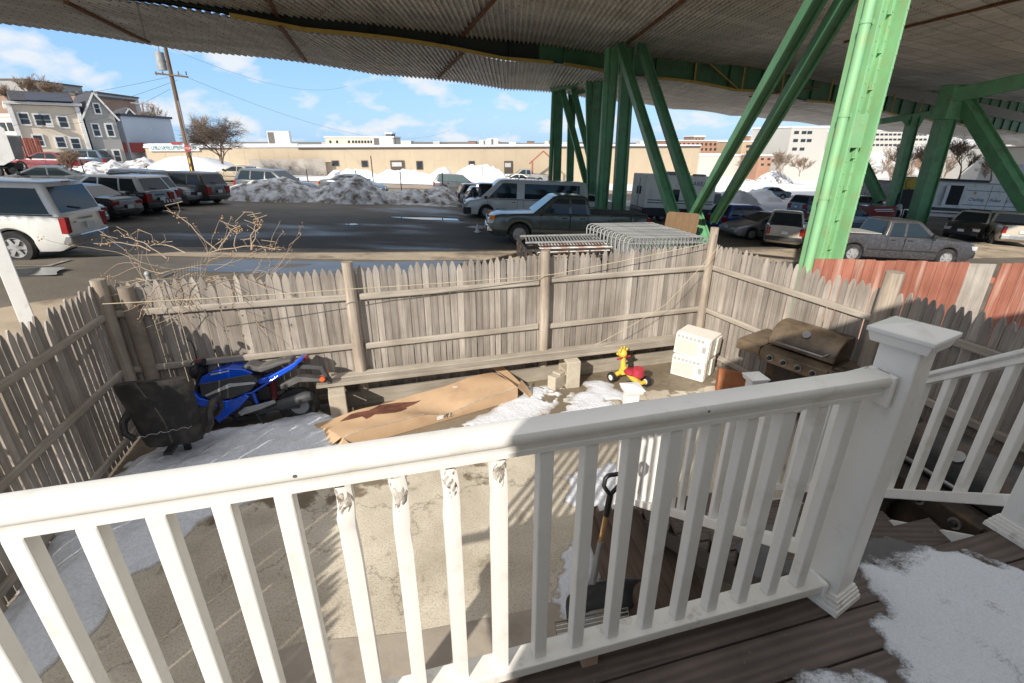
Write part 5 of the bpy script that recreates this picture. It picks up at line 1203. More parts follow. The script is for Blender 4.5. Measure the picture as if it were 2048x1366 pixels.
def vehicle(kind, label, cat, u, v, lx, ly, hd, body, group='vehicles in the parking lot', s=1.0, lower=None, hood=None, chrome=False, far=False, rack=False, h=0.0, glassm=None, lightbar=False, name=None, bedcover=None, plate=True):
    """lx, ly: the point of the vehicle (forward, left) that stands at picture point u, v; h its height over the ground"""
    K = KIND[kind]; hd = R(hd); P = ong(u, v, h)
    cx = P.x - s * (lx * math.cos(hd) - ly * math.sin(hd)); cy = P.y - s * (lx * math.sin(hd) + ly * math.cos(hd))
    t = thing(name or {'sedan': 'parked_car', 'suv': 'parked_suv', 'bigsuv': 'parked_suv', 'pickup': 'pickup_truck', 'van': 'passenger_van', 'jeep': 'off_road_car'}[kind], label, cat, (0, 0, 0), 0, group)
    ground_pose(t, cx, cy, hd); t.scale = (s, s, s)
    Lh, hw0, clr, r = K['L'] / 2, K['W'] / 2, K['clr'], K['r']; ra = r + 0.055
    def plan(x): return hw0 * (1 - 0.14 * sstep(0.66, 1.03, abs(x) / Lh) ** 1.6)
    n = 34 if far else 76; xs = [-Lh + 2 * Lh * i / n for i in range(n + 1)]
    xs = sorted(xs + [a + k for a in K['ax'] for k in (-ra, -ra + 0.012, ra - 0.012, ra)])
    prof = [(0.0, .93), (0.12, .985), (0.35, 1.0), (0.62, 1.0), (0.80, .985), (0.92, .965), (0.985, .93), (1.0, .86)]
    rings = []
    for x in xs:
        zt = plin(K['top'], x); zb = clr + 0.14 * sstep(0.9, 1.0, abs(x) / Lh); hw = plan(x)
        for a in K['ax']:
            if abs(x - a) < ra: zb = max(zb, r + math.sqrt(ra * ra - (x - a) ** 2) * 0.98)
        zb = min(zb, zt - 0.08)
        ring = [(x, -hw * w_, zb + (zt - zb) * f) for f, w_ in prof] + [(x, -hw * 0.4, zt + 0.022), (x, hw * 0.4, zt + 0.022)] + [(x, hw * w_, zb + (zt - zb) * f) for f, w_ in reversed(prof)]
        rings.append(ring)
    m = MB(); nn = len(rings[0])
    if lower or hood:
        for i in range(len(rings) - 1):
            x = (xs[i] + xs[i + 1]) / 2
            for k in range(nn):
                k2 = (k + 1) % nn; f = min(k, nn - 1 - k)
                if k == nn - 1: continue
                m.mi = 1 if (hood and (x > K['gb'][1] - 0.25 or x < -Lh * 0.62)) or (lower and f < lower) else 0
                m.add([rings[i][k], rings[i][k2], rings[i + 1][k2], rings[i + 1][k]], [(0, 1, 2, 3)])
        for q in (0, -1): m.mi = 1; m.add(rings[q], [tuple(range(nn))])
        mm = [body, hood if hood else TRIM]
        o = None
        bo = m.build('body', mm, t)
        bmx = bmesh.new(); bmx.from_mesh(bo.data); bmesh.ops.remove_doubles(bmx, verts=bmx.verts, dist=1e-4)
        for f in bmx.faces: f.smooth = True
        for e in bmx.edges:
            if len(e.link_faces) == 2 and e.calc_face_angle(0) > R(38): e.smooth = False
        bmx.to_mesh(bo.data); bmx.free()
    else:
        m.loft(rings); bo = m.build('body', body, t, smooth=38)
    # greenhouse
    zb, zr = K['zb'], K['zr']; (rb, fb_), (rt, ft) = K['gb'], K['gt']; hb, hr = hw0 * 0.935, hw0 * 0.76
    if kind in ('van',): hr = hw0 * 0.84
    if kind in ('jeep', 'bigsuv'): hr = hw0 * 0.82
    def gx(tt): return rb + (rt - rb) * tt, fb_ + (ft - fb_) * tt
    def gw(tt): return hb + (hr - hb) * tt + 0.02 * math.sin(PI * tt)
    def ring(x0, x1, hw, z, rad):
        pts = []
        for (cx_, cy_, a0) in ((x1 - rad, hw - rad, 0), (x0 + rad, hw - rad, 90), (x0 + rad, -hw + rad, 180), (x1 - rad, -hw + rad, 270)):
            for k in range(4): a = R(a0 + 30 * k); pts.append((cx_ + rad * math.cos(a), cy_ + rad * math.sin(a), z))
        return pts
    rg = []
    for tt in (0, .25, .5, .75, .93): x0, x1 = gx(tt); rg.append(ring(x0, x1, gw(tt), zb + (zr - zb) * tt, 0.09))
    x0, x1 = gx(1.0); rg += [ring(x0 + .03, x1 - .05, gw(1) - 0.02, zr - 0.012, 0.12), ring(x0 + .12, x1 - .16, gw(1) - .12, zr + 0.012, 0.12), ring(x0 + .4, x1 - .4, gw(1) * .5, zr + 0.03, 0.1)]
    m = MB(); m.loft(rg); cabin = m.build('cabin', body, t, smooth=35)
    G = glassm or GLASS
    def zz(tt): return zb + (zr - zb) * tt
    t0, t1 = 0.07, 0.84
    for s_ in (-1, 1):
        for (a, b_, c, d_) in K['win']:
            m = MB(); rows = []
            for j in range(4):
                tt = t0 + (t1 - t0) * j / 3; f = j / 3
                xa, xb = a + (b_ - a) * f, c + (d_ - c) * f; y = s_ * (gw(tt) + 0.006); rows.append([(xa, y, zz(tt)), (xb, y, zz(tt))])
            m.loft(rows, close=False, cap=False); m.build('window', G, cabin)
    m = MB(); rows = [[(gx(tt)[1] + 0.007, y * (gw(tt) - 0.10), zz(tt)) for y in (-1, 1)] for tt in (.06, .4, .92)]; m.loft(rows, close=False, cap=False); m.build('windscreen', G, cabin)
    m = MB(); tr = .55 if kind == 'pickup' else .12; rows = [[(gx(tt)[0] - 0.007, y * (gw(tt) - 0.11), zz(tt)) for y in (-1, 1)] for tt in (.10, .4, .88)]; m.loft(rows, close=False, cap=False); m.build('rear_window', G, cabin)
    # wheels
    for a in K['ax']:
        for s_ in (-1, 1):
            wy = s_ * (hw0 - 0.115); m = MB(); m.lathe([(r * .62, -.10), (r * .93, -.115), (r, -.08), (r, .08), (r * .93, .115), (r * .62, .10), (r * .62, -.10)], 14 if far else 24, cap=False)
            wo = m.build('wheel', RUBBER, t, smooth=50); wo.location = (a, wy, r); wo.rotation_euler = (PI / 2, 0, 0)
            m = MB(); zc = -s_ * 0.085
            m.lathe([(r * .63, -.09), (r * .63, .09), (r * .58, .09), (r * .56, .06), (r * .56, -.06), (r * .58, -.09), (r * .63, -.09)], 20, cap=False)
            if not far:
                for k in range(6): q = 2 * PI * k / 6; m.beam((0, 0, zc * .9), (r * .57 * math.cos(q), r * .57 * math.sin(q), zc * .8), 0.075, 0.03, (0, 0, 1))
            m.cyl((0, 0, zc * .5), (0, 0, zc * 1.1), r * .2, n=12); m.cyl((0, 0, -.03), (0, 0, .03), r * .57, n=16)
            m.build('rim', mat('alloy_rim', (0.42, 0.41, 0.40), 0.4, 0.3, var=0.35, scale=5, dirt=(.12, .10, .085), dscale=4), wo)
    m = MB(); m.box((0, 0, clr + .28), (2 * Lh - .5, 2 * hw0 - .30, .42)); m.build('shade_underbody', UNDER, t)  # near-black box inside the body, puts shade into the wheel arches
    zf, zre = plin(K['top'], Lh - .12), plin(K['top'], -Lh + .1); CH = CHROME if chrome else TRIM
    tall = kind in ('pickup', 'bigsuv', 'van', 'jeep'); hy = plan(Lh - .1)
    for s_ in (-1, 1):
        m = MB(); m.prism([(s_ * (hy + .012), zf - .26), (s_ * (hy + .012), zf - .08), (s_ * (hy - .36), zf - .07), (s_ * (hy - .36), zf - .24)], 'x', Lh - .26, Lh + .012); m.build('headlight', LAMP, t, bevel=.015)
        ry = plan(-Lh + .1); hh = .40 if kind in ('pickup', 'bigsuv', 'van', 'suv') else .17; ww = .17 if tall else .34
        m = MB(); m.prism([(s_ * (ry + .012), zre - .08 - hh), (s_ * (ry + .012), zre - .08), (s_ * (ry - ww), zre - .08), (s_ * (ry - ww), zre - .06 - hh)], 'x', -Lh - .012, -Lh + .14); m.build('tail_light', REDL, t, bevel=.012)
        if not far:
            m = MB(); m.box((fb_ - .34, s_ * (hw0 + .09), zb + .10), (.14, .18, .15)); m.box((fb_ - .32, s_ * (hw0 - .02), zb + .04), (.06, .12, .04)); m.build('wing_mirror', TRIM if not chrome else BLACK, t, bevel=.03)
    m = MB(); m.box((Lh + .004, 0, zf - .20), (.03, hw0 * 1.12, .26 if tall else .16))
    m.build('grille', GRILLM, t, bevel=.01)
    if chrome:
        m = MB()
        for k in range(3): m.box((Lh + .02, 0, zf - .29 + .09 * k), (.02, hw0 * 1.12, .022))
        m.build('grille_bar', CHROME, t)
    for s_, q in ((1, Lh), (-1, -Lh)):
        m = MB(); wv = plan(q) * .99
        m.prism([(q - s_ * .25, -wv - .03), (q + s_ * .02, -wv - .01), (q + s_ * .07, -wv * .6), (q + s_ * .07, wv * .6), (q + s_ * .02, wv + .01), (q - s_ * .25, wv + .03)], 'z', clr + .16, clr + (.40 if tall else .34)); m.build('bumper', CH if (chrome or tall) else (TRIM if hood else body), t, bevel=.03)
        if plate:
            m = MB(); m.box((q + s_ * .078, 0, clr + .30 if (tall and s_ > 0) else (zre - .34 if s_ < 0 and not kind == 'sedan' else clr + .42)), (.02, .32, .16)); m.build('number_plate', PLATE, t)
    if not far:
        for s_ in (-1, 1):
            a, c = K['win'][0][0] - .05, K['win'][-1][2] + .06; m = MB(); m.beam((a, s_ * (hb + .012), zb + .03), (c, s_ * (hb + .012), zb + .03), .02, .03); m.build('belt_trim', TRIM, t)
            m = MB(); m.box((0, s_ * (hw0 + .006), clr + .34), (K['ax'][1] - K['ax'][0] - 2 * ra - .1, .025, .05)); m.build('side_moulding', TRIM, t)
        if kind in ('suv', 'bigsuv'):
            m = MB(); x0_ = gx(.2)[0] - .03; x1_ = gx(.3)[0] - .03; m.beam((x0_, 0, zz(.16)), (x1_, .42, zz(.26)), .03, .03); m.build('rear_wiper', BLACK, t)
            m = MB(); m.box((-Lh - .012, 0, zre - .16), (.02, .5, .05)); m.build('tailgate_handle', CHROME if chrome else TRIM, t)
        m = MB()
        for (a, b_, c, d_) in K['win'][(1 if len(K['win']) == 3 else 0):]:
            for xx in (a - .04, c + .04):
                for s_ in (-1, 1): m.box((xx, s_ * (plan(xx) + .000), (clr + zb) / 2 + .12), (.012, .012, zb - clr - .28))
        m.build('door_gap', SEAMM, t)
        for (a, b_, c, d_) in K['win'][-2:]:
            for s_ in (-1, 1): m = MB(); m.box((a + .16, s_ * (hw0 + .006), zb - .12), (.2, .035, .035)); m.build('door_handle', TRIM, t, bevel=.01)
    if 'bed' in K:
        a, c = K['bed']; m = MB(); m.box(((a + c) / 2, 0, 1.268), (c - a, hw0 * 1.62, .03)); m.build('bed_cover', bedcover or BLACK, t, bevel=.01)
    if rack:
        m = MB()
        for s_ in (-1, 1): m.tube([(rt + .2, s_ * hr * .85, zr + .02), (rt + .3, s_ * hr * .85, zr + .08), (ft - .5, s_ * hr * .85, zr + .08), (ft - .4, s_ * hr * .85, zr + .02)], .018, 6)
        for k in range(2): m.tube([(rt + .7 + k * .9, -hr * .85, zr + .08), (rt + .7 + k * .9, hr * .85, zr + .08)], .016, 6)
        m.build('roof_rack', BLACK, t)
    if lightbar:
        m = MB(); m.box(((rt + ft) / 2 + .3, 0, zr + .075), (.26, 1.1, .08)); m.build('light_bar', mat('smoked_light_bar', (.05, .05, .06), .2), t, bevel=.02)
    return t
PW = paint('white_car_paint', (0.72, 0.70, 0.65), dirt=.35); PB = paint('black_car_paint', (0.012, 0.012, 0.014)); PG = paint('grey_car_paint', (0.12, 0.13, 0.14), metal=.3)
PSL = paint('silver_car_paint', (0.36, 0.36, 0.35), metal=.4); PTAN = paint('tan_car_paint', (0.36, 0.30, 0.21)); PGR = paint('grey_green_truck_paint', (0.045, 0.062, 0.06), metal=.2)
PBL = paint('blue_car_paint', (0.01, 0.045, 0.22)); PRED = paint('dark_red_car_paint', (0.20, 0.025, 0.03)); PNAVY = mat('navy_truck_paint', (0.045, 0.044, 0.05), 0.35, var=0.15, scale=1.2, coat=0.3, dirt=(0.115, 0.10, 0.082), dscale=9, dlev=(0.45, 0.8)); PTEAL = paint('dark_teal_car_paint', (0.015, 0.06, 0.055))
PBRN = paint('dark_brown_car_paint', (0.055, 0.05, 0.042), metal=.2); PSB = paint('steel_blue_car_paint', (0.10, 0.15, 0.20), metal=.3); PBEI = paint('beige_truck_paint', (0.42, 0.37, 0.29), dirt=.45)
LOT = 'vehicles parked in the lot'; STR = 'vehicles on the street'; UNDERB = 'vehicles parked under the viaduct'
a = vehicle('bigsuv', 'large white suv with dark rear glass nearest the left edge of the lot', 'suv', 44, 518, -1.72, 0.88, 192, PW, LOT, s=1.12, chrome=True)
m = MB(); m.box((-2.9, .55, 1.0), (.015, .10, .04)); m.build('badge', CHROME, a)
m = MB(); m.box((0.07, 1.02, .50), (2.45, .02, .26)); m.build('side_cladding', PTAN, a)
m = MB(); m.box((-2.62, .0, 1.955), (.05, .3, .03)); m.build('brake_light', REDL, a)
vehicle('sedan', 'silver car mostly hidden between the white suv and a black sedan', 'car', 219, 440, -2.4, -.85, 190, PSL, LOT, h=.3)
tb = vehicle('sedan', 'black sedan with red tail lamps behind the white suv', 'car', 289, 424, -2.4, -.85, 177, PB, LOT, s=1.08, h=.3)
m = MB(); m.box((-2.445, 0, .86), (.02, 1.0, .05)); m.build('boot_trim', CHROME, tb)
pe = vehicle('suv', 'black and white police suv with its rear towards the lot', 'police car', 353, 414, -2.45, -.9, 176, PW, LOT, s=1.1, h=.3, hood=PB, lower=3, lightbar=True)
text('Chelsea 1079', 0.16, mat('white_lettering', (.75, .75, .75), .5), pe, (-1.6, 0.995, .93), (PI / 2, 0, PI), .004)
m = MB()
for k in range(4): m.prism([(-.75 + k * .2, .55), (-.65 + k * .2, .55), (-.60 + k * .2, .68), (-.70 + k * .2, .68)], 'x', -2.535, -2.528)
m.build('hazard_chevron', mat('white_lettering', (.75, .75, .75), .5), pe)
vehicle('suv', 'grey suv squeezed beside the black and white police suv', 'suv', 365, 406, -2.45, -.9, 177, PSL, LOT, s=1.05, h=.3)
vehicle('suv', 'dark suv in the left row with its front turned to the lot', 'suv', 419, 401, 2.42, .8, -8, PG, LOT, s=1.12, h=.25)
vehicle('suv', 'dark brown suv at the end of the left row next to the snow bank', 'suv', 452, 398, -2.42, -.5, 170, PBRN, LOT, s=1.1, h=.3)
vehicle('sedan', 'dark grey car in front of the dump truck behind the white suv roof', 'car', 72, 372, 0.3, .9, -150, PG, LOT, s=1.2, h=.5)
vehicle('suv', 'dark grey wagon driving right behind the snow bank', 'suv', 500, 394, -1.4, -.9, -8, PG, STR, s=1.15)
vehicle('sedan', 'beige sedan facing left behind the dark grey wagon', 'car', 441, 364, 1.43, .85, 172, PTAN, STR, s=1.15)
vehicle('sedan', 'car buried behind the dirty snow heap with only its roof showing', 'car', 700, 390, 0, -.9, -5, PG, STR, s=1.15)
vehicle('suv', 'dark grey suv on the street beyond the snow beside the thin posts', 'suv', 888, 387, -1.45, -.9, 4, PG, STR, s=1.05, glassm=GLASSL)
vehicle('pickup', 'old grey pickup parked before the long tan building', 'pickup truck', 1050, 366, 0, 0, 186, PSL, STR, s=1.1)
vehicle('sedan', 'white car behind the roof of the white van', 'car', 1032, 372, 0, 0, 184, PW, STR, s=1.1, rack=True)
vehicle('sedan', 'dark red sedan on the sloping street by the houses', 'car', 112, 341, 0.2, -.9, 192, PRED, STR, s=1.35)
vehicle('suv', 'steel blue minivan in front of the beige house', 'minivan', 170, 337, 0.2, -.9, 192, PSB, STR, s=1.3, name='minivan')
vehicle('sedan', 'small red car behind the steel blue minivan', 'car', 208, 331, 0, -.9, 192, PRED, STR, s=1.1)
# row under the viaduct
vehicle('suv', 'pale silver hatchback at the far end of the row with its tail to the snow', 'car', 913, 402, -2.45, .3, 12, PSL, UNDERB, s=.95, h=.3)
vehicle('suv', 'steel blue hatchback second in the row with its tail to the snow', 'car', 928, 411, -2.45, .3, 12, PSB, UNDERB, s=.95, h=.3)
vehicle('sedan', 'grey car showing its rear bumper beside the off road car', 'car', 935, 417, -2.4, .4, 12, PG, UNDERB, s=.95, h=.3)
j = vehicle('jeep', 'black boxy off road car with a spare wheel on its back door', 'off road car', 952, 420, -1.95, -.4, 10, PB, UNDERB, h=.35, s=1.1)
m = MB(); m.tube([(-2.14, -.1, 1.0), (-1.96, -.1, 1.0)], .40, 20); m.build('spare_wheel', RUBBER, j, smooth=40)
vn = vehicle('van', 'white passenger van with long dark side windows', 'van', 972, 437, 2.35, .9, 187, PW, UNDERB, s=1.1)
m = MB(); m.box((3.43, 0, .42), (.44, 1.96, .36)); m.build('black_bumper', TRIM, vn, bevel=.04)
m = MB()
for k in range(4): m.tube([(0.5 - .35 * k, -.75, 2.24), (0.5 - .35 * k, .75, 2.24)], .02, 6)
for s_ in (-1, 1): m.tube([(.55, s_ * .7, 2.12), (.55, s_ * .7, 2.26), (-.6, s_ * .7, 2.26), (-.6, s_ * .7, 2.12)], .022, 6)
m.build('roof_rack', BLACK, vn)
gt_ = vehicle('pickup', 'grey green extended cab pickup with chrome bumper in the middle of the lot', 'pickup truck', 1037, 489, 1.95, .9, 185, PGR, UNDERB, s=1.17, chrome=True, bedcover=mat('dusty_black_cover', (.07, .068, .062), .8, var=.2))
m = MB()
for s_ in (-1, 1): m.box((3.0, s_ * .93, .99), (.2, .05, .16))
m.build('indicator', AMBER, gt_)
vehicle('sedan', 'white car half hidden between the van and the pickup', 'car', 1165, 430, 0, .9, 185, PW, UNDERB)
vehicle('suv', 'dark blue compact suv with its tail lamp beside the brown board', 'suv', 1412, 452, -2.3, .95, 20, PBL, UNDERB, s=.92, h=.2)
vehicle('sedan', 'silver grey sedan facing left behind the right picket fence', 'car', 1500, 480, 1.43, .85, 188, PSL, UNDERB, s=1.0)
tn = vehicle('pickup', 'tan pickup with its tailgate next to the pale green column', 'pickup truck', 1528, 480, -2.9, .9, 62, PBEI, UNDERB, h=.35, s=.9)
gm = vehicle('pickup', 'dusty navy pickup parked behind the red fence', 'pickup truck', 1800, 522, 0.1, -1.0, -3, PNAVY, UNDERB, s=1.02, bedcover=mat('grey_bed_snow', (.42, .41, .39), .8, var=.2), h=.2)
text('4x4', 0.2, mat('red_lettering', (.5, .03, .03), .5), gm, (-2.45, -1.015, 1.08), (PI / 2, 0, 0), .004, shear=.25)
vehicle('sedan', 'dark teal car behind the maroon machine', 'car', 1735, 428, 0, -.9, 5, PTEAL, UNDERB, s=1.15)
vehicle('suv', 'grey blue suv between the column and the dusty navy pickup', 'suv', 1700, 462, 0, -.9, 8, PSB, UNDERB, s=.95)
pl = vehicle('suv', 'dark fronted police suv with white doors at the right', 'police car', 1960, 483, 1.42, .9, 216, PW, UNDERB, s=1.0, hood=PB, lightbar=True)
vehicle('pickup', 'beige pickup tailgate cut by the right edge', 'pickup truck', 1995, 478, -2.9, .9, 60, PBEI, UNDERB, h=.4, chrome=True)
vehicle('suv', 'blue grey suv in shade left of the pale green column', 'suv', 1572, 424, -2.4, .9, 25, PSB, UNDERB, h=.2)
vehicle('sedan', 'blue grey sedan parked by the snow field under the far bridge', 'car', 1530, 396, 0, -.9, 176, PSB, UNDERB, s=1.05)
for k, (u, v, c, nm) in enumerate(((1480, 352, PB, 'black'), (1530, 353, PW, 'white'), (1590, 356, PG, 'grey'), (1455, 349, PSL, 'silver'))):
    vehicle('sedan', 'far %s car at the edge of the snow field' % nm, 'car', u, v, 0, 0, 170, c, 'cars beyond the snow field', far=True, plate=False)

# panel van with rear doors
def boxbody(t, x0, x1, w, z0, z1, m, name='box_body', bev=.04):
    return MB().box(((x0 + x1) / 2, 0, (z0 + z1) / 2), (x1 - x0, w, z1 - z0)).build(name, m, t, bevel=bev)
def wheelset(t, axs, hw, r):
    for a in axs:
        for s_ in (-1, 1):
            m = MB(); m.lathe([(r * .55, -.13), (r * .95, -.14), (r, -.09), (r, .09), (r * .95, .14), (r * .55, .13), (r * .55, -.13)], 24, cap=False); o = m.build('wheel', RUBBER, t, smooth=50); o.location = (a, s_ * (hw - .14), r); o.rotation_euler = (PI / 2, 0, 0)
            m = MB(); m.cyl((0, 0, -.11), (0, 0, .11), r * .56, n=16); m.cyl((0, 0, -.14), (0, 0, .14), r * .2, n=10); m.build('rim', STEEL, o)
def bigv(name, label, cat, u, v, lx, ly, hd, group, h=0, s=1):
    P = ong(u, v, h); hd = R(hd); t = thing(name, label, cat, (0, 0, 0), 0, group)
    ground_pose(t, P.x - s * (lx * math.cos(hd) - ly * math.sin(hd)), P.y - s * (lx * math.sin(hd) + ly * math.cos(hd)), hd); t.scale = (s, s, s); return t
BOXW = mat('dirty_white_box', (.78, .74, .66), .5, var=.1, dirt=(.40, .35, .27), dscale=1.5, dlev=(.55, .9))
av = bigv('box_van', 'dirty white box van with two small rear door windows under the viaduct', 'van', 1272, 430, -3.4, -.2, 8, UNDERB, h=.3, s=1.0)
boxbody(av, -3.4, 1.6, 2.4, .9, 3.05, BOXW); boxbody(av, -3.42, 1.6, 2.42, .35, .9, TRIM, 'skirt')
m = MB(); m.prism([(1.6, .5), (3.5, .5), (3.55, 1.1), (2.75, 1.25), (2.2, 2.05), (1.6, 2.1)], 'y', -.98, .98); m.build('cab', BOXW, av, bevel=.06)
for s_ in (-1, 1):
    m = MB(); m.quad((1.75, s_ * .985, 1.3), (2.62, s_ * .985, 1.3), (2.15, s_ * .985, 1.95), (1.75, s_ * .985, 1.95)); m.build('window', GLASSL, av)
for y in (-.38, .12):
    m = MB(); m.tube([(-3.425, y, 1.95), (-3.405, y, 1.95)], .001, 4); m.M = Matrix.Identity(4); m.box((-3.415, y, 2.0), (.03, .2, .52)); m.build('rear_door_window', GLASS, av, bevel=.09, seg=4)
m = MB(); m.box((-3.41, -.13, 1.85), (.02, .015, 1.85)); m.build('door_gap', SEAMM, av)
m = MB()
for k in range(8): m.prism([(-1.1 + .28 * k, .72), (-1.0 + .28 * k, .72), (-.92 + .28 * k, .88), (-1.02 + .28 * k, .88)], 'x', -3.45, -3.43)
m.build('hazard_chevron', mat('white_lettering', (.75, .75, .75), .5), av)
for z in (1.25, 1.42):
    m = MB(); m.box((-.8, -1.206, z), (4.7, .012, .06)); m.build('side_stripe', mat('dark_blue_stripe', (.03, .05, .12), .5), av)
m = MB(); m.box((-1.2, -1.207, 1.75), (.5, .014, .8)); m.build('window', GLASS, av, bevel=.03)
text('MPD AREA R', 0.42, mat('dark_blue_stripe', (.03, .05, .12), .5), av, (0.1, -1.212, 2.55), (PI / 2, 0, 0), .004)
m = MB(); m.box((-.6, .2, 3.14), (1.4, .9, .22)); m.box((.9, 0, 3.1), (.7, .7, .12)); m.build('roof_unit', mat('roof_unit_grey', (.3, .3, .29), .6), av, bevel=.06)
wheelset(av, (-1.9, 2.6), 1.1, .42)

# police trailer
pt = bigv('police_trailer', 'white trailer with open door and Chelsea Police lettering at the right', 'trailer', 1880, 428, -2.2, -1.15, -6, UNDERB, h=0, s=1.15)
POLW = mat('pale_trailer_white', (.68, .70, .70), .5, var=.08, dirt=(.46, .46, .43), dscale=1.6)
boxbody(pt, -3.2, 6.0, 2.3, .6, 2.85, POLW); boxbody(pt, -3.2, 6.0, 2.2, .3, .6, TRIM, 'chassis')
boxbody(pt, -3.25, 6.05, 2.36, 2.85, 2.95, mat('trailer_roof_edge', (.4, .4, .38), .6), 'roof_edge', .01)
m = MB(); m.box((-1.5, -1.155, 1.75), (1.2, .012, 1.75)); m.build('doorway', mat('dark_doorway', (.012, .012, .015), .8), pt)
m = MB(); m.box((-2.35, -1.30, 1.7), (.5, .04, 1.75), R(25)); m.build('door', POLW, pt)
for z in (.95, 2.25):
    m = MB(); m.box((2.6, -1.156, z), (6.4, .012, .05)); m.build('side_stripe', mat('blue_stripe', (.03, .10, .28), .5), pt)
for x in (1.5, 3.1): m = MB(); m.box((x, -1.156, 1.7), (.03, .013, 2.1)); m.build('panel_gap', SEAMM, pt)
for x, w_ in ((.45, 'Chelsea'), (2.1, 'Police'), (4.3, 'Chelsea Police')):
    text(w_, .42, mat('blue_lettering', (.03, .08, .28), .5), pt, (x, -1.165, 1.45), (PI / 2, 0, 0), .004, shear=.3)
for x in (.2, 3.7):
    m = MB(); m.prism([(x + .20 * math.cos(PI / 2 + PI * k / 5) * (1 if k % 2 == 0 else .5), 2.05 + .20 * math.sin(PI / 2 + PI * k / 5) * (1 if k % 2 == 0 else .5)) for k in range(10)], 'y', -1.162, -1.155); m.build('star_badge', mat('gold_badge', (.55, .38, .08), .5), pt)
wheelset(pt, (3.4, 4.3), 1.1, .38)
# white box trailer beyond it
wt = bigv('box_trailer', 'tall plain white trailer box cut by the right edge', 'trailer', 2020, 428, -3.5, -1.2, -4, UNDERB, s=1.5)
boxbody(wt, -3.5, 4, 2.4, 1.0, 3.75, mat('cool_white_box', (.60, .62, .66), .5, var=.06)); boxbody(wt, -3.5, 4, 2.2, .6, 1.0, TRIM, 'chassis'); wheelset(wt, (-2, 3), 1.1, .45)
# shipping container, ribbed
cn = bigv('shipping_container', 'grey ribbed shipping container with red marks behind the column', 'container', 1745, 402, 0, -1.2, -10, UNDERB, s=1.1)
CNM = mat('grey_container', (.33, .33, .32), .6, var=.2, dirt=(.30, .10, .07), dscale=.9, dlev=(.55, .7))
m = MB(); rgs = []
for k in range(60):
    x = -3 + 6 * k / 59; y = -1.2 + (.05 if (k // 2) % 2 else 0); rgs.append([(x, y, .15), (x, 1.2, .15), (x, 1.2, 2.6), (x, y, 2.6)])
m.loft(rgs); m.build('ribbed_wall', CNM, cn); boxbody(cn, -3.03, 3.03, 2.46, 2.55, 2.68, DGREY, 'top_rail', .01)
cd = bigv('dark_container', 'low dark container roof behind the right hand columns', 'container', 1880, 408, 0, -1.2, -6, UNDERB, s=1.2)
boxbody(cd, -4.4, 4.8, 2.4, .2, 2.9, mat('dark_slate_box', (.06, .07, .085), .6), 'container_body'); boxbody(cd, -4.5, 4.9, 2.5, 2.9, 3.0, mat('dark_slate_lid', (.09, .10, .11), .6), 'lid')
# board with the yellow disc
bdp = ong(1808, 438)
bo_ = thing('dark_board', 'dark leaning board with a torn pale corner below a yellow disc', 'board', (bdp.x, bdp.y, gz(bdp.x, bdp.y)), R(-8))
MB().box((0, 0, 1.75), (2.2, .06, 1.7), rx=R(-8)).build('panel', mat('dark_board', (.035, .035, .037), .8, var=.3), bo_)
m = MB(); m.quad((.45, -.12, 1.55), (1.08, -.10, 1.4), (1.05, .05, 2.3), (.3, .06, 2.35)); m.build('torn_patch', mat('pale_torn_patch', (.42, .31, .2), .8), bo_)
m = MB(); m.cyl((0.1, .6, 3.05), (0.1, .65, 3.05), .42, n=24); m.box((.3, .72, 3.0), (1.9, .05, 1.1)); o = m.build('disc_sign', mat('yellow_disc', (.5, .36, .05), .6, var=.2), bo_)
m = MB(); m.box((0, 0, 0.4), (.08, .5, .8)); m.box((-.9, 0, 0.4), (.08, .5, .8)); m.box((.9, 0, .4), (.08, .5, .8)); m.box((.1, .69, 1.5), (.08, .05, 3)); m.build('stand', BLACK, bo_)
# maroon machine
mp_ = ong(1745, 452)
mc = thing('maroon_machine', 'maroon towable machine with white stripes behind the navy pickup', 'machine', (mp_.x, mp_.y, gz(mp_.x, mp_.y)), R(8))
MB().box((0, 0, 1.05), (2.3, 1.1, .95)).build('hood', PRED, mc, bevel=.06)
m = MB(); m.box((.0, -.556, 1.30), (1.5, .012, .07)); m.box((0.2, -.556, 1.17), (1.5, .012, .05)); m.build('white_stripe', mat('white_lettering', (.75, .75, .75), .5), mc)
wheelset(mc, (-.6, .6), .6, .33); m = MB(); m.tube([(-.5, .1, 1.5), (-.5, .1, 2.0)], .05, 8); m.box((0, 0, .5), (2.2, .8, .12)); m.build('chassis', TRIM, mc)
for k, u in enumerate((1790, 1822)):
    q = ong(u, 442); sc_ = thing('parked_scooter', ('left' if k == 0 else 'right') + ' one of the two scooters with white tops below the dark board', 'scooter', (q.x, q.y, gz(q.x, q.y)), R(60), 'scooters below the dark board')
    MB().ball((0, 0, 1.15), .34, 12, (1, .7, .9)).build('top_box', mat('white_top_box', (.6, .6, .6), .4), sc_, smooth=60)
    m = MB(); m.prism([(-.5, .4), (.1, .4), (.2, .9), (.5, .95), (.55, .5), (.7, .3), (.75, .9), (.6, 1.15), (.3, 1.1), (-.2, .95), (-.6, .85)], 'y', -.13, .13); m.build('fairing', BLACK, sc_, bevel=.03)
    for x in (-.45, .75): m = MB(); m.lathe([(.12, -.05), (.24, -.05), (.24, .05), (.12, .05)], 16); o = m.build('wheel', RUBBER, sc_); o.location = (x, 0, .24); o.rotation_euler = (PI / 2, 0, 0)
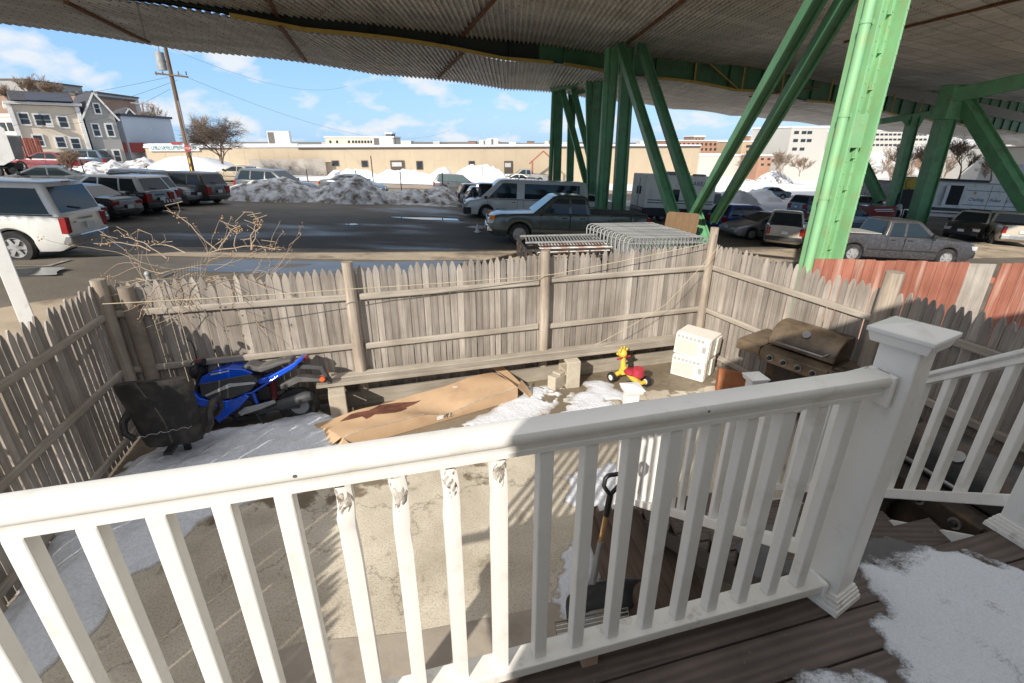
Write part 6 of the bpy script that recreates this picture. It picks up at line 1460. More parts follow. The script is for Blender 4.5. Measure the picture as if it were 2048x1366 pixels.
# dump truck
dt = bigv('dump_truck', 'dark dump truck with ribbed body at the left edge behind the cars', 'truck', 46, 356, -3.0, -1.0, 196, STR, s=1.25)
DTM = mat('dull_grey_body', (.10, .10, .105), .6, var=.25, dirt=(.2, .17, .14), dscale=1.2)
m = MB(); m.prism([(-3.3, 1.25), (1.2, 1.25), (1.5, 2.75), (-3.5, 2.75)], 'y', -1.2, 1.2); m.build('tipper_body', DTM, dt, bevel=.03)
m = MB()
for k in range(7):
    for s_ in (-1, 1): m.box((-3.1 + .7 * k, s_ * 1.23, 2.0), (.12, .08, 1.5))
for s_ in (-1, 1): m.box((-1.0, s_ * 1.23, 2.75), (4.9, .1, .14))
m.build('body_rib', DTM, dt)
m = MB(); m.box((2.3, 0, 1.8), (1.5, 2.2, 1.9)); m.box((3.6, 0, 1.3), (1.3, 1.8, .9)); m.build('cab', DTM, dt, bevel=.08); MB().box((0, 0, .85), (7, 1.0, .35)).build('chassis', UNDER, dt); wheelset(dt, (-2.6, -1.4, 3.4), 1.2, .52)
# ---------------------------------------------------------------- trailer with crowd barriers just beyond the fence
tz = gz(3.5, 15.6)
tr_ = thing('utility_trailer', 'rusty flatbed trailer with slatted rails standing behind the back fence', 'trailer', (0.9, 15.5, tz), R(7))
TRM = mat('dark_trailer_frame', (.06, .055, .05), .6, .3, var=.4, dirt=(.22, .13, .07), dscale=4)
m = MB()
for y in (-1.0, 1.0): m.beam((-.6, y, .72), (6.6, y, .72), .1, .14)
for k in range(8): m.beam((-.5 + k, -1, .70), (-.5 + k, 1, .70), .08, .1)
m.beam((-.6, -1, .70), (-2.3, 0, .58), .09, .12); m.beam((-.6, 1, .70), (-2.3, 0, .58), .09, .12); m.box((-2.4, 0, .6), (.35, .14, .12)); m.cyl((-2.0, 0, .1), (-2.0, 0, .75), .04)
m.build('frame', TRM, tr_)
m = MB()
for y in (-1.02, 1.02):
    m.beam((-.6, y, 1.25), (2.0, y, 1.25), .05, .06); m.beam((-.6, y, 1.0), (2.0, y, 1.0), .04, .05)
    for k in range(5): m.beam((-.6 + .65 * k, y, .75), (-.6 + .65 * k, y, 1.25), .04, .04)
m.beam((-.6, -1.02, 1.25), (-.6, 1.02, 1.25), .05, .06); m.beam((-.6, -1.02, 1.0), (-.6, 1.02, 1.0), .05, .05)
for k in range(4): m.beam((-.6, -.7 + .45 * k, .75), (-.6, -.7 + .45 * k, 1.25), .04, .04)
m.build('side_rail', TRM, tr_)
m = MB()
for k in range(24): m.beam((-.45 + .105 * k, -.15, 1.31), (-.33 + .105 * k, 1.0, 1.31), .04, .03)
m.beam((-.5, 1.0, 1.32), (2.1, 1.0, 1.32), .05, .05); m.beam((-.5, -.15, 1.32), (2.1, -.15, 1.32), .05, .05); m.build('grating', GALV, tr_)
for k in range(2):
    m = MB(); m.box((3.0 + 2.4 * k, -1.05, .36), (.62, .22, .06)); m.build('mudguard', TRM, tr_)
for x in (2.7, 3.5):
    for s_ in (-1, 1):
        m = MB(); m.cyl((x, s_ * 1.1 - .1, .33), (x, s_ * 1.1 + .1, .33), .33, n=22); m.build('wheel', RUBBER, tr_, smooth=40)
def striped():
    m_, t, b = newmat('red_white_board'); v = mapped(t); wv = N(t, 'ShaderNodeTexWave', Scale=1.1); wv.bands_direction = 'DIAGONAL'; L(t, v, wv.inputs['Vector'])
    r_ = ramp(t, [(.48, (.68, .66, .62)), (.52, (.33, .10, .06))]); L(t, wv.outputs['Fac'], r_.inputs[0]); L(t, mixc(t, noi(t, v, 3, 4), r_.outputs[0], (.6, .55, .5)), b.inputs['Base Color']); return m_
STRIPE = striped()
for k in range(6):
    o = tag(MB().box((0, 0, 0), (2.3, .03, .2)).build('barricade_board', STRIPE, None), 'red and white barricade board lying in a pile on the trailer', 'board', 'striped boards piled on the trailer')
    o.location = (2.0 + rnd.uniform(-.1, .1), 15.1 + .22 * k, tz + 1.06 + .012 * k); o.rotation_euler = (R(rnd.uniform(60, 95)), 0, R(7 + rnd.uniform(-3, 3)))
def barrier():
    t = thing('crowd_barrier', '', 'barrier', (0, 0, 0), 0, 'steel crowd barriers stacked on the trailer')
    w, h = 2.5, 1.05; m = MB(); c = .14
    m.tube([(c + 0, 0, 0.06), (0, 0, c + .06), (0, 0, h - c), (.04, 0, h - .04), (c, 0, h), (w - c, 0, h), (w - .04, 0, h - .04), (w, 0, h - c), (w, 0, c + .06), (w - c, 0, .06), (c, 0, .06)], .021, 8); m.build('frame', GALV, t, smooth=60)
    m = MB()
    for k in range(20): m.tube([(.12 + k * (w - .24) / 19, 0, .07), (.12 + k * (w - .24) / 19, 0, h - .01)], .008, 5)
    m.tube([(.02, 0, h - .17), (w - .02, 0, h - .17)], .014, 6); m.build('upright_bar', GALV, t)
    for x in (.35, w - .35):
        m = MB(); m.tube([(x, 0, .06), (x, -.28, 0.0)], .014, 6); m.tube([(x, 0, .06), (x, .28, 0.0)], .014, 6); m.build('foot', GALV, t)
    return t
b0 = barrier(); nB = 12
for i in range(nB):
    x = 3.55 - .085 * i; y = 14.75 + .21 * i
    lab = 'front most steel crowd barrier in the stack on the trailer' if i == 0 else ('rearmost steel crowd barrier in the stack' if i == nB - 1 else 'steel crowd barrier in the middle of the tight stack on the trailer')
    if i == 0: o = b0; o.location = (x, y, tz + .50); o.rotation_euler = (R(-4), 0, R(5)); o['label'] = lab
    else: o = dup(b0, (x, y, tz + .50 + .006 * i), R(5 + rnd.uniform(-3.0, 3.0)), lab, 'steel crowd barriers stacked on the trailer')
bp = aty(1362, 447, 18.4)
bb = thing('brown_board', 'brown rounded rust stained board standing behind the crowd barriers', 'board', (bp.x, bp.y, 0), R(10), ry=R(5))
rr_ = .12; pts = [(x * (.66 - rr_) + rr_ * math.cos(R(a)), z * (.40 - rr_) + rr_ * math.sin(R(a))) for x, z, a0 in ((1, 1, 0), (-1, 1, 90), (-1, -1, 180), (1, -1, 270)) for a in (a0, a0 + 30, a0 + 60, a0 + 90)]
m = MB(); m.prism([(x, z + bp.z) for x, z in pts], 'y', -.02, .02); m.build('panel', mat('brown_stained_panel', (.24, .15, .08), .7, var=.2, scale=2, dirt=(.2, .11, .05), dscale=3), bb)
m = MB()
for k in range(5): m.box((-.55 + .275 * k, -.026, bp.z), (.015, .012, .74))
m.build('panel_rib', mat('brown_rib', (.24, .14, .07), .7), bb)
m = MB(); m.box((-.4, .03, bp.z - .9), (.06, .03, 1.8)); m.box((.4, .03, bp.z - .9), (.06, .03, 1.8)); m.build('stand', TRM, bb)
cn_ = ong(955, 464); tag(MB().lathe([(.18, 0), (.18, .03), (.12, .03), (.03, .42), (.001, .42)], 14, tuple(cn_)).build('traffic_cone', SNOW, None, smooth=40), 'small white traffic cone standing in front of the pickup', 'traffic cone')  # white traffic cone, given the clean snow material
for k, (u, v, w_) in enumerate(((955, 422, 1.2), (950, 428, .9))):
    pass
def mound(name, label, fn, x0, x1, y0, y1, step, m, cat='snow bank'):
    return tag(heap(name, m, fn, x0, x1, y0, y1, step, gz, .05), label, cat)
def blob(cx, cy, rx, ry, h, p=1.0, rot=0):
    ca, sa = math.cos(rot), math.sin(rot)
    def f(x, y):
        dx, dy = x - cx, y - cy; q = ((dx * ca + dy * sa) / rx) ** 2 + ((-dx * sa + dy * ca) / ry) ** 2
        return h * max(-0.4, 1 - q ** p)
    return f
def rough(f, amp, fr, sd, lump=0):
    def g(x, y):
        q = f(x, y); n_ = fbm(x * fr, y * fr, sd, 5)
        q += amp * n_ * (1 if q > 0 else .6)
        if lump: q += lump * max(0, fbm(x * fr * 2.3, y * fr * 2.3, sd + 7, 3)) * sstep(0, .5, q)
        return q
    return g
def pxblob(u, v, wpx, depth, hpx, p=1.0, rot=0.28):
    """mound whose foot is at picture point u, v; width in pixels, depth in metres, height in pixels"""
    c = ong(u, v); k = c.y / FPX * 0.97
    return blob(c.x, c.y + depth, wpx / 2 * k, depth, hpx * k, p, rot), c, wpx / 2 * k
def bank(label, specs, amp, fr, m, step=.22, lump=0, cat='snow bank'):
    fs = [pxblob(*s) for s in specs]
    def f(x, y): return max(q[0](x, y) for q in fs)
    x0 = min(q[1].x - q[2] * 1.15 for q in fs); x1 = max(q[1].x + q[2] * 1.15 for q in fs); y0 = min(q[1].y for q in fs) - 2.5; y1 = max(q[1].y + 2 * s[3] for q, s in zip(fs, specs)) + 2.5
    return mound('snow_bank', label, rough(f, amp, fr, rnd.random() * 40, lump), x0, x1, y0, y1, step, m, cat)
bank('tall dirty snow heap in the middle of the lot edge', [(685, 408, 190, 2.6, 46, .8), (700, 408, 110, 2.4, 50, .8)], .22, .9, SNOWD, .12, .25)
bank('broad grey snow bank in front of the dark grey wagon', [(530, 404, 210, 2.5, 40, 1.2), (470, 402, 120, 2, 28, 1.2)], .18, .7, SNOWD, .18, .2)
bank('low ragged snow ridge right of the tall heap', [(800, 408, 200, 1.8, 22, 1.0), (870, 402, 90, 2, 24, 1.0)], .18, 1.0, SNOWD, .16, .3)
bank('dirty snow heap behind the police suv on the left', [(150, 350, 110, 4, 22, 1.0), (235, 350, 110, 4, 28, 1.0)], .5, .5, SNOWD, .4, .6)
bank('smooth white snow slope at the foot of the utility pole', [(330, 355, 220, 6, 40, 1.1), (420, 352, 160, 6, 18, 1.1)], .25, .3, SNOW, .5)
bank('white ploughed snow along the fence of the long building', [(700, 362, 130, 3, 20, 1.0), (800, 366, 160, 3, 22, .9), (880, 366, 60, 3, 24, .9)], .4, .5, SNOW, .4, .5)
bank('high white snow pile behind the white van', [(960, 366, 120, 3, 34, .9), (1040, 362, 130, 3, 24, .9), (1120, 362, 120, 3, 26, .9)], .5, .5, SNOW, .4, .6)
bank('blue shaded ploughed snow behind the box van', [(1490, 412, 110, 3, 26, 1.0), (1540, 405, 90, 3, 20, 1.0)], .3, .7, SNOW, .3, .4)
bank('sandy snow heap on the snow field right of the column', [(1560, 368, 90, 3, 22, 1.0)], .3, .6, SNOWD, .35, .3)
def scatter(u, v, rx, ry, lab):
    c = ong(u, v); f = blob(c.x, c.y, rx, ry, .10, 1.0); mound('snow_patch', lab, rough(f, .08, 1.8, u, 0), c.x - rx * 1.3, c.x + rx * 1.3, c.y - ry * 1.4, c.y + ry * 1.4, .1, SNOWD, 'snow')
scatter(945, 430, .9, .6, 'flat snow remnant in front of the white van'); scatter(958, 455, .7, .4, 'flat snow remnant by the pickup bumper'); scatter(300, 420, 1.0, .4, 'flat snow remnant behind the black sedan')
scatter(850, 410, 2.6, .7, 'flat dirty snow left at the edge of the asphalt')
# ---------------------------------------------------------------- long tan building
TANW = mat('tan_metal_siding', (0.50, 0.405, 0.285), 0.7, var=0.06, scale=.4, dirt=(0.45, 0.36, 0.25), dscale=.3)
TANP = mat('pale_tan_siding', (0.56, 0.46, 0.32), 0.7, var=0.06, scale=.4)
DKTRIM = mat('brown_roof_trim', (0.09, 0.07, 0.055), 0.6); WIN = glass('building_window', (0.035, 0.045, 0.055), .1)
WTRIM = mat('white_window_trim', (0.72, 0.71, 0.68), .6)
A0 = aty(288, 290, 66.0); A1 = aty(1400, 298, 92.0); zroof = 2.35
A0.z = A1.z = 0; bdv = A1 - A0; BLn = bdv.length; brz = math.atan2(bdv.y, bdv.x)
bldg = thing('long_building', 'long low tan building behind the street with a snow covered roof', 'building', A0, brz)
MB().box((BLn / 2, 14, zroof / 2 - 2.2), (BLn, 28, zroof + 4.4)).build('wall', TANW, bldg)
m = MB(); m.box((BLn / 2 + 9, -.04, zroof - .12), (BLn - 18, .14, .26)); m.box((6, -.04, zroof - .1), (7.5, .12, .2)); m.build('eave_trim', DKTRIM, bldg)
m = MB(); m.box((BLn / 2, 14, zroof + .1), (BLn + .3, 28.3, .22)); m.box((9, .5, zroof + .32), (18, 1.5, .3)); m.build('roof', SNOW, bldg, bevel=.08)
def bx_at(u, v=330):    # distance along the facade of the picture column u
    r_ = ray(u, v); 
    den = r_.x * bdv.y - r_.y * bdv.x; t_ = (A0.x * bdv.y - A0.y * bdv.x) / den
    p = r_ * t_; return (p - A0).dot(bdv) / BLn, CZ + r_.z * t_
m = MB()
for k in range(46): m.box((2 + k * BLn / 46, -.012, zroof / 2 - 1.5), (.05, .03, zroof + 2.6))
m.build('siding_joint', TANP, bldg)
for u0, u1, v0, v1 in ((663, 677, 321, 332), (722, 735, 321, 334), (832, 845, 322, 339), (937, 949, 322, 337)):
    (a, z1), (c, _), (_, z0) = bx_at(u0, v0), bx_at(u1, v0), bx_at((u0 + u1) / 2, v1)
    m = MB(); m.box(((a + c) / 2, -.04, (z0 + z1) / 2), (c - a, .1, z1 - z0)); o = m.build('window', DKTRIM, bldg)
    m = MB(); m.box(((a + c) / 2, -.10, (z0 + z1) / 2), (c - a - .25, .03, z1 - z0 - .2)); m.build('pane', WIN, o)
for u0, u1, v0, v1 in ((780, 808, 321, 345), (1008, 1025, 322, 346)):
    (a, z1), (c, _), (_, z0) = bx_at(u0, v0), bx_at(u1, v0), bx_at((u0 + u1) / 2, v1)
    m = MB(); m.box(((a + c) / 2, -.06, (z0 + z1) / 2), (c - a, .14, z1 - z0)); o = m.build('door', DKTRIM, bldg)
    m = MB(); m.box(((a + c) / 2 - .1, -.14, (z0 + z1) / 2 + .3), ((c - a) * .7, .02, (z1 - z0) * .35)); m.build('notice', mat('pale_notice', (.5, .5, .5), .6), o)
(a, z1), (c, z0) = bx_at(296, 287), bx_at(400, 302)
sgn = thing('shop_sign', 'white sign board reading CHILD DEVELOPMENT CENTER on the tan building', 'sign', A0 + bdv.normalized() * ((a + c) / 2) + Vector((0, 0, (z1 + z0) / 2)), brz)
sgn.location += Vector((math.sin(brz), -math.cos(brz), 0)) * .1
m = MB(); m.box((0, -.06, 0), (c - a, .1, (z1 - z0))); m.build('sign_board', WTRIM, sgn)
text('CHILD DEVELOPMENT CENTER', .82, mat('teal_lettering', (.02, .22, .25), .5), sgn, (0, -.13, -.02), (PI / 2, 0, 0), .01, sx=(c - a) * .92 / 11.6)
(a, z1), (c, z0) = bx_at(344, 283), bx_at(365, 288)
m = MB(); m.box((0, 0, 0), (c - a, .1, .3)); o = tag(m.build('red_sign', mat('red_sign_board', (.33, .05, .045), .5)), 'small red sign on the roof edge above the white sign board', 'sign'); o.location = A0 + bdv.normalized() * ((a + c) / 2) + Vector((.05, -.35, zroof + .55)); o.rotation_euler = (0, 0, brz)
(a, z1), (c, z0) = bx_at(500, 318), bx_at(655, 350)
o = tag(MB().box(((c - a) / 2, 0, 0), (c - a, .3, 3.2)).build('grey_wall', mat('stained_concrete', (.40, .36, .31), .9, var=.25, scale=.5, dirt=(.25, .2, .16), dscale=.6)), 'grey stained concrete wall in front of the tan building behind the bare tree', 'wall'); o.location = A0 + bdv.normalized() * a + Vector((.3, -1.0, z1 - 1.6)); o.rotation_euler = (0, 0, brz)
ROOFU = mat('rooftop_unit_metal', (.52, .53, .54), .5, var=.1)
for u0, u1, v0, back, lab in ((547, 590, 265, 9, 'large pale rooftop unit left on the tan building'), (750, 787, 277, 12, 'pale rooftop unit beside the white building on the roof line'), (978, 992, 279, 12, 'small rooftop unit near the columns'), (963, 975, 282, 14, 'smallest grey rooftop unit')):
    Y = aty(u0, 290, 70).y; (a, _), (c, _) = bx_at(u0), bx_at(u1); p = A0 + bdv.normalized() * ((a + c) / 2); f = (p.y + back) / p.y
    q = p * f; top = aty(u0, v0, q.y).z; t_ = thing('rooftop_unit', lab, 'rooftop unit', (q.x, q.y, 0), brz)
    w_ = (c - a) * f; MB().box((0, 0, (zroof + top) / 2 + .1), (w_, 3.0, top - zroof + .2)).build('casing', ROOFU, t_, bevel=.05)
    MB().box((-w_ * .33, -1.52, (zroof + top) / 2 + .1), (w_ * .26, .05, (top - zroof) * .9)).build('louvre', mat('dark_louvre', (.14, .12, .10), .7), t_)
def building(label, u0, u1, vt, vb, Y, m, dep=12, rz=0.0, name='building', cat='building', rows=None, trim=None, wm=None):
    """block whose front spans the picture columns u0..u1 with its roof at row vt"""
    a = aty(u0, vt, Y); c = aty(u1, vt, Y + math.tan(rz) * 0); w_ = c.x - a.x; z0 = gz(min(75, (a.x + c.x) / 2), Y) - 6
    t_ = thing(name, label, cat, ((a.x + c.x) / 2, Y, 0), rz)
    MB().box((0, dep / 2, (a.z + z0) / 2), (w_, dep, a.z - z0)).build('wall', m, t_)
    MB().box((0, dep / 2, a.z + .15), (w_ + .4, dep + .4, .3)).build('roof', trim or SNOW, t_)
    px = Y / FPX
    for (v0, v1, us, ww) in (rows or ()):
        zt_, zbm = aty(u0, v0, Y).z, aty(u0, v1, Y).z
        for uu in us:
            x = aty(uu, v0, Y).x - (a.x + c.x) / 2; mm = MB(); mm.box((x, -.03, (zt_ + zbm) / 2), (ww * px, .12, zt_ - zbm)); mm.build('window', wm or WIN, t_)
    return t_
BRICK = mat('orange_brick', (.36, .20, .13), .85, var=.2, scale=.6); BRICKD = mat('brown_brick', (.25, .15, .10), .85, var=.2, scale=.6); PALEB = mat('pale_render_wall', (.60, .56, .50), .8, var=.08, scale=.3); CREAM = mat('cream_wall', (.62, .57, .47), .8, var=.06, scale=.4)
WHB = mat('white_building_wall', (.46, .44, .40), .8, var=.05, scale=.2)
building('white flat building with a row of small windows beyond the tan roof', 652, 785, 275, 300, 130, CREAM, 16, .1, rows=[(281, 286, (662, 675, 698, 706, 712, 718, 724, 730, 736, 742), 3.5)])
t_ = building('dark tank house on top of the far white building', 771, 783, 268, 280, 131, DKTRIM, 4, 0, name='rooftop_house', cat='rooftop house')
building('orange brick block right of the columns behind the tan building', 1340, 1455, 282, 320, 170, BRICK, 20, .05, rows=[(286, 291, range(1350, 1450, 9), 4), (296, 301, range(1350, 1450, 9), 4)])
building('small brick tower block on the skyline between the braces', 1388, 1410, 273, 290, 240, BRICKD, 14, 0, rows=[(277, 280, (1393, 1399, 1405), 3)])
building('long reddish building on the skyline behind the braces', 1500, 1560, 272, 300, 260, BRICK, 20, 0, rows=[(276, 279, range(1504, 1558, 6), 3), (284, 287, range(1504, 1558, 6), 3)])
building('tan brick office block with ribbon windows between the braces', 1485, 1540, 284, 330, 150, mat('tan_brick', (.42, .30, .19), .85, var=.15, scale=.5), 18, 0, rows=[(290, 295, (1498, 1512, 1526), 10), (301, 306, (1498, 1512, 1526), 10)])
building('low white industrial building below the brick blocks', 1395, 1500, 312, 345, 140, WHB, 18, 0, rows=[(320, 324, (1540, 1552), 6)])
building('white office block with square dark windows left of the pale column', 1582, 1660, 255, 345, 135, WHB, 18, .1, rows=[(262, 268, (1592, 1608, 1620), 9), (278, 284, (1590, 1606, 1619), 9), (295, 301, (1588, 1604), 9), (318, 324, (1542, 1554), 7)])
building('brick house with white trim low behind the far cars', 1518, 1545, 312, 340, 128, BRICK, 10, 0, rows=[(316, 320, (1525, 1538), 5), (327, 331, (1525, 1538), 5)])
building('pale hospital like block under the bridge right of the pale column', 1735, 1860, 262, 345, 165, mat('sunlit_white_wall', (.48, .45, .405), .8, var=.05, scale=.2), 20, .05, rows=[(267, 271, range(1745, 1856, 9), 6), (277, 281, range(1745, 1856, 9), 6), (288, 292, range(1745, 1856, 9), 6)])
def hillf(x, y): return 12.5 * sstep(118, 190, y) * sstep(85, 130, x) + 0.9 * fbm(x * .05, y * .05, 3, 4) - 0.3
struct(heap('snowy_hill', snow_mat('hill_snow', (0.62, 0.615, 0.61), lev=(0.5, 0.8), ds=0.12, dirt=(0.30, 0.25, 0.2), fine=0.8, bs=0.6), hillf, 80, 330, 116, 260, 4, lambda x, y: gz(x, y), .05))
building('grey roofed low hall behind the far right trees', 1975, 2200, 296, 345, 120, WHB, 16, 0, trim=mat('grey_brown_roof', (.28, .25, .22), .8))
r = random.Random(8)
for k in range(30):
    u = 590 + k * 27 + r.uniform(-8, 8)
    if u < 640 or u > 1330: u = r.uniform(800, 1300)
    h = r.uniform(282, 290); building('tiny far house %s of the skyline' % r.choice(('with a pale wall', 'with a brown wall')) if False else 'small far building on the hazy skyline', u, u + r.uniform(8, 22), h, 300, 330 + r.uniform(0, 120), (PALEB, BRICKD, WHB, BRICK)[k % 4], 12, 0, name='far_building', cat='building', trim=DKTRIM if k % 2 else SNOW)['group'] = 'small buildings on the skyline'

# ---------------------------------------------------------------- houses at the left
SID = mat('beige_clapboard', (.64, .55, .43), .75, var=.05, scale=.5, bmp=.05); SIDG = mat('grey_clapboard', (.33, .32, .30), .75, var=.06, scale=.5); SIDB = mat('blue_grey_clapboard', (.38, .43, .49), .75, var=.06, scale=.5)
SHING = mat('dark_shingles', (.055, .055, .065), .85, var=.25, scale=2); SOLAR = glass('solar_panel', (.05, .06, .09), .15)
def win_at(t_, x, y, z, w_, h, nrm='y', wm=None):
    m = MB(); d = (w_ + .3, .16, h + .3) if nrm == 'y' else (.16, w_ + .3, h + .3); m.box((x, y, z), d); o = m.build('window', WTRIM, t_)
    m = MB(); off = (0, -.06, 0) if nrm == 'y' else (.06, 0, 0)
    d = lambda hh: (w_, .08, hh) if nrm == 'y' else (.08, w_, hh)
    for s_ in (-1, 1): m.box((x + off[0], y + off[1], z + s_ * h * .255), d(h * .46))
    m.build('pane', wm or WIN, o)
def gable(label, p, rz, w_, dep, zb, ze, zr, m, mg=None, wins_f=(), wins_s=(), panels=False):
    """house with the ridge along local y; front gable faces -y. p is the front left corner"""
    t_ = thing('house', label, 'house', p, rz)
    mb = MB(); mb.prism([(0, zb), (w_, zb), (w_, ze), (w_ / 2, zr), (0, ze)], 'y', 0, dep); mb.build('wall', m, t_)
    mb = MB()
    for s_ in (0, 1):
        x0, x1 = (-.35, w_ / 2) if s_ == 0 else (w_ + .35, w_ / 2); k = (zr - ze) / (w_ / 2); z0 = ze - .35 * k
        mb.prism([(x0, z0 + .05), (x1, zr + .05), (x1, zr + .3), (x0, z0 + .3)], 'y', -.35, dep + .35)
    mb.build('roof', SHING, t_)
    mb = MB()
    for s_ in (-1, 1): mb.beam((w_ / 2, -.37, zr + .05), (w_ / 2 + s_ * (w_ / 2 + .35), -.37, ze - .3 * (zr - ze) / (w_ / 2)), .1, .18)
    mb.build('gable_trim', WTRIM, t_)
    for x, z, ww, h in wins_f: win_at(t_, x, -.03, z, ww, h)
    for y, z, ww, h in wins_s: win_at(t_, w_ + .03, y, z, ww, h, 'x')
    return t_
# flat fronted beige house, three storeys
hp0 = aty(18, 207, 60); hp1 = aty(151, 207, 64)
hz0 = -1.5; W1 = (hp1 - hp0); W1.z = 0; rz1 = math.atan2(W1.y, W1.x); wl = W1.length; ztop = hp0.z - .1
hb = thing('house', 'beige three storey house with white trimmed windows and flat solar roof', 'house', (hp0.x, hp0.y, 0), rz1)
MB().box((wl / 2, 6, (ztop + hz0) / 2), (wl, 12, ztop - hz0)).build('wall', SID, hb)
m = MB(); m.box((wl / 2, 5.8, ztop + .2), (wl + 1.0, 12.6, .28)); m.box((-.1, -.1, (ztop + hz0) / 2), (.4, .4, ztop - hz0)); m.box((wl, -.1, (ztop + hz0) / 2), (.4, .4, ztop - hz0)); m.build('cornice', WTRIM, hb)
m = MB(); m.prism([(-.9, ztop + .45), (12.3, ztop + .45), (12.3, ztop + .7), (4, ztop + 1.5), (1, ztop + 1.5)], 'x', .2, wl - .2); m.build('roof', SHING, hb)
m = MB(); m.beam((1.5, -.3, ztop + .85), (wl * .95, -.3, ztop + .85), 1.4, .08, (0, -.5, .8)); m.build('solar_panel', SOLAR, hb)
sh = ztop - hz0
for f, z in ((.14, .83), (.36, .82), (.46, .82), (.71, .8), (.24, .56), (.57, .54), (.80, .52), (.60, .2), (.84, .2)):
    win_at(hb, wl * f, -.04, hz0 + sh * z, .72, 1.1)
m = MB(); m.box((wl * .49, -.35, hz0 + sh * .755), (.6, .6, .45)); m.build('window_air_conditioner', WTRIM, hb)
c = hp1; c.z = 0
gable('tall grey gabled house joined to the beige house', aty(188, 300, 64.3) * 1.0 - Vector((0, 0, aty(188, 300, 64.3).z)), rz1 + R(3), 3.0, 12, -1.5, 6.0, 8.5, SIDG, wins_f=((.8, 4.4, .55, 1.3), (2.15, 4.4, .55, 1.3), (.8, 1.4, .55, 1.3), (2.15, 1.4, .55, 1.3), (1.5, 6.8, .45, 1.0)))
gable('light blue house with a steep dark roof in the street row', aty(250, 300, 72) - Vector((0, 0, aty(250, 300, 72).z)), rz1, 3.3, 12, -1.5, 5.0, 7.2, SIDB, wins_f=((.9, 3.4, .6, 1.2), (2.3, 3.4, .6, 1.2), (1.65, 5.6, .5, .9), (.9, 1.2, .6, 1.2)))
h_ = building('pale blue flat fronted house between the grey and blue gables', 212, 240, 232, 320, 69, SIDB, 10, 0, name='house', cat='house', rows=[(238, 248, (222,), 7), (263, 278, (227,), 8)], trim=SHING)
gable('grey house with a dormer at the far end of the street row', aty(282, 300, 84) - Vector((0, 0, aty(282, 300, 84).z)), rz1 + R(5), 4.6, 10, -1.5, 4.6, 7.2, mat('greyish_clapboard', (.36, .35, .33), .8), wins_f=((1.2, 3.2, .7, 1.2), (3.4, 3.2, .7, 1.2), (2.3, 5.4, .6, 1.0)))
m = MB(); m.box((0, 0, 0), (5, 1.2, .25)); 
aw = aty(262, 305, 70); aw_ = thing('red_porch', 'red awning porch in front of the blue houses', 'porch', (aw.x, aw.y, gz(aw.x, aw.y)), rz1)
MB().box((0, 0, 2.6), (3.4, 2.0, 1.2)).build('awning', mat('dark_red_awning', (.27, .05, .04), .7), aw_); m = MB(); m.box((-1.5, -.9, 1.0), (.15, .15, 2.0)); m.box((1.5, -.9, 1.0), (.15, .15, 2.0)); m.build('porch_post', WTRIM, aw_)
building('low pale house cut by the left edge beyond the dump truck', -60, 42, 233, 320, 66, CREAM, 10, 0, name='house', cat='house', rows=[(245, 262, (4, 18), 9)], trim=WTRIM)
building('red brown brick block on the hill behind the beige house', -40, 150, 190, 260, 105, mat('hazed_red_brown_brick', (.30, .20, .15), .85, var=.2, scale=.4), 16, 0, rows=[(182, 190, range(20, 185, 14), 6)], trim=DKTRIM)  # brick lightened, distance haze put into its colour
building('grey modern block with a brick end on the hill', 150, 192, 186, 260, 112, mat('light_grey_panel', (.46, .47, .49), .7), 14, .1, rows=[(192, 204, (165, 180), 10)], trim=DKTRIM)
building('grey concrete block at the top left of the hill', -60, 48, 160, 260, 125, mat('grey_panel_block', (.33, .32, .31), .8), 16, 0, trim=DKTRIM)
rfp = aty(75, 297, 57); rf2 = thing('red_screen', 'red corrugated screen fence on a stone wall before the beige house', 'fence', (rfp.x, rfp.y, 0), rz1)
m = MB(); 
for k in range(20): m.box((-3.9 + .22 * k, .03 * (k % 2), rfp.z - .1), (.2, .05, 2.3))
m.build('sheet_panel', mat('rust_red_sheet', (.30, .075, .045), .6, var=.15), rf2); m = MB(); m.box((-1.5, .2, rfp.z - 2.0), (5.2, .4, 1.5)); m.build('stone_wall', mat('rough_stone', (.22, .20, .18), .9, var=.4, scale=2, bmp=.6), rf2)

# ---------------------------------------------------------------- utility poles, wires, street posts
pb_ = aty(386, 350, 50); pt_ = aty(330, 92, 50); zg_ = gz(pb_.x, pb_.y)
up = thing('utility_pole', 'tall wooden utility pole with a transformer and crossarm', 'utility pole', (pb_.x, pb_.y, zg_))
d_ = pt_ - pb_; top_ = pt_ - Vector((pb_.x, pb_.y, zg_)); POLEW = wood('dark_pole_wood', (.10, .065, .045), (.26, .17, .11), 2, .6, stain=(.07, .05, .04))
m = MB(); m.tube([(0, 0, -.5), top_ * .5, top_], [.22, .19, .15], 12); m.build('pole', POLEW, up, smooth=60)
m = MB(); q = top_ * .965; m.cyl((q.x - .62, q.y - .1, q.z - 1.5), (q.x - .62, q.y - .1, q.z - .1), .38, n=16); m.tube([(q.x - .62, q.y - .1, q.z - .1), (q.x - .62, q.y, q.z + .35)], .06, 8); m.box((q.x - .3, q.y, q.z - .8), (.4, .15, .2)); m.build('transformer', GALV, up, smooth=40)
m = MB(); q = top_ * .80; m.beam((q.x - 1.3, q.y - .2, q.z + .15), (q.x + 1.6, q.y - .2, q.z - .15), .12, .14); m.beam((q.x - 1.2, q.y, q.z + 2.9), (q.x + .6, q.y, q.z + 2.6), .1, .12)
for x in (-1.2, -.6, .8, 1.5): m.cyl((q.x + x, q.y - .2, q.z), (q.x + x, q.y - .2, q.z + .3), .05, n=8)
m.build('crossarm', POLEW, up)
m = MB(); q = top_ * .62; m.tube([(q.x + .22, q.y - .2, q.z), (q.x + .25, q.y - .2, q.z * .35)], .07, 8); m.build('conduit', STEEL, up)
